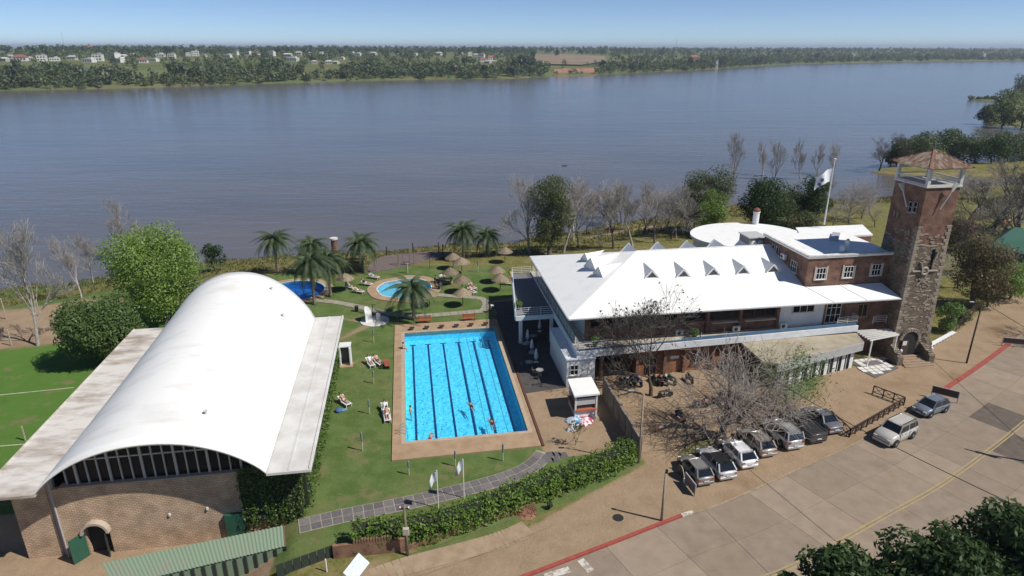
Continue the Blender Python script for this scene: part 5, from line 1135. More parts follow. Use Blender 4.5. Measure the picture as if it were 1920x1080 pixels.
for i, q in enumerate(ft):
    m_, k = FM[g.integers(0, 10)]; t = thing('far_tree', FLBL[k], 'tree', (q[0], q[1], float(far_h([q])[0])), g.random() * 6.28, 'trees along the far river bank, ' + ('dark', 'mid', 'brown', 'black')[k]); s_ = g.uniform(.8, 1.65) * (1 if q[0] < 300 else 1.25); t.scale = (s_, s_, s_ * g.uniform(.85, 1.25))
    obj('trunk', TRK, None, t); obj('crown', m_, None, t)
for (u, v, s_) in ((985, 133, 2.3), (965, 131, 2.0), (1000, 131, 2.2), (975, 128, 2.2), (880, 122, 1.5), (870, 124, 1.4), (325, 150, 1.9), (340, 149, 2.0), (120, 140, 1.5), (100, 138, 1.6), (35, 138, 1.7), (520, 140, 2.2), (500, 138, 2.0), (400, 150, 1.7), (1370, 112, 1.5), (1000, 112, 2.0)):
    q = PF(u, v); t = thing('tall_far_tree', 'tall dark tree standing above the far river bank growth', 'tree', q, random.random() * 6.28, 'tall trees of the far bank'); t.scale = (s_,) * 3; obj('trunk', TRK, None, t); obj('crown', FM[random.choice((4, 0, 3, 7))][0], None, t)
def wood(name, label, q, mi, smin, smax, sub=44):
    n = len(q); z = far_h(q); Vs, Fs, off = [], [], 0
    for i in range(n):
        V, F = CR[g.integers(0, 5)]; st = g.integers(0, 150 - sub); V = V[st * 4:(st + sub) * 4]; a = g.random() * 6.28; s_ = g.uniform(smin, smax); c, s = math.cos(a), math.sin(a)
        W_ = np.column_stack([(V[:, 0] * c - V[:, 1] * s) * s_ + q[i, 0], (V[:, 0] * s + V[:, 1] * c) * s_ + q[i, 1], V[:, 2] * s_ * g.uniform(.8, 1.15) + z[i] - .8]); Vs.append(W_)
    V = np.vstack(Vs); tag(obj(name, np_mesh(name, V, np.arange(len(V)).reshape(-1, 4)), Lf[mi]), label, 'wood', kind='stuff')
wood('shore_wood', 'unbroken dark green growth along the far shore', far_points(1000, 0, 130, 1.2), 0, .7, 1.7); wood('shore_wood', 'lighter green thicket mixed along the far shore', far_points(1300, 0, 180, 1.3), 1, .6, 1.4); wood('shore_wood', 'brownish leafless thicket along the far shore', far_points(420, 4, 180, 1.0), 2, .6, 1.2)
wood('town_trees', 'trees scattered among the far houses', far_points(950, 150, 1000, 1.0), 0, .8, 1.7); wood('town_trees', 'lighter trees scattered among the far houses', far_points(1000, 120, 900, 1.0), 1, .7, 1.4)
wood('skyline_wood', 'dark line of trees on the far skyline', far_points(2200, 800, 2600, 1.2), 3, 1.1, 2.3, 36); wood('skyline_wood', 'lighter trees mixed into the far skyline', far_points(900, 700, 2000, 1.2), 0, 1.1, 2.0, 36)
wood('shore_wood', 'dense green growth of the far right shore', far_points(900, 3, 500, 1.4, .28, .86), 0, .9, 1.7)
for i, u in enumerate((12, 38, 62, 85, 150, 195, 208, 240, 265, 276, 310, 322, 335, 350, 365, 400, 430, 500, 520, 540, 575, 620, 640, 690, 715, 745, 770, 790, 830, 860, 900, 940, 965, 1045, 1090, 1130, 1180, 1240, 1370, 1385, 1420, 1460)):
    q = PF(u, 102 + (i * 7) % 4); t = thing('skyline_tree', 'broad dark tree breaking the far skyline', 'tree', q, random.random() * 6.28, 'trees breaking the far skyline'); s_ = random.uniform(1.3, 2.3); t.scale = (s_ * 1.15, s_ * 1.15, s_); obj('trunk', TRK, None, t); obj('crown', FM[random.choice((0, 3, 4, 7, 8))][0], None, t)
# far houses
HB = {}
def house_proto(key, w_, d_, h_, wall, roofm, gable):
    parts = []
    parts.append(('wall', MB().box((0, 0, h_ / 2 - 1), (w_, d_, h_ + 2)).mesh('wall'), wall))
    if gable: parts.append(('roof', MB().add([(-w_ / 2 - .5, -d_ / 2 - .5, h_), (w_ / 2 + .5, -d_ / 2 - .5, h_), (w_ / 2 + .5, d_ / 2 + .5, h_), (-w_ / 2 - .5, d_ / 2 + .5, h_), (-w_ / 2 + d_ * .3, 0, h_ + gable), (w_ / 2 - d_ * .3, 0, h_ + gable)], [(0, 1, 5, 4), (2, 3, 4, 5), (1, 2, 5), (3, 0, 4), (3, 2, 1, 0)]).mesh('roof'), roofm))
    else: parts.append(('roof', MB().box((0, 0, h_ + .15), (w_ + .4, d_ + .4, .4)).box((w_ * .2, 0, h_ + .8), (w_ * .3, d_ * .5, 1.2)).mesh('roof'), roofm))
    wm_ = MB().box((0, 0, 0), (1.5, .12, 1.3)).mesh('window'); wm_.materials.append(dark_glass)
    for _, m_, mt in parts: m_.materials.append(mt)
    HB[key] = (parts, wm_, [(x, -d_ / 2 - .03, 1.6) for x in np.arange(-w_ / 2 + 1.6, w_ / 2 - .8, 2.8)] + ([(x, -d_ / 2 - .03, 4.4) for x in np.arange(-w_ / 2 + 1.6, w_ / 2 - .8, 2.8)] if h_ > 5 else []))
fw_ = material('far_white', (.62, .61, .57), .8); fc_ = material('far_cream', (.50, .44, .34), .8); fr_ = material('far_red_roof', (.24, .10, .07), .8); fg_ = material('far_grey_roof', (.36, .36, .37), .8); fb_ = material('far_blue_roof', (.08, .13, .27), .6); fk_ = material('far_brick', (.27, .14, .10), .8)
house_proto('white_flat', 11, 8, 3.6, fw_, fw_, 0); house_proto('white_two', 9, 8, 6.4, fw_, fg_, 0); house_proto('cream_gable', 10, 8, 3.2, fc_, fg_, 2.2); house_proto('white_red', 11, 8, 3.4, fw_, fr_, 2.5); house_proto('blue_roof', 9, 7, 2.8, fc_, fb_, 2.2); house_proto('brick_big', 16, 10, 7.0, fk_, fr_, 3.0); house_proto('grey_shed', 14, 8, 3.5, fg_, fw_, 1.5)
HLAB = dict(white_flat='low white flat-roofed house far across the river', white_two='two-storey white house far across the river', cream_gable='cream house with grey pitched roof across the river', white_red='white house with red pitched roof across the river', blue_roof='small cabin with blue roof by the meadow across the river', brick_big='large brick house on the wooded point across the river', grey_shed='long grey shed with pale roof across the river')
def far_house(u, v, key, s=1.0):
    q = PF(u, v); t = thing('far_house', HLAB[key], 'house', q, random.uniform(-.5, .5), 'far ' + key.replace('_', ' ') + ' houses'); t.scale = (s,) * 3
    parts, wm_, wp = HB[key]
    for nm, m_, _ in parts: obj(nm, m_, None, t)
    for p in wp: obj('window', wm_, None, t, p)
random.seed(5)
for i, (u, v) in enumerate(HOUSE_PX):
    far_house(u, v + 2, random.choice(('white_flat', 'white_two', 'cream_gable', 'cream_gable', 'grey_shed', 'white_red', 'white_flat')), random.uniform(.9, 1.5))
far_house(163, 141, 'blue_roof', 1.3); far_house(920, 114, 'white_red', 1.6); far_house(905, 116, 'white_red', 1.2); far_house(1300, 116, 'brick_big', 1.4); far_house(370, 131, 'white_flat', 1.0); far_house(1316, 118, 'white_two', 1.1); far_house(268, 118, 'white_red', 1.2); far_house(168, 96, 'brick_big', 1.6)
q = PF(1343, 128); wtw = thing('river_light_tower', 'slim white tower on the far wooded point', 'tower', q); MB().box((0, 0, 6), (4.5, 4.5, 14)).build('shaft', fw_, wtw); MB().box((0, 0, 13.6), (5.6, 5.6, 1)).build('cap', fg_, wtw)
for u, vt in ((123, 68), (550, 78), (828, 82), (1267, 74)):
    q = PF(u, 99); h_ = max(30, CH + math.hypot(q.x, q.y) * (HOR - vt) / F_PX * 1.06 - q.z); t = thing('radio_mast', 'thin radio mast above the far skyline', 'mast', q, 0, 'radio masts on the skyline'); MB().tube([(0, 0, -2), (0, 0, h_)], [.55, .25], 4).build('mast', material('mast_grey', (.25, .25, .27), .6), t)
# red earth cliff of the far shore
cl = [PF(u, 137 - .1 * i) for i, u in enumerate(range(1040, 1122, 8))]; mb = MB()
for i in range(len(cl) - 1):
    a, b_ = cl[i], cl[i + 1]; mb.add([(a.x, a.y - 3, -4.5), (b_.x, b_.y - 3, -4.5), (b_.x, b_.y + 6, 3.2 + random.random() * 2), (a.x, a.y + 6, 3.2 + random.random() * 2)], [(0, 1, 2, 3)])
struct(mb.build('red_cliff', material('red_earth', (.33, .15, .10), .95, nscale=.15, col2=(.24, .13, .085))))
# islands and the wooded point on the right
def isle(name, px, zt=1.0):
    q = [P(u, v, WATER) for u, v in px]; c_ = sum(q, Vector()) / len(q); mb = MB(); n = len(q); vs_ = [(p.x, p.y, WATER - 1.5) for p in q] + [((p.x - c_.x) * .8 + c_.x, (p.y - c_.y) * .8 + c_.y, WATER + zt) for p in q]
    mb.add(vs_, [(i, (i + 1) % n, n + (i + 1) % n, n + i) for i in range(n)] + [tuple(range(n, 2 * n))]); struct(mb.build(name, MATS['far_grass'])); return q
isle('island', [(1832, 232), (1870, 242), (1990, 248), (2080, 215), (2000, 180), (1900, 165), (1880, 175), (1860, 212)], 1.2); isle('islet', [(1815, 188), (1840, 190), (1868, 190), (1880, 184), (1845, 181)], .5)
for i, (u, v, r, h) in enumerate(((1848, 232, 9, 9), (1878, 238, 11, 12), (1915, 240, 12, 13), (1890, 205, 13, 15), (1925, 195, 16, 17), (1870, 216, 10, 11), (1905, 180, 14, 16), (1930, 165, 14, 16), (1950, 225, 14, 15))):
    p = P(u, v, WATER + .5); broadleaf('island_tree', 'rounded olive green tree on the wooded island', p, h, r * .62, Lf[1] if i % 2 else L_olive, 400 + i, 1500, .95, 14, group='trees on the wooded island', zc=.5, zr=.46)
for u in (1822, 1836, 1850, 1862): p = P(u, 187, WATER); broadleaf('islet_bush', 'low bush on the small islet', p, 3.4, 3.2, L_olive, 430 + u, 350, .8, 6, group='bushes on the islet', zc=.4)
for i, (u, v, r, h) in enumerate(((1682, 312, 5.0, 8.0), (1705, 308, 5.5, 9.5), (1735, 310, 6, 10.5), (1765, 306, 6, 11), (1795, 306, 6.5, 11), (1828, 305, 6.5, 10), (1860, 305, 6.5, 9.5), (1890, 302, 6.5, 10), (1920, 300, 7, 10), (1720, 296, 6, 10), (1780, 292, 6, 11), (1690, 300, 5, 8))):
    p = PG(u, v); broadleaf('point_tree', 'rounded %s tree on the wooded point, %s counted from its flooded tip' % (('dark', 'deep green', 'mid green')[i % 3], ('first', 'third', 'fifth', 'seventh', 'eighth', 'ninth', 'tenth', 'eleventh', 'twelfth', 'fourth', 'sixth', 'second')[i]), p, h, r, (L_dark, Lf[0], Lf[1])[i % 3], 450 + i, 2600, .6, 18, group='trees on the wooded point', zc=.5, zr=.44)
q = P(1058, 311, WATER); t = thing('small_boat', 'tiny dark rowing boat alone on the wide river', 'boat', (q.x, q.y, WATER), .3); t.scale = (.6, .6, .6)
MB().add([(-1.6, 0, .35), (-1.3, -.5, .3), (1.0, -.55, .3), (1.9, 0, .45), (1.0, .55, .3), (-1.3, .5, .3), (-1.2, 0, -.1), (1.2, 0, -.1)], [(0, 1, 6), (1, 2, 7, 6), (2, 3, 7), (3, 4, 7), (4, 5, 6, 7), (5, 0, 6)]).build('hull', material('boat_dark', (.03, .035, .05), .6), t); MB().box((0, 0, .2), (.3, .9, .05)).build('thwart', bark_brown, t)
# ================================================================== VEHICLES
rubber = material('tyre_rubber', (.018, .018, .018), .9); rimm = material('wheel_rim', (.42, .42, .43), .35, .7); lampr = material('tail_lamp', (.30, .02, .02), .3); lampw = material('head_lamp', (.65, .65, .62), .15); plate = material('number_plate', (.62, .62, .60), .6); trim = material('black_trim', (.02, .02, .022), .6)
car_glass = material('car_glass', (.012, .014, .017), .06, spec=.9)
def paint(name, c): 
    m = material(name, tuple(min(.8, v * 1.25) for v in c), .34, .12, spec=.6); m.node_tree.nodes['Principled BSDF'].inputs['Coat Weight'].default_value = .6; return m
WH = MB().lathe([(.21, -.10), (.31, -.095), (.325, -.06), (.325, .06), (.31, .095), (.21, .10)], 20, axis='Y').mesh('tyre', True); WH.materials.append(rubber)
RM = MB().lathe([(.215, -.085), (.215, .085), (.12, .10), (.05, .105)], 12, axis='Y').mesh('rim'); RM.materials.append(rimm)
def car(name, label, cat, loc, head, L, Wd, H, col, kind='hatch', roofm=None):
    t = thing(name, label, cat, loc, head); w_ = Wd / 2; belt = .60 * H + .05; hood = .52 * H + .08 if kind != 'suv' else .60 * H
    if kind == 'sedan': st = [(-.5, .56 * H, .82), (-.485, .60 * H, .92), (-.40, .635 * H, .97), (-.27, belt, 1), (.0, belt, 1), (.20, belt - .02, 1), (.34, hood, .97), (.45, hood - .1, .9), (.497, .40 * H, .78)]
    elif kind == 'pickup': st = [(-.5, .62 * H, .94), (-.495, .63 * H, .96), (-.1, .63 * H, 1), (-.05, belt, 1), (.18, belt, 1), (.28, hood + .06, .99), (.42, hood, .95), (.5, .50 * H, .88)]
    else: st = [(-.5, .50 * H, .84), (-.492, belt - .06, .93), (-.44, belt, .97), (-.1, belt, 1), (.18, belt - .01, 1), (.30, hood + .03, .98), (.43, hood - .07, .93), (.497, .40 * H, .8)]
    V, F, n = [], [], 12
    for i, (fx, zt, fw) in enumerate(st):
        ww = w_ * fw; zb = .22 if 0 < i < len(st) - 1 else .32; x = fx * L
        rg = [(0, zb), (.82 * ww, zb), (.97 * ww, zb + .1), (ww, (zb + zt) / 2), (.965 * ww, zt - .07), (.87 * ww, zt)]
        V += [(x, y, z) for y, z in rg] + [(x, 0, zt + .015)] + [(x, -y, z) for y, z in reversed(rg[1:])]
    for i in range(len(st) - 1):
        for k in range(n): F.append((i * n + k, (i + 1) * n + k, (i + 1) * n + (k + 1) % n, i * n + (k + 1) % n))
    F.append(tuple(range(n))); F.append(tuple(reversed(range((len(st) - 1) * n, len(st) * n))))
    me_ = bpy.data.meshes.new('body'); me_.from_pydata(V, [], F); bm = bmesh.new(); bm.from_mesh(me_); bmesh.ops.recalc_face_normals(bm, faces=bm.faces); bm.to_mesh(me_); bm.free(); me_.polygons.foreach_set('use_smooth', [len(p.vertices) == 4 for p in me_.polygons]); me_.update()
    body = obj('body', me_, col, t)
    if kind == 'sedan': xs_ = (.21, .06, -.19, -.31)
    elif kind == 'pickup': xs_ = (.20, .08, -.07, -.10)
    elif kind == 'suv': xs_ = (.21, .10, -.42, -.475)
    else: xs_ = (.25, .07, -.34, -.455)
    fx, rx, rr_, rb = [v * L for v in xs_]; yb, yr = w_ * .90, w_ * (.70 if kind != 'suv' else .76); zb, zr = belt - .03, H - .05
    cf = [(fx, -yb, zb), (fx, yb, zb), (rx, yr, zr), (rx, -yr, zr)]; cb = [(rb, -yb, zb), (rb, yb, zb), (rr_, yr, zr), (rr_, -yr, zr)]
    def q4(nm, a, b, c, d): MB().quad(a, b, c, d).build(nm, car_glass, t)
    q4('windscreen', *cf); q4('rear_window', *cb)
    for s in (-1, 1):
        A, B_, C, D = Vector((fx, s * yb, zb)), Vector((rb, s * yb, zb)), Vector((rr_, s * yr, zr)), Vector((rx, s * yr, zr)); f = .48
        q4('side_window', A, A.lerp(B_, f), D.lerp(C, f), D); q4('side_window', A.lerp(B_, f), B_, C, D.lerp(C, f))
        mb = MB().bar(A, D, .07).bar(B_, C, .12 if kind != 'pickup' else .08).bar(A.lerp(B_, f), D.lerp(C, f), .06).bar(A + Vector((.02, 0, 0)), B_, .05)
        if kind in ('suv', 'hatch'): mb.bar(A.lerp(B_, .82), D.lerp(C, .84), .09)
        mb.build('pillar', col, t)
        MB().box((fx - .12, s * (w_ + .07), belt + .05), (.12, .16, .12)).build('mirror', col, t, bevel=.02)
        MB().box((-.5 * L + .05, s * w_ * .72, .50 * H + .03), (.1, .28, .17 if kind != 'suv' else .3)).build('tail_lamp', lampr, t, bevel=.02)
        MB().box((.478 * L, s * w_ * .66, .43 * H), (.12, .34, .13)).build('headlight', lampw, t, bevel=.03)
        for dx in (.02, -.16): MB().box((dx * L, s * (w_ + .004), belt - .14), (.18, .02, .035)).build('door_handle', trim, t)
        mb = MB()
        for xx in (fx - .10, (fx + rb) / 2, rb + .25): mb.box((xx, s * (w_ * 1.0 - .004), .48 * H * .5 + .2), (.015, .03, belt - .36))
        mb.build('door_seam', trim, t)
    g_ = 5; vs_ = [(rx + .04 - (rx - rr_ + .08) * i / g_, (-1 + 2 * j / g_) * (yr + .03), H - .045 * (-1 + 2 * j / g_) ** 2 - .05 * (2 * i / g_ - 1) ** 2) for i in range(g_ + 1) for j in range(g_ + 1)]
    fs_ = [(i * (g_ + 1) + j, i * (g_ + 1) + j + 1, (i + 1) * (g_ + 1) + j + 1, (i + 1) * (g_ + 1) + j) for i in range(g_) for j in range(g_)]
    me_ = np_mesh('roof', vs_ + [(x, y, z - .09) for x, y, z in vs_], fs_ + [tuple(36 + k for k in reversed(f)) for f in fs_] + [(k, 36 + k, 36 + k + 6, k + 6) for k in range(0, 30, 6)] + [(k + 6, 36 + k + 6, 36 + k, k) for k in range(5, 35, 6)] + [(k + 1, 36 + k + 1, 36 + k, k) for k in range(5)] + [(k, 36 + k, 36 + k + 1, k + 1) for k in range(30, 35)], True); obj('roof', me_, roofm or col, t)
    if kind == 'suv':
        for s in (-1, 1): MB().bar((rx - .1, s * yr * .9, H + .05), (rr_ + .15, s * yr * .9, H + .05), .05).build('roof_rail', trim, t)
        for k in range(5): MB().box(((rx + rr_) / 2, -yr * .6 + k * yr * .3, H + .0), (rr_ * -1 + rx - .3, .05, .03)).build('roof_rib', col, t)
    if kind == 'pickup':
        MB().box((-.30 * L, 0, .66 * H), (.36 * L, Wd * .82, .02)).build('bed', trim, t)
        for s in (-1, 1): MB().bar((-.49 * L, s * w_ * .93, .67 * H), (-.12 * L, s * w_ * .93, .67 * H), .09, .1).build('bed_rail', col, t)
        MB().bar((-.485 * L, -w_ * .9, .66 * H), (-.485 * L, w_ * .9, .66 * H), .07, .14).build('tailgate', col, t); MB().bar((-.1 * L, -w_ * .8, .66 * H), (-.1 * L, -w_ * .8, H), .06).bar((-.1 * L, w_ * .8, .66 * H), (-.1 * L, w_ * .8, H), .06).bar((-.1 * L, -w_ * .8, H), (-.1 * L, w_ * .8, H), .06).build('sport_bar', trim, t)
    MB().box((-.498 * L, 0, .42), (.08, Wd * .9, .2)).build('rear_bumper', col if kind != 'pickup' else trim, t, bevel=.03); MB().box((.488 * L, 0, .40), (.1, Wd * .86, .2)).build('front_bumper', col, t, bevel=.03)
    MB().box((-.503 * L - .035, 0, .62), (.02, .45, .13)).build('number_plate', plate, t); MB().box((.487 * L + .04, 0, .42), (.03, .42, .12)).build('number_plate', plate, t); MB().box((.487 * L + .012, 0, .58), (.06, Wd * .42, .1)).build('grille', trim, t)
    rs_ = 1.0 if kind in ('hatch', 'sedan') else 1.13
    for fx_ in (.305, -.29):
        for s in (-1, 1):
            MB().lathe([(.385 * rs_, -.02), (.385 * rs_, .02)], 18, (fx_ * L, s * (w_ - .012), .325 * rs_ + .01), 'Y').build('wheel_arch', trim, t)
            wo_ = obj('wheel', WH, None, t, (fx_ * L, s * (w_ - .07), .325 * rs_)); wo_.scale = (rs_,) * 3; obj('rim', RM, None, wo_)
    return t
def park(uc, vc, fr, rr_): 
    c = P(uc, vc); a, b = P(*rr_), P(*fr); return (c.x, c.y, .035), math.atan2(b.y - a.y, b.x - a.x)
hd = sum((math.atan2((P(*f) - P(*r)).y, (P(*f) - P(*r)).x) for f, r in (((1362, 838), (1400, 878)), ((1392, 818), (1437, 858)), ((1320, 855), (1355, 895)))), 0) / 3
pg_ = paint('paint_graphite', (.17, .165, .155)); ps_ = paint('paint_silver', (.38, .385, .40)); pw_ = paint('paint_white', (.74, .74, .73)); pb_ = paint('paint_beige', (.24, .215, .19)); psv = paint('paint_light_silver', (.36, .365, .37)); pd_ = paint('paint_dark_grey', (.045, .05, .055)); pgr = paint('paint_slate', (.12, .125, .14)); pch = paint('paint_champagne', (.40, .385, .36)); pbl = paint('paint_steel_blue', (.13, .15, .185)); pbk = paint('paint_black', (.015, .015, .017))
def at_px(u, v, z=.0): p = P(u, v); return (p.x, p.y, z)
def pc_(f): a = P(*f); return a
CARS = [('parked_car', 'grey hatchback parked first in the row next to the arched sign frame', 'car', (1302, 889), 3.7, 1.62, 1.46, pg_, 'hatch', None), ('parked_car', 'silver car with black roof parked beside the grey hatchback', 'car', (1340, 876), 4.2, 1.76, 1.46, ps_, 'hatch', pbk), ('parked_car', 'white hatchback parked in the row', 'car', (1381, 857), 4.0, 1.72, 1.45, pw_, 'hatch', None), ('parked_car', 'brownish grey sedan parked beside the white hatchback', 'car', (1416, 836), 4.1, 1.68, 1.42, pb_, 'hatch', None), ('parked_car', 'light silver off-road car parked beside the brownish sedan', 'van', (1462, 821), 4.5, 1.84, 1.78, psv, 'suv', None), ('parked_pickup', 'dark pickup truck with open bed parked under bare branches', 'pickup', (1500, 806), 5.1, 1.85, 1.72, pd_, 'pickup', None), ('parked_car', 'slate grey car parked last in the row beside the iron railing', 'car', (1538, 794), 4.3, 1.74, 1.46, pgr, 'sedan', None)]
CARS[4] = CARS[4][:2] + ('car',) + CARS[4][3:]
for nm, lb, ct_, c_, L_, w_, h_, col, kd, rf in CARS: car(nm, lb, ct_, at_px(*c_), hd, L_, w_, h_, col, kd, rf)
loc_, h2 = park(1676, 822, (1652, 832), (1704, 806)); car('street_car', 'silver off-road car with ribbed roof on the road beside the iron railing', 'car', loc_, h2, 4.55, 1.9, 1.82, pch, 'suv')
loc_, h3 = park(1743, 772, (1722, 782), (1766, 758)); car('street_car', 'steel blue compact car on the road in front of the small signboard', 'car', loc_, h3 - .12, 3.8, 1.7, 1.48, pbl, 'hatch')
# motorbikes under the trees
MT = [MB().lathe([(.2, -.045), (.29, -.05), (.30, 0), (.29, .05), (.2, .045)], 14, axis='Y').mesh('wheel')]; MT[0].materials.append(rubber)
def motorbike(loc, rz, lab, col, grp):
    t = thing('motorbike', lab, 'motorbike', loc, rz, grp)
    for x in (-.62, .62): obj('wheel', MT[0], None, t, (x, 0, .30))
    MB().tube([(-.62, 0, .3), (-.1, 0, .38), (.3, 0, .55), (.45, 0, .85)], .06, 6).build('frame', trim, t); MB().tube([(.62, 0, .3), (.40, 0, 1.0)], .04, 6).build('fork', trim, t); MB().box((.05, 0, .42), (.42, .24, .34)).build('engine', material('engine_grey', (.15, .15, .15), .5, .5), t, bevel=.03)
    MB().lathe([(.05, -.26), (.14, -.15), (.16, .1), (.07, .27)], 10, (.18, 0, .76), 'X').build('tank', col, t, smooth=True); MB().box((-.36, 0, .76), (.72, .24, .11)).build('seat', trim, t, bevel=.03); MB().tube([(.34, -.34, 1.02), (.40, 0, 1.0), (.34, .34, 1.02)], .022, 5).build('handlebar', trim, t); MB().lathe([(.09, 0), (.07, .08)], 10, (.46, 0, .9), 'X').build('headlight', lampw, t); MB().box((-.72, 0, .62), (.3, .16, .05)).build('mudguard', col, t)
    return t
mcol = [material('bike_red', (.30, .03, .03), .35), material('bike_black', (.02, .02, .02), .4), material('bike_blue', (.03, .06, .20), .35), material('bike_white', (.5, .5, .5), .4), material('bike_green', (.04, .14, .07), .4)]
mnm = ('red', 'black', 'blue', 'white', 'green'); random.seed(3)
for i, u in enumerate((1166, 1176, 1186, 1196, 1228, 1238, 1248, 1258, 1292)):
    p = P(u, 722 - (u - 1166) * .05); k = (4, 3, 1, 2, 1, 0, 3, 4, 1)[i]; motorbike((p.x, p.y, 0), TH + R(100) + random.uniform(-.2, .2), mnm[k] + ' motorbike in the row along the clubhouse front', mcol[k], 'motorbikes parked in a row')
for u, v, k, a, lb in ((1247, 745, 1, .3, 'black motorbike standing on its own behind the leafless tree'), (1312, 765, 0, .1, 'red motorbike standing on its own under the wide leafless tree'), (1275, 785, 2, 1.9, 'blue motorbike beside the striped barrier tape'), (1352, 752, 1, 1.2, 'black motorbike half hidden behind the wide leafless tree')): p = P(u, v); motorbike((p.x, p.y, 0), a, lb, mcol[k], None)

# ================================================================== STREET FURNITURE AND FENCES
wood = material('weathered_wood', (.20, .155, .115), .9, nscale=4, noise=.3); woodd = material('dark_wood', (.055, .04, .03), .9); woodp = material('pale_wood', (.42, .36, .28), .9, nscale=4, noise=.2); conc_p = material('pole_concrete', (.34, .29, .23), .9, nscale=3, noise=.2)
def pole(name, label, base, vt, mat, r=.11, arm=None, lamp=False, fit=None):
    h = zat(base, vt); t = thing(name, label, 'pole', base); MB().tube([(0, 0, -.3), (0, 0, h)], [r, r * .75], 8).build('post', mat, t, smooth=True)
    if arm: MB().bar((-arm, 0, h - .35), (arm, 0, h - .35), .09).build('crossarm', woodd, t); [MB().lathe([(.05, 0), (.07, .08), (.03, .14)], 8, (s * arm * .85, 0, h - .3)).build('insulator', white_metal, t) for s in (-1, 1)]
    if lamp: MB().tube([(0, 0, h - .1), (-.25, .05, h + .12), (-.9, .2, h + .18)], .035, 6).build('arm', mat, t); MB().box((-1.05, .22, h + .17), (.5, .22, .1)).build('lamp_head', material('grey_metal', (.3, .3, .3), .5), t, bevel=.03)
    return t, h
t, h = pole('utility_pole', 'wooden pole with meter box rising out of the hedge', P(764, 1041), 946, wood, .12, .35); MB().box((.05, -.2, h * .52), (.4, .28, .5)).build('meter_box', material('box_pale', (.45, .40, .34), .7), t)
pole('street_lamp', 'tall slim lamp pole at the end of the hedge and dark wall', P(1197, 868), 738, conc_p, .10, None, True)
t, h = pole('utility_pole', 'short concrete pole on the bare verge near the red kerb', P(1240, 976), 886, conc_p, .11, None); MB().box((.05, 0, h + .1), (.16, .16, .3)).build('cap_box', trim, t)
pole('street_lamp', 'dark lamp pole on the footpath between the tower and the red kerb', P(1812, 681), 570, woodd, .10, None, True)
SH = Vector((SUN_AZ[0], SUN_AZ[1], 0)) / math.tan(SUN_EL)
def cable_from_shadow(a, b, z0, z1, f0, f1, lab):
    s0, s1 = P(*a), P(*b); q = [s0.lerp(s1, f) for f in (f0, f1)]; pts_ = []
    for k in range(13): f = k / 12; z = z0 + (z1 - z0) * f - .5 * math.sin(math.pi * f); g_ = q[0].lerp(q[1], f); pts_.append(g_ + SH * z + Vector((0, 0, z)))
    t = thing('overhead_cable', lab, 'cable', (0, 0, 0)); MB().tube(pts_, .028, 5).build('wire', trim, t); return pts_
c1 = cable_from_shadow((1410, 885), (1590, 1035), 6.6, 7.6, -1.35, 1.25, 'thick cable crossing the road from the clubhouse to the evergreen clump')
c2 = cable_from_shadow((1740, 668), (1918, 828), 6.5, 8.4, -.1, 1.5, 'thick cable crossing the road from the stone tower')
for cc, lb in ((c1[-1], 'wooden cable pole among the evergreens across the road'),):
    t = thing('utility_pole', lb, 'pole', (cc.x, cc.y, 0)); MB().tube([(0, 0, -.3), (0, 0, cc.z + .3)], [.14, .1], 8).build('post', wood, t); MB().bar((-.8, 0, cc.z), (.8, 0, cc.z), .1).build('crossarm', woodd, t)
q = P(1835, 850) + SH * 9; t = thing('utility_pole', 'tall wooden pole with two crossarms standing over the road', 'pole', (q.x, q.y, 0)); MB().tube([(0, 0, -.3), (0, 0, 9.2)], [.15, .1], 8).build('post', wood, t); MB().bar((-.9, .7, 8.9), (.9, -.7, 8.9), .14).bar((-.7, .55, 8.2), (.7, -.55, 8.2), .14).build('crossarm', woodd, t)
wire_a, wire_b = P(1197, 868, 7.0), P(764, 1041, 4.4)
t = thing('overhead_cable', 'thin cable slung between the wooden pole and the tall lamp pole', 'cable', (0, 0, 0)); MB().tube([wire_b.lerp(wire_a, k / 10) + Vector((0, 0, -.5 * math.sin(math.pi * k / 10))) for k in range(11)], .012, 4).build('wire', trim, t)
# lawn lamps
lg = material('lamp_green_white', (.42, .50, .33), .6); lb_ = material('lamp_slate', (.17, .22, .25), .5)
LW = [((701, 642), 616, 'beside the garden walk'), ((701, 719), 695, 'near the red bench'), ((693, 776), 749, 'between the two pairs of sunbathers'), ((680, 845), 810, 'near the ivy wall'), ((767, 890), 864, 'by the near left corner of the pool deck'), ((854, 874), 845, 'beside the white flag on the lawn'), ((943, 864), 832, 'near the bend of the paver path'), ((896, 510), 488, 'among the thatched parasols')]
for (u, v), vt, wh in LW:
    p = P(u, v); h = zat(p, vt); t = thing('lawn_lamp', 'slim lawn lamp with slate shade ' + wh, 'lamp', p, 0, 'lamps on the lawn'); MB().tube([(0, 0, -.1), (0, 0, h * .5)], .05, 6).build('post', lg, t); MB().lathe([(.06, h * .5), (.09, h * .55), (.09, h * .95), (.05, h)], 8).build('shade', lb_, t)
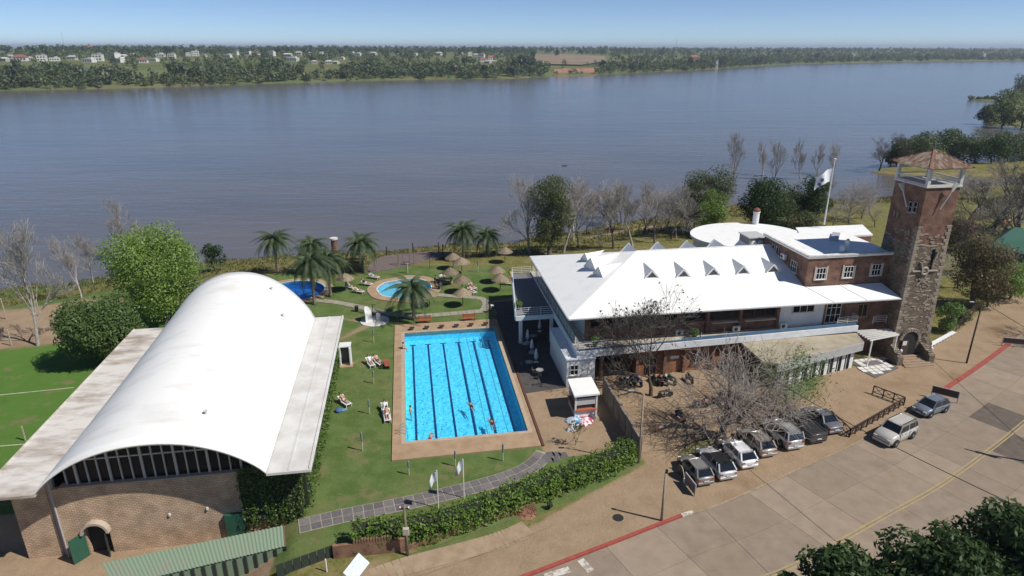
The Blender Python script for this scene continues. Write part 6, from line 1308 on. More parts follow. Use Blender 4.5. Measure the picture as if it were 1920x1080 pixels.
# flags
def flag_mesh(L_, H_, seed, droop, fold=.12):
    nx_, nz_ = 14, 8; V = []
    for i in range(nx_ + 1):
        for j in range(nz_ + 1):
            f = i / nx_; s = j / nz_; V.append((f * L_ * (1 - .35 * droop), fold * math.sin(f * 7 + s * 1.5 + seed) * (.3 + f), -s * H_ - droop * f * f * L_ * .8))
    F = [(i * (nz_ + 1) + j, (i + 1) * (nz_ + 1) + j, (i + 1) * (nz_ + 1) + j + 1, i * (nz_ + 1) + j + 1) for i in range(nx_) for j in range(nz_)]; return np_mesh('flag', V, F, True)
fl_m = material('flag_cloth', (.62, .64, .66), .8, nscale=3, col2=(.36, .40, .44), lo=.5, hi=.62); fl_w = material('flag_white', (.76, .78, .82), .8); fl_b = material('flag_emblem', (.03, .05, .13), .8)
for (u, v), vt, sd_, wh in (((822, 953), 882, 1, 'closest to the hedge'), ((870, 934), 861, 2, 'beside the paver path and lawn lamp')):
    p = P(u, v); h = zat(p, vt); t = thing('flagpole', 'white pole with a limp pale flag, ' + wh, 'flagpole', p, R(200), 'small flagpoles on the lawn'); MB().tube([(0, 0, -.1), (0, 0, h)], .045, 7).build('pole', white_metal, t); f = obj('flag', flag_mesh(.85, .9, sd_, .9), fl_m, t, (.04, 0, h - .1))
p = P(1545, 421, 11.7); h = zat(p, 300) - 11.7; t = thing('flagpole', 'tall white flagpole with white emblem flag on the flat rear roof', 'flagpole', p, R(192)); MB().tube([(0, 0, 0), (0, 0, h)], [.10, .06], 8).build('pole', white_metal, t); MB().lathe([(.05, 0), (.16, .05), (.16, .2), (.05, .25)], 10, (0, 0, h)).build('finial', white_metal, t)
f = obj('flag', flag_mesh(2.6, 1.7, 3, .55, .2), fl_w, t, (.06, 0, h - 1.1)); me_ = MB(); 
for (x, z, wv, hv) in ((1.55, -1.25, .35, .35), (1.95, -1.75, .28, .3), (1.75, -1.95, .2, .5)):
    V = [(x + wv * math.cos(a) * (1 - .2), -.16 + .0, z + hv * math.sin(a) * .8 - .15) for a in np.linspace(0, 6.28, 9)[:-1]]; MB().add([(a_, .30, c_) for a_, b_, c_ in V] + [(a_, -.30, c_) for a_, b_, c_ in V], [tuple(range(8)), tuple(range(15, 7, -1))]).build('emblem', fl_b, f)
# railings of crossed iron bars
iron = material('rusty_iron', (.055, .03, .022), .8)
def truss(pts, label):
    pts = [P(u, v) for u, v in pts]; t = thing('iron_railing', label, 'railing', pts[0]); o = pts[0]
    for a, b in zip(pts[:-1], pts[1:]):
        a, b = a - o, b - o; n = max(1, round((b - a).length / 1.05)); up = Vector((0, 0, .92)); lo = Vector((0, 0, .22))
        MB().bar(a + up, b + up, .09).build('top_rail', iron, t); MB().bar(a + lo, b + lo, .07).build('bottom_rail', iron, t)
        for i in range(n):
            p, q = a.lerp(b, i / n), a.lerp(b, (i + 1) / n); MB().bar(p, p + up, .09).build('post', iron, t); MB().bar(p + lo, q + up, .045).bar(p + up, q + lo, .045).build('cross_bar', iron, t)
        MB().bar(b, b + up, .09).build('post', iron, t)
truss([(1636, 738), (1694, 760), (1592, 820), (1556, 786)], 'rusty railing of crossed bars around the ramp on the forecourt')
# signs
def board(name, label, base, rz, w_, h_, z0, face, frame=white_metal):
    t = thing(name, label, 'sign', base, rz); MB().box((0, 0, z0 + h_ / 2), (w_, .05, h_)).build('panel', face, t); mb = MB()
    for s in (-1, 1): mb.bar((s * w_ / 2, 0, 0), (s * w_ / 2, 0, z0 + h_), .07)
    mb.bar((-w_ / 2, 0, z0 + h_), (w_ / 2, 0, z0 + h_), .08).bar((-w_ / 2, 0, z0), (w_ / 2, 0, z0), .06).build('frame', frame, t); return t
p = P(1769, 750); board('street_sign', 'low wide signboard with dark panel behind the steel blue car', p, math.atan2((P(1778, 742) - P(1745, 735)).y, (P(1778, 742) - P(1745, 735)).x) - .1, 2.3, .75, .55, material('sign_dark', (.07, .035, .03), .7), material('sign_frame_grey', (.40, .38, .36), .6))
p = P(1898, 650); board('street_sign', 'low wide signboard with dark panel at the far end of the red kerb', p, -.25, 2.3, .7, .4, material('sign_dark', (.07, .035, .03), .7), material('sign_frame_grey', (.40, .38, .36), .6))
a_, b_ = P(1303, 931), P(1268, 886); d_ = b_ - a_; t = thing('arched_sign_frame', 'metal sign frame with rectangular panel and dark arched panel beside the grey hatchback', 'sign', a_, math.atan2(d_.y, d_.x)); L_ = d_.length
MB().box((L_ * .27, 0, .62), (L_ * .52, .05, .85)).build('panel', material('panel_mauve', (.20, .155, .15), .7, nscale=2, noise=.2), t); mb = MB()
for x in (.01, .53): mb.bar((x * L_, 0, 0), (x * L_, 0, 1.1), .07)
mb.bar((0, 0, 1.08), (.54 * L_, 0, 1.08), .08).bar((0, 0, .18), (.54 * L_, 0, .18), .07).build('frame', material('sign_frame_grey', (.40, .38, .36), .6), t)
ar = [(L_ * (.56 + .44 * k / 12), .95 * math.sin(math.pi * k / 12) ** .8 + .2) for k in range(13)]; MB().add([(x, -.04, z) for x, z in ar] + [(x, .04, z) for x, z in ar], [tuple(range(13)), tuple(range(25, 12, -1))]).build('arched_panel', material('panel_black', (.02, .025, .025), .5), t); MB().tube([(x, 0, z) for x, z in ar], .04, 6).build('arched_rim', material('sign_frame_grey', (.40, .38, .36), .6), t); MB().bar((L_ * .56, 0, 0), (L_ * .56, 0, .4), .3, .12).build('foot', white_metal, t)
# tilted blue and white notice board at the bottom edge of the view
p = P(668, 1062, 2.3); t = thing('notice_board', 'white notice board with small blue print tilted on a post by the footway', 'sign', (p.x, p.y, 0), R(35)); bd = material('notice_print', (.66, .72, .78), .6, nscale=9, col2=(.30, .45, .62), stretch=(1, 1, 4), lo=.55, hi=.62); MB().box((0, 0, 2.2), (1.5, .06, 1.0), M=Matrix.Rotation(R(-35), 3, 'X') @ Matrix.Rotation(R(-30), 3, 'Y')).build('panel', bd, t); MB().tube([(0, 0, -.1), (0, 0, 2.1)], .05, 7).build('post', wood, t)
p = P(613, 1072); t = thing('fence_post', 'thin white post beside the green shed fence', 'post', p); MB().tube([(0, 0, -.1), (0, 0, 1.1)], .05, 6).build('post', white_metal, t)
# low walls: lattice brick wall under the hedge, boundary wall at the yard
lw = thing('garden_wall', 'low brick wall with open lattice under the end of the hedge', 'wall'); a_, b_, c_ = P(626, 1046), P(760, 1032), P(1002, 950); br_ = brick_material('garden_brick', (.30, .17, .11), (.24, .13, .085), (.2, .13, .09), .26, .09, .012)
MB().bar((a_.x, a_.y, .45), (b_.x, b_.y, .45), .22, 1.3).build('wall', br_, lw); MB().bar((b_.x, b_.y, .2), (c_.x, c_.y, .2), .2, .45).build('wall', br_, lw)
dv = (b_ - a_); n = 14
for i in range(n):
    for j in range(3):
        q = a_ + dv * (.30 + .55 * i / n); obj('lattice_brick', MB().box((q.x, q.y, 1.16 + j * .12), (.14, .24, .10), math.atan2(dv.y, dv.x)).mesh('lattice_brick'), br_, lw)
yf = thing('green_fence', 'dark green sheet fence along the street below the shed', 'fence'); a_, b_ = P(520, 1082), P(626, 1043)
for i in range(7):
    p, q = a_.lerp(b_, i / 7), a_.lerp(b_, (i + 1) / 7 - .01); MB().bar((p.x, p.y, .3), (q.x, q.y, .3), .04, 1.4).build('sheet', material('dark_green_paint', (.03, .04, .032), .6), yf)
bw = thing('boundary_wall', 'dark grey yard wall between the kiosk and the parking place', 'wall', W(8.95, 0), TH); bwm = material('old_render', (.16, .14, .12), .95, nscale=1.5, col2=(.24, .205, .165))
y_ = -5.6
for k in range(6): h_ = 2.0 + .12 * (k % 2); MB().box((0, y_ + .93, h_ / 2), (.22, 1.84, h_)).build('wall_panel', bwm, bw); MB().box((0, y_, h_ / 2 + .08), (.3, .14, h_ + .16)).build('pier', bwm, bw); y_ += 1.86
# kiosk
kq = [LP(u, v, 2.75) for u, v in ((1077, 743), (1125, 738), (1109, 707), (1064, 711))]; kc_ = sum(kq, Vector()) / 4
ki = thing('kiosk', 'small white kiosk with flat roof and orange counter beside the yard wall', 'kiosk', W(kc_.x, kc_.y), TH); kp_ = [(q.x - kc_.x, q.y - kc_.y) for q in kq]
MB().prism(kp_, 2.6, 2.78).build('roof', white_roof, ki); sh = [(x * .82, y * .82) for x, y in kp_]
MB().prism([sh[0], sh[1], sh[2], sh[3]], 0, .95).build('base', white_wall, ki)
for x, y in sh: MB().box((x, y, 1.3), (.16, .16, 2.6)).build('post', white_metal, ki)
MB().bar((*sh[0], 1.02), (*sh[1], 1.02), .45, .1).bar((*sh[3], 1.02), (*sh[0], 1.02), .45, .1).build('counter', material('orange_counter', (.42, .12, .05), .6), ki); MB().prism([(x * .9, y * .9) for x, y in sh], .96, 2.6).build('interior', material('kiosk_inside', (.10, .10, .11), .8), ki); MB().bar((sh[0][0] + .1, sh[0][1] - .02, 1.9), (sh[1][0] - .1, sh[1][1] - .02, 1.9), .05, .7).build('shutter', material('shutter_grey', (.50, .50, .50), .6), ki)
# heap of patterned parasol covers
def stripe(nm, c1, c2):
    return material(nm, c1, .8, nscale=2.2, col2=c2, detail=1, lo=.46, hi=.54)
for i, (u, v, c1, c2, r_, lb) in enumerate(((1078, 790, (.60, .62, .64), (.08, .28, .50), .95, 'blue and white patterned parasol canopy lying in the heap'), (1096, 790, (.70, .62, .64), (.45, .06, .14), 1.0, 'pink and white swirled parasol canopy lying in the heap'), (1094, 778, (.55, .20, .26), (.68, .60, .62), .8, 'rose pink parasol canopy leaning in the heap by the kiosk'), (1072, 806, (.72, .72, .72), (.55, .58, .62), .5, 'plain white folded canopy at the edge of the heap'), (1108, 783, (.05, .04, .05), (.12, .06, .08), .7, 'dark folded canopy in the shade of the heap'))):
    p = P(u, v); t = thing('folded_canopy', lb, 'canopy', p, i * 1.1); V = []; n = 18
    for ring_i, (rr_, z) in enumerate(((0, .5), (.35, .42), (.7, .26), (1.0, .04))):
        for k in range(n): a = 6.283 * k / n; q = rr_ * r_ * (1 + .12 * math.sin(k * 5 + i)); V.append((q * math.cos(a), q * math.sin(a) * .75, z + .09 * math.sin(k * 2.4 + ring_i + i) * rr_))
    F = [(r * n + k, r * n + (k + 1) % n, (r + 1) * n + (k + 1) % n, (r + 1) * n + k) for r in range(3) for k in range(n)]; obj('cloth', np_mesh('cloth', V, F, True), stripe('cover_%d' % i, c1, c2), t); MB().tube([(0, 0, .3), (r_ * 1.2, .1, .1)], .025, 6).build('pole', white_metal, t)
# closed parasols, tables and chairs on the shaded terrace
for i, (u, v, vt) in enumerate(((989, 642, 618), (997, 660, 636), (1005, 680, 654), (1012, 622, 600))):
    p = P(u, v); h = zat(p, vt) ; t = thing('closed_parasol', 'closed white parasol on the shaded terrace', 'parasol', (p.x, p.y, .05), 0, 'closed parasols on the terrace'); MB().tube([(0, 0, 0), (0, 0, h)], .03, 6).build('pole', white_metal, t); MB().lathe([(.20, h * .25), (.24, h * .4), (.12, h * .85), (.03, h)], 8).build('canopy', fl_w, t, smooth=True); MB().lathe([(.28, 0), (.28, .06), (.05, .1)], 10).build('base', white_metal, t)
chm = material('chair_dark', (.06, .055, .055), .6); CH_ = thing('terrace_chair', 'dark terrace chair near the closed parasols', 'chair', (0, 0, 0), 0, 'chairs on the shaded terrace')
MB().box((0, 0, .44), (.44, .44, .04)).build('seat', chm, CH_); MB().box((-.21, 0, .7), (.04, .42, .4)).build('backrest', chm, CH_)
for x in (-.19, .19):
    for y in (-.19, .19): MB().box((x, y, .21), (.035, .035, .42)).build('leg', chm, CH_)
TB = thing('terrace_table', 'small round terrace table near the closed parasols', 'table', (0, 0, 0), 0, 'tables on the shaded terrace'); MB().lathe([(.45, .7), (.45, .74)], 16).build('tabletop', material('table_grey', (.32, .31, .30), .5), TB); MB().tube([(0, 0, 0), (0, 0, .7)], .04, 6).build('stem', chm, TB); MB().lathe([(.25, 0), (.25, .03)], 12).build('foot', chm, TB)
first = True
for (u, v) in ((985, 655), (998, 672), (1012, 705), (992, 690), (1000, 640)):
    p = P(u, v); 
    if first: TB.location = (p.x, p.y, .05)
    else: dup(TB, (p.x, p.y, .05))
    for k in range(3):
        a = k * 2.1 + u; q = (p.x + .75 * math.cos(a), p.y + .75 * math.sin(a), .05)
        if first and k == 0: CH_.location = q; CH_.rotation_euler = (0, 0, a + math.pi)
        else: dup(CH_, q, a + math.pi)
    first = False
# red benches
def bench(u, v, lab, rz=TH, s=1.0):
    p = P(u, v); t = thing('garden_bench', lab, 'bench', p, rz); rm = material('bench_red', (.34, .085, .045), .7)
    for k in range(4): MB().box((0, -.18 + k * .13, .45), (1.75 * s, .11, .035)).build('seat_slat', rm, t)
    for k in range(3): MB().box((0, .30 + k * .03, .58 + k * .14), (1.75 * s, .035, .11)).build('back_slat', rm, t)
    for x in (-.7 * s, .7 * s): MB().box((x, .0, .22), (.07, .45, .44)).build('leg', trim, t); MB().bar((x, .28, .3), (x, .38, .95), .06).build('back_post', trim, t)
bench(796, 606, 'red slatted bench behind the pool beside the low palm'); bench(880, 602, 'red slatted bench behind the pool near the shaded terrace'); bench(727, 688, 'red slatted bench on the lawn turned to the pool', TH + R(90), .8)
# white changing booth by the ivy wall
p = P(649, 684); t = thing('changing_booth', 'narrow white booth with dark opening beside the ivy wall', 'booth', p, TH)
MB().box((-.55, .3, 1.1), (.12, 1.5, 2.2)).build('side_wall', white_wall, t); MB().box((.55, .3, 1.1), (.12, 1.5, 2.2)).build('side_wall', white_wall, t); MB().box((0, 1.0, 1.1), (1.0, .1, 2.2)).build('back_wall', white_wall, t); MB().box((0, .55, 2.25), (1.35, 1.2, .12)).build('roof', white_wall, t); MB().box((0, .45, 1.05), (.98, .06, 2.1)).build('door', material('booth_dark', (.05, .055, .06), .7), t); MB().box((0, -.2, .05), (1.6, 1.2, .1)).build('step', coping, t)
# curved white shower wall
p = P(703, 602); t = thing('shower_wall', 'curved white shower wall with round stone basin on the lawn', 'shower', p, .2)
MB().lathe([(1.9, -.05), (1.9, .08), (1.5, .1)], 20).build('basin', grey_slab, t); mb = MB()
for k in range(9):
    a, b = 2.0 + k * .17, 2.0 + (k + 1) * .17; h0, h1 = 1.1 + .9 * math.sin(k / 9 * 3.1), 1.1 + .9 * math.sin((k + 1) / 9 * 3.1); mb.add([(r * math.cos(q), r * math.sin(q), z) for q, h_ in ((a, h0), (b, h1)) for r in (.95, 1.25) for z in (0, h_)], [(0, 1, 3, 2), (4, 6, 7, 5), (0, 4, 5, 1), (2, 3, 7, 6), (1, 5, 7, 3)])
mb.build('wall', white_wall, t); MB().tube([(-.2, .9, 0), (-.2, .9, 2.0), (.2, .5, 2.1)], .05, 6).build('pipe', trim, t); MB().box((.5, .1, .5), (.4, .5, 1.0), .4).build('pedestal', grey_slab, t)
# thatched parasols
thm = leaf_material('thatch', (.21, .165, .115), (.34, .27, .19), .1)
g = np.random.default_rng(60); n = 900; ang = g.random(n) * 6.283; f0 = g.random(n) ** .6 * .8; V = []
for a, f in zip(ang, f0):
    for ff, wv in ((f, .05), (min(f + .32, 1.06), .035)):
        r_ = 1.28 * ff; z = 2.75 - .88 * ff ** 1.15 + .035 * g.random()
        for s in (-1, 1): V.append((r_ * math.cos(a) - s * wv * math.sin(a), r_ * math.sin(a) + s * wv * math.cos(a), z))
V = np.array(V); F = (np.arange(n)[:, None] * 4 + np.array((0, 1, 3, 2))); thatch_m = np_mesh('thatch', V, F); thatch_m.materials.append(thm)
core_m = MB().lathe([(1.2, 1.88), (.8, 2.16), (.4, 2.45), (.06, 2.72)], 16).mesh('canopy', True); core_m.materials.append(material('thatch_core', (.23, .18, .125), .95, nscale=12, noise=.4))
pole_m = MB().tube([(0, 0, -.1), (0, 0, 2.85)], .06, 7).mesh('pole'); pole_m.materials.append(wood)
for (u, v), wh in (((649, 545), 'over sunbathers between the round pool and the curvy pool'), ((850, 504), 'behind the others at the play area'), ((866, 513), 'at the trunk of the tall palm'), ((845, 533), 'over a table of people beside the curvy pool'), ((867, 549), 'in the middle of the lawn group'), ((806, 575), 'on the walk side of the curvy pool'), ((868, 574), 'nearest the garden walk and lap pool'), ((932, 530), 'behind its twin near the clubhouse terrace'), ((938, 546), 'before its twin near the clubhouse terrace'), ((947, 492), 'standing in the tree shade at the bank')):
    p = P(u, v); t = thing('thatched_parasol', 'round thatched straw parasol ' + wh, 'parasol', p, random.random() * 6, 'thatched parasols on the lawn'); obj('thatch', thatch_m, None, t); obj('canopy', core_m, None, t); obj('pole', pole_m, None, t)

# ================================================================== FENCES, PLAYGROUND, SHELTERS
def rail_fence(name, label, px, h, mat, spacing=2.2, rails=2, r=.05):
    q = [PG(u, v) for u, v in px]; t = thing(name, label, 'fence', q[0]); o = q[0]
    for a, b in zip(q[:-1], q[1:]):
        a, b = a - o, b - o; n = max(1, round((b - a).length / spacing))
        for i in range(n + 1): p = a.lerp(b, i / n); MB().tube([p - Vector((0, 0, .3)), p + Vector((0, 0, h))], r, 6).build('post', mat, t)
        for k in range(rails): dz = Vector((0, 0, h * (k + 1) / rails - .1)); MB().bar(a + dz, b + dz, r * 1.2).build('rail', mat, t)
rail_fence('rustic_fence', 'rough wooden rail fence at the lawn edge behind the hall', [(440, 518), (500, 513), (570, 510), (640, 508)], .9, wood, 2.5); rail_fence('rustic_fence', 'wooden rail fence around the play area', [(700, 492), (730, 485), (780, 481), (830, 476)], 1.0, woodd, 1.6); rail_fence('rustic_fence', 'short wooden rail fence beside the barbecue shelter', [(683, 512), (704, 509)], .9, wood, 1.8)
rail_fence('rustic_fence', 'long dark rail fence behind the trees beyond the clubhouse', [(870, 478), (960, 474), (1060, 472), (1160, 470)], 1.2, woodd, 3.0); rail_fence('park_fence', 'dark wire fence of the sports park right of the tower', [(1790, 625), (1830, 585), (1880, 552), (1940, 540)], 1.5, woodd, 2.2, 4, .035)
for i, (u, v, vt) in enumerate(((726, 488, 463), (775, 483, 456), (823, 481, 455), (831, 487, 459))):
    p = PG(u, v); t = thing('tall_post', 'tall dark wooden post at the play area', 'post', p, 0, 'tall posts at the play area'); MB().tube([(0, 0, -.2), (0, 0, zat(p, vt) - p.z)], .1, 7).build('post', woodd, t); MB().lathe([(.12, 0), (.04, .12)], 7, (0, 0, zat(p, vt) - p.z)).build('cap', woodd, t)
sw = thing('swing_frame', 'wooden swing frame with bench seat on the play area', 'swing', P(762, 497), .1)
for x in (-1.3, 1.3): MB().tube([(x, -.6, 0), (x, 0, 2.0)], .07, 6).tube([(x, .6, 0), (x, 0, 2.0)], .07, 6).build('leg', wood, sw)
MB().bar((-1.5, 0, 2.0), (1.5, 0, 2.0), .12).build('beam', wood, sw); MB().box((0, 0, .5), (1.2, .35, .06)).build('seat', woodd, sw); MB().bar((-.55, 0, .5), (-.55, 0, 2), .03).bar((.55, 0, .5), (.55, 0, 2), .03).build('chain', trim, sw)
p = P(764, 512); t = thing('totem_post', 'thick carved wooden post on the lawn near the play area', 'post', p); MB().tube([(0, 0, -.1), (0, 0, 1.7)], .13, 8).build('post', woodp, t); MB().bar((-.3, 0, 1.6), (.3, 0, 1.6), .16).build('crosspiece', woodp, t)
p = P(806, 503); t = thing('thin_post', 'thin dark post at the edge of the play area', 'post', p); MB().tube([(0, 0, -.1), (0, 0, 2.4)], .05, 6).build('post', woodd, t); MB().lathe([(.07, 0), (.02, .08)], 6, (0, 0, 2.4)).build('cap', woodd, t)
bb = thing('barbecue_shelter', 'stone barbecue shelter with log roof beside a palm', 'shelter', P(662, 509), .1); logm = material('log_stack', (.25, .19, .135), .9, nscale=5, noise=.35)
MB().box((.3, .3, .75), (2.6, 1.0, 1.5)).build('stone_wall', stone, bb)
for k in range(6): MB().tube([(-2.2, -.6 + k * .26, 2.15 - .05 * k), (2.0, -.6 + k * .26, 2.15 - .05 * k)], .11, 7).build('roof_log', woodp, bb)
for x in (-2.0, 0, 1.8): MB().tube([(x, -.7, 0), (x, -.7, 2.2)], .11, 7).build('post', wood, bb)
for k in range(3): MB().tube([(-1.8, -.4, .2 + k * .3), (-.5, -.4, .2 + k * .3)], .14, 7).build('log', logm, bb)
p = PG(628, 472); h = zat(p, 446) - p.z; t = thing('brick_column', 'lone round brick column with flat cap on the river bank', 'column', p); MB().lathe([(.62, -.3), (.6, h - .3)], 14).build('shaft', brick_red, t); MB().lathe([(.78, h - .3), (.78, h)], 14).build('cap', grey_slab, t)
# goal posts / fence posts on the left field
for i, (u, v, vt, lb) in enumerate(((12, 598, 560, 'leaning pale post on the grassy bank beside the bare tree'), (75, 592, 563, 'pale post at the sandy track behind the bare tree'), (22, 648, 618, 'pale post on the sandy track before the bare tree'), (48, 826, 800, 'pale post on the green field next to the stained side roof'))):
    p = PG(u, v); t = thing('field_post', lb, 'post', p); MB().tube([(0, 0, -.2), (.0, 0, zat(p, vt) - p.z)], .08, 6).build('post', woodp, t); MB().lathe([(.09, 0), (.03, .06)], 6, (0, 0, zat(p, vt) - p.z)).build('cap', woodp, t)
for a_, b_ in (((-40, 745), (138, 727)), ((-40, 840), (60, 832))): a, b = P(*a_), P(*b_); struct(MB().bar((a.x, a.y, .02), (b.x, b.y, .02), .12, .03).build('field_line', material('line_lime', (.50, .50, .36), .9, nscale=2, noise=.3)))
# sports park right of the tower
cm = material('court_green', (.24, .33, .31), .85, nscale=.5, noise=.15); struct(MB().prism([P(u, v).to_2d()[:] for u, v in [(1850, 474), (1990, 455), (2010, 540), (1925, 538), (1868, 502)]], -.1, .06).build('tennis_court', cm))
for a_, b_ in (((1868, 478), (1990, 468)), ((1872, 490), (1940, 520)), ((1890, 476), (1935, 510))): a, b = P(*a_), P(*b_); struct(MB().bar((a.x, a.y, .066), (b.x, b.y, .066), .1, .01).build('court_line', white_metal))
tn = thing('canopy_tent', 'dark green hipped canopy over the sports court', 'tent'); q = [P(u, v, 3.2) for u, v in [(1853, 462), (1990, 492), (2010, 440), (1882, 432)]]; c_ = [q[0].lerp(q[3], .5).lerp(q[1].lerp(q[2], .5), f) + Vector((0, 0, 2.3)) for f in (.22, .78)]; gm_ = material('canopy_green', (.035, .12, .085), .7)
MB().add(q + c_, [(0, 1, 5, 4), (2, 3, 4, 5), (1, 2, 5), (3, 0, 4)]).build('canopy', gm_, tn)
for p in q: MB().tube([(p.x, p.y, 0), (p.x, p.y, 3.2)], .07, 6).build('post', trim, tn)
for i, (u, v, vt) in enumerate(((1852, 468, 430), (1866, 460, 425), (1892, 500, 466), (1903, 500, 470), (1897, 508, 464))): p = P(u, v); t = thing('court_fence_post', 'tall thin dark post of the court fence', 'post', p, 0, 'posts of the court fence'); MB().tube([(0, 0, 0), (0, 0, zat(p, vt))], .06, 6).build('post', trim, t); MB().bar((-.3, 0, zat(p, vt)), (.3, 0, zat(p, vt)), .06).build('arm', trim, t)
p = P(1885, 420); t = thing('play_tunnel', 'yellow and orange playground tube in the park', 'playground', p, .3); t.scale = (.62,) * 3; mb = MB().tube([(-2.2, 0, .5), (-1, .2, 1.1), (.6, .1, 1.2), (2, -.2, .5)], .55, 10).build('tube', material('play_yellow', (.62, .32, .03), .6), t, smooth=True); MB().box((0, 0, .3), (2.6, 1.0, .5)).build('platform', material('play_orange', (.40, .10, .03), .6), t)
p = P(1806, 444); t = thing('brick_hut', 'small pink brick hut in the park behind the tower', 'hut', p, TH); MB().box((0, 0, 1.0), (3.2, 2.2, 2.0)).build('wall', material('pink_render', (.42, .22, .20), .85), t); MB().box((0, 0, 2.1), (3.6, 2.6, .2)).build('roof', fr_, t); MB().box((-.6, -1.12, .9), (.8, .05, 1.7)).build('door', trim, t)
# bins, planters, hatch and small things
p = P(669, 584); t = thing('litter_bin', 'dark litter bin at the garden walk', 'bin', p); MB().lathe([(.22, 0), (.27, .75)], 10).build('body', trim, t); MB().lathe([(.29, .75), (.29, .8), (.1, .9)], 10).build('lid', woodd, t)
for u, v, lb in ((1668, 668, 'dark planter with greenery left of the tower steps'), (1737, 655, 'dark planter with greenery right of the tower steps')):
    p = P(u, v); t = thing('planter', lb, 'planter', p); MB().lathe([(.32, 0), (.42, .5), (.46, .5)], 12).build('pot', material('pot_dark', (.06, .05, .05), .7), t); leaves('x', [(0, 0, .75, .45, .45, .35)], 260, .16, int(u), L_dark, t, 'foliage')
p = P(1636, 682); t = thing('sandwich_board', 'grey board lying on the forecourt at the tiled court', 'board', p, .25); MB().box((0, 0, .1), (1.9, .9, .06)).build('panel', material('board_grey', (.16, .14, .13), .7), t); MB().box((0, -.45, .05), (1.9, .06, .1)).build('edge', trim, t)
p = P(1159, 971); struct(MB().lathe([(.42, 0), (.42, .012)], 20, (p.x, p.y, .02)).build('manhole_cover', material('cast_iron', (.02, .018, .016), .7)))
p = P(1029, 954); t = thing('shrub_stake', 'small dark stake with scraps of leaf on the verge turf', 'stake', p); MB().tube([(0, 0, 0), (.12, 0, .9)], .05, 5).build('stake', trim, t); leaves('x', [(.05, 0, .4, .25, .25, .3)], 60, .2, 5, L_dark, t, 'foliage')
p = P(986, 962); t = thing('leaf_heap', 'heap of reddish dry leaves on the verge beside the hedge', 'leaf heap', p); leaves('x', [(0, 0, .1, .9, .6, .22)], 900, .14, 5, leaf_material('dry_leaf', (.28, .13, .07), (.40, .20, .11)), t, 'leaves', shell=.2); MB().lathe([(.85, 0), (.5, .18), (.1, .26)], 12).build('mound', material('dry_mound', (.26, .13, .08), .95), t)
# striped barrier tape in the parking place
tp_a, tp_b = P(1228, 817), P(1390, 757); t = thing('barrier_tape', 'red and white barrier tape stretched under the leafless trees', 'tape', tp_a); d_ = tp_b - tp_a; n = 26
for c in range(2):
    mb = MB()
    for k in range(c, n, 2): mb.bar(d_ * (k / n) + Vector((0, 0, .75)), d_ * ((k + 1) / n) + Vector((0, 0, .75)), .02, .10)
    mb.build(('red_bands', 'white_bands')[c], (material('tape_red', (.42, .06, .05), .6), fl_w)[c], t)
for f in (0, .5, 1): MB().tube([d_ * f, d_ * f + Vector((0, 0, .8))], .03, 6).build('stake', trim, t)
# pot plants on the balcony and side terrace
for (x, y, z, lb) in ((8.9, 9.0, 4.0, 'green pot plant at the corner of the front balcony'), (2.6, 21.0, 3.82, 'green pot plant behind the side terrace railing'), (20.2, 9.35, 4.0, 'dark planter box on the front balcony')):
    t = thing('pot_plant', lb, 'plant', W(x, y, z)); MB().lathe([(.22, 0), (.3, .4)], 10).build('pot', woodd, t); leaves('x', [(0, 0, .75, .5, .5, .45)], 320, .22, int(x * 10), L_willow, t, 'foliage', shell=.2)

# ================================================================== PEOPLE
J = ['pelvis', 'chest', 'neck', 'head', 'top', 'shL', 'elL', 'wrL', 'haL', 'shR', 'elR', 'wrR', 'haR', 'hiL', 'knL', 'anL', 'toL', 'hiR', 'knR', 'anR', 'toR']
E_ = [(0, 1), (1, 2), (2, 3), (3, 4), (1, 5), (5, 6), (6, 7), (7, 8), (1, 9), (9, 10), (10, 11), (11, 12), (0, 13), (13, 14), (14, 15), (15, 16), (0, 17), (17, 18), (18, 19), (19, 20)]
RAD = [.145, .15, .06, .095, .07, .065, .048, .035, .04, .065, .048, .035, .04, .10, .065, .045, .04, .10, .065, .045, .04]
def sym(p): return p
def pose(pel, che, nec, hea, top, sh, el, wr, ha, hi, kn, an, to, R_=None):
    L = [sh, el, wr, ha]; Lg = [hi, kn, an, to]; R1 = R_ or {}
    f = lambda n, q: R1.get(n, (q[0], -q[1], q[2]))
    return [pel, che, nec, hea, top] + L + [f(n, q) for n, q in zip(('sh', 'el', 'wr', 'ha'), L)] + Lg + [f(n, q) for n, q in zip(('hi', 'kn', 'an', 'to'), Lg)]
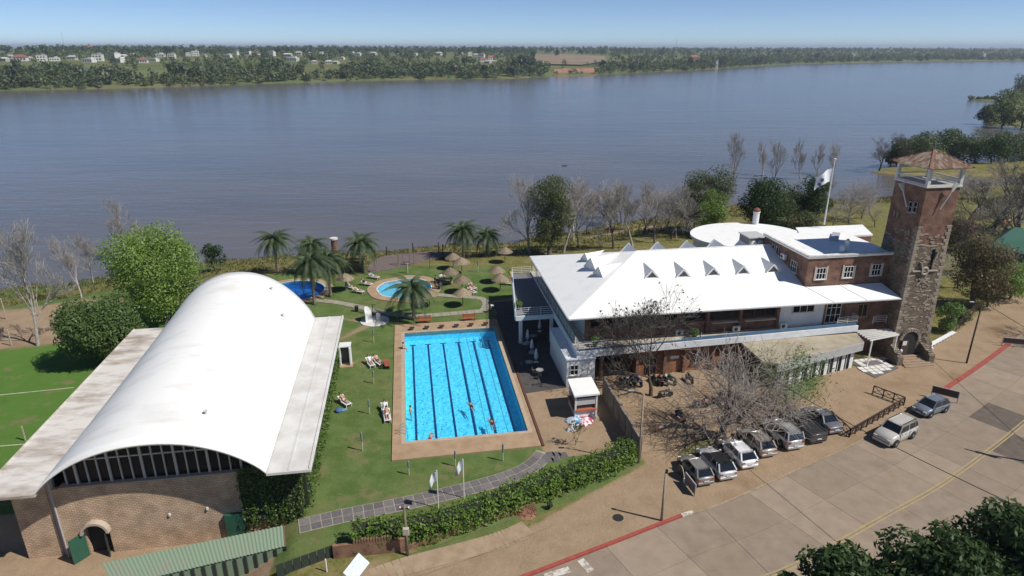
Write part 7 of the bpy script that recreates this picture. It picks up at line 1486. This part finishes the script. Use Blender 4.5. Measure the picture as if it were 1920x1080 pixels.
POSES = dict(
    stand=pose((0, 0, .95), (0, 0, 1.30), (0, 0, 1.48), (.02, 0, 1.60), (.02, 0, 1.70), (0, .19, 1.40), (-.02, .25, 1.13), (.08, .25, .90), (.1, .24, .82), (0, .09, .90), (.03, .1, .50), (0, .1, .08), (.15, .12, .04), {'kn': (.08, -.1, .5), 'an': (.02, -.12, .08), 'to': (.17, -.13, .04)}),
    lounge=pose((0, 0, .47), (-.34, 0, .68), (-.50, 0, .80), (-.60, 0, .89), (-.67, 0, .95), (-.42, .19, .72), (-.22, .30, .52), (.02, .27, .50), (.1, .25, .50), (.04, .09, .46), (.45, .12, .58), (.86, .12, .43), (.93, .13, .52), {'kn': (.46, -.11, .48), 'an': (.88, -.12, .42), 'to': (.94, -.13, .52)}),
    sit=pose((0, 0, .50), (-.03, 0, .86), (.0, 0, 1.03), (.04, 0, 1.15), (.04, 0, 1.25), (-.02, .19, .96), (.08, .25, .72), (.3, .2, .62), (.38, .18, .62), (.04, .09, .48), (.44, .12, .50), (.42, .12, .08), (.56, .13, .04)),
    bend=pose((0, 0, .92), (.30, 0, 1.08), (.45, 0, 1.10), (.56, 0, 1.08), (.65, 0, 1.06), (.38, .18, 1.05), (.48, .22, .80), (.55, .18, .58), (.57, .17, .50), (0, .09, .88), (.04, .1, .48), (0, .1, .08), (.15, .12, .04)),
    swim=pose((0, 0, .0), (.38, 0, .04), (.54, 0, .06), (.66, 0, .07), (.76, 0, .06), (.44, .19, .04), (.70, .24, .12), (.98, .2, .03), (1.08, .18, .0), (-.06, .09, .0), (-.46, .11, -.03), (-.86, .1, -.06), (-1.0, .1, -.1), {'el': (.28, -.3, .16), 'wr': (.02, -.3, .0), 'ha': (-.08, -.29, -.05)}))
PM = {}
def pose_mesh(k):
    if k in PM: return PM[k]
    me_ = bpy.data.meshes.new('body'); me_.from_pydata(POSES[k], E_, []); o = bpy.data.objects.new('tmp', me_); COL.objects.link(o); md = o.modifiers.new('skin', 'SKIN'); md.use_smooth_shade = True
    for i, s_ in enumerate(me_.skin_vertices[0].data): s_.radius = (RAD[i], RAD[i]); s_.use_root = i == 0
    sb = o.modifiers.new('sub', 'SUBSURF'); sb.levels = 1; sb.render_levels = 1
    dg = bpy.context.evaluated_depsgraph_get(); r = bpy.data.meshes.new_from_object(o.evaluated_get(dg)); bpy.data.objects.remove(o); PM[k] = r; return r
def segd(p, a, b): ab = b - a; t = max(0, min(1, (p - a).dot(ab) / max(ab.length_squared, 1e-9))); return (p - a - ab * t).length
skin_t = [material('skin_%d' % i, c_, .6) for i, c_ in enumerate([(.50, .30, .21), (.42, .24, .16), (.33, .18, .12)])]; hair_m = [material('hair_%d' % i, c_, .7) for i, c_ in enumerate([(.03, .02, .015), (.09, .05, .025), (.25, .17, .08)])]
def cloth(c): return material('cloth_%02d%02d%02d' % tuple(int(v * 99) for v in c), c, .85)
def person(k, loc, rz, label, shirt=None, short=(.05, .06, .12), sk=0, hr=0, grp=None, legs=None):
    base = pose_mesh(k); me_ = base.copy(); me_.materials.clear()
    for m_ in (skin_t[sk], cloth(shirt) if shirt else skin_t[sk], cloth(short), hair_m[hr], cloth(legs) if legs else skin_t[sk]): me_.materials.append(m_)
    Pj = [Vector(p) for p in POSES[k]]; reg = {(0, 1): 1, (1, 2): 1, (1, 5): 1, (5, 6): 1, (1, 9): 1, (9, 10): 1, (0, 13): 2, (0, 17): 2, (13, 14): 5, (17, 18): 5, (14, 15): 4, (18, 19): 4}
    hip = Pj[0]
    for f in me_.polygons:
        c = f.center; e = min(E_, key=lambda e: segd(c, Pj[e[0]], Pj[e[1]])); r = reg.get(e, 0)
        if e == (0, 1) and (c - hip).length < .16: r = 2
        if r == 5: a, b = Pj[e[0]], Pj[e[1]]; r = 2 if (c - a).length < .5 * (b - a).length else 4
        f.material_index = r
    t = thing('person', label, 'person', loc, rz, grp); obj('body', me_, None, t)
    hd, tp = Pj[3], Pj[4]; d = (tp - hd).normalized(); mb = MB(); n = 10; side = d.orthogonal().normalized(); oth = d.cross(side)
    V = []; 
    for i, (r_, h_) in enumerate(((.112, -.03), (.115, .04), (.09, .12), (.03, .155))):
        for q in range(n): a = 6.283 * q / n; V.append(hd + d * h_ + (side * math.cos(a) + oth * math.sin(a)) * r_ + Vector((-.015, 0, 0)))
    F = [(i * n + q, i * n + (q + 1) % n, (i + 1) * n + (q + 1) % n, (i + 1) * n + q) for i in range(3) for q in range(n)] + [tuple(range(3 * n, 4 * n))]
    mb.add(V, F).build('hair', hair_m[hr], t, smooth=True); return t
lm_ = material('lounger_white', (.70, .70, .70), .5)
def lounger_proto():
    t = thing('sun_lounger', '', 'sun lounger'); 
    for k in range(7): MB().box((.0 + k * .165, 0, .36), (.13, .6, .03)).build('seat_slat', lm_, t)
    for k in range(4): MB().box((-.16 - k * .13, 0, .42 + k * .09), (.12, .6, .03), M=Matrix.Rotation(R(36), 3, 'Y')).build('back_slat', lm_, t)
    for y in (-.31, .31): MB().bar((-.08, y, .33), (1.08, y, .33), .05).bar((-.08, y, .34), (-.65, y, .75), .05).build('side_frame', lm_, t)
    for x in (.0, .95):
        for y in (-.29, .29): MB().box((x, y, .16), (.05, .05, .33)).build('leg', lm_, t)
    return t
LG = lounger_proto(); used = [False]
def lounger(u, v, rz, lab):
    p = P(u, v)
    if not used[0]: used[0] = True; LG.location = p; LG.rotation_euler = (0, 0, rz); LG['label'] = lab; LG['group'] = 'white sun loungers on the lawn'; return p
    dup(LG, p, rz, label=lab, group='white sun loungers on the lawn'); return p
def bather(u, v, rz, lab, wh, **kw): p = lounger(u, v, rz, 'white slatted sun lounger ' + wh); person('lounge', p, rz, lab, **kw)
FW = R(-60)
bather(694, 684, FW, 'person in white top reclining beside the white booth lawn lamp', 'left of the pair beside the red bench', shirt=(.7, .7, .7), short=(.5, .5, .55)); bather(708, 682, FW + .2, 'bare-chested person in navy shorts reclining next to the red bench', 'right of the pair beside the red bench', hr=1)
bather(645, 757, R(-45), 'bare-skinned sunbather lying alone by the ivy wall and blue bag', 'alone by the ivy wall', sk=1, short=(.55, .5, .45)); bather(722, 772, R(-75), 'person in pale clothes reclining close to the pool deck', 'behind at the pool deck edge', shirt=(.6, .62, .65), short=(.6, .6, .62)); bather(726, 784, R(-75), 'bare-chested sunbather on white towel close to the pool deck', 'in front at the pool deck edge', sk=1, short=(.65, .65, .68))
p = P(635, 772); t = thing('beach_bag', 'blue beach bag with towel lying beside the lone sunbather', 'bag', p, .4); MB().lathe([(.28, 0), (.36, .12), (.30, .3), (.12, .36)], 10).build('bag', material('bag_blue', (.06, .13, .30), .8), t, smooth=True); MB().box((.5, .1, .05), (.7, .4, .06)).build('towel', material('towel_blue', (.15, .28, .45), .9), t, bevel=.02)
for i, (u, v, a, lb, wh, kw) in enumerate(((655, 541, -.6, 'person in white reclining under the lone parasol between pools', 'under the lone parasol between the pools', dict(shirt=(.7, .7, .7), short=(.3, .35, .4))), (671, 549, -.4, 'sunbather in white shorts on the lawn beside the lone parasol', 'beside the lone parasol', dict(short=(.7, .7, .7))), (686, 535, -.3, 'person in black top reclining at the rim of the curvy pool', 'at the left rim of the curvy pool', dict(shirt=(.03, .03, .03), short=(.7, .7, .7))), (700, 522, -.4, 'person in blue reclining on the lawn below the barbecue shelter', 'below the barbecue shelter', dict(shirt=(.25, .32, .42), short=(.6, .6, .6))), (885, 541, -1.0, 'sunbather with red towel right of the parasols', 'right of the middle parasol', dict(sk=1, short=(.5, .15, .15))), (884, 549, -.9, 'sunbather in white cap right of the parasols', 'right of the middle parasol in front', dict(short=(.65, .6, .6))), (951, 534, -.2, 'sunbather stretched out under the twin parasols', 'under the twin parasols', dict(sk=0, short=(.5, .4, .15))))): bather(u, v, a, lb, wh, **kw)
# picnic table with company under the parasol beside the curvy pool
p = P(838, 531); t = thing('picnic_table', 'pale wooden picnic table under the parasol beside the curvy pool', 'table', p, .15); MB().box((0, 0, .74), (1.9, .8, .05)).build('tabletop', material('table_yellow', (.52, .40, .20), .7), t)
for s in (-1, 1): MB().box((0, s * .75, .45), (1.9, .28, .05)).build('bench', woodp, t); MB().bar((s * .7, -.7, 0), (s * .7, .7, .72), .08).bar((s * .7, .7, 0), (s * .7, -.7, .72), .08).build('leg', woodp, t)
for i, (u, v, rz, sh_, so_, lb) in enumerate(((817, 530, .3, (.15, .22, .22), (.1, .1, .12), 'person in dark green top sitting behind the picnic table'), (826, 526, -1.2, (.72, .72, .72), (.1, .1, .12), 'person in white top sitting behind the picnic table'), (833, 525, -1.5, (.72, .70, .70), (.05, .05, .05), 'person in white top and black bottoms sitting at the picnic table'), (818, 542, .4, (.45, .07, .04), (.05, .05, .06), 'person in red top sitting in front of the picnic table'), (826, 543, 2.2, (.06, .09, .14), (.04, .04, .05), 'person in navy top sitting in front of the picnic table'))): q = P(u, v); person('sit', (q.x, q.y, -.02), rz, lb, shirt=sh_, short=so_, hr=i % 3, legs=so_)
for u, v, a in ((817, 530, .3), (826, 526, -1.2), (833, 525, -1.5), (818, 542, .4), (826, 543, 2.2)): q = P(u, v); dup(CH_, (q.x, q.y, 0), a, label='dark chair under a person at the picnic table', group='chairs at the picnic table')
q = P(926, 586); person('bend', (q.x, q.y, .05), R(200), 'person in white shirt bending forward on the shaded terrace', shirt=(.75, .75, .75), short=(.06, .06, .08), legs=(.06, .06, .08))
q = P(956, 525); person('stand', q, R(-90), 'person in yellow standing beside the twin thatched parasols', shirt=(.45, .36, .10), short=(.3, .25, .1))
q = P(612, 521); person('stand', q, R(-60), 'person in blue and white standing under the palms by the round pool', shirt=(.35, .42, .6), short=(.05, .08, .25))
q = P(756, 655); person('sit', (q.x, q.y, -.33), R(0), 'sunbather sitting on the left edge of the lap pool', short=(.6, .6, .6), sk=0)
q = P(884, 762, .0); person('swim', (q.x, q.y, .0), R(110), 'swimmer in black trunks crossing the middle of the lap pool', short=(.02, .02, .02), sk=1); q = P(922, 795, .0); person('swim', (q.x, q.y, .0), R(100), 'swimmer in dark trunks near the near end of the lap pool', short=(.02, .02, .03), sk=2, hr=1); q = P(806, 822, .0); person('swim', (q.x, q.y, -.02), R(80), 'swimmer with pale cap at the near wall of the lap pool', short=(.3, .05, .05), sk=0, hr=2)
q = P(765, 772, -.1); person('stand', (q.x + .25, q.y, -1.1), R(0), 'bather standing in the water at the left wall of the lap pool', short=(.3, .3, .35), sk=0, hr=1)

# ================================================================== AIR
hz = bpy.data.materials.new('haze'); hz.use_nodes = True; nt = hz.node_tree; nt.nodes.clear(); out = nd(nt, 'ShaderNodeOutputMaterial'); pv = nd(nt, 'ShaderNodeVolumePrincipled'); pv.inputs['Color'].default_value = (.72, .84, 1.0, 1); pv.inputs['Density'].default_value = .00012; pv.inputs['Anisotropy'].default_value = .1; nt.links.new(pv.outputs[0], out.inputs['Volume'])
HAZE = True
if HAZE:
    hb = MB().box((0, 14500, 38), (61000, 31400, 92)).build('haze', hz); hb['kind'] = 'stuff'; hb['label'] = 'thin bluish haze over the river and the far bank'
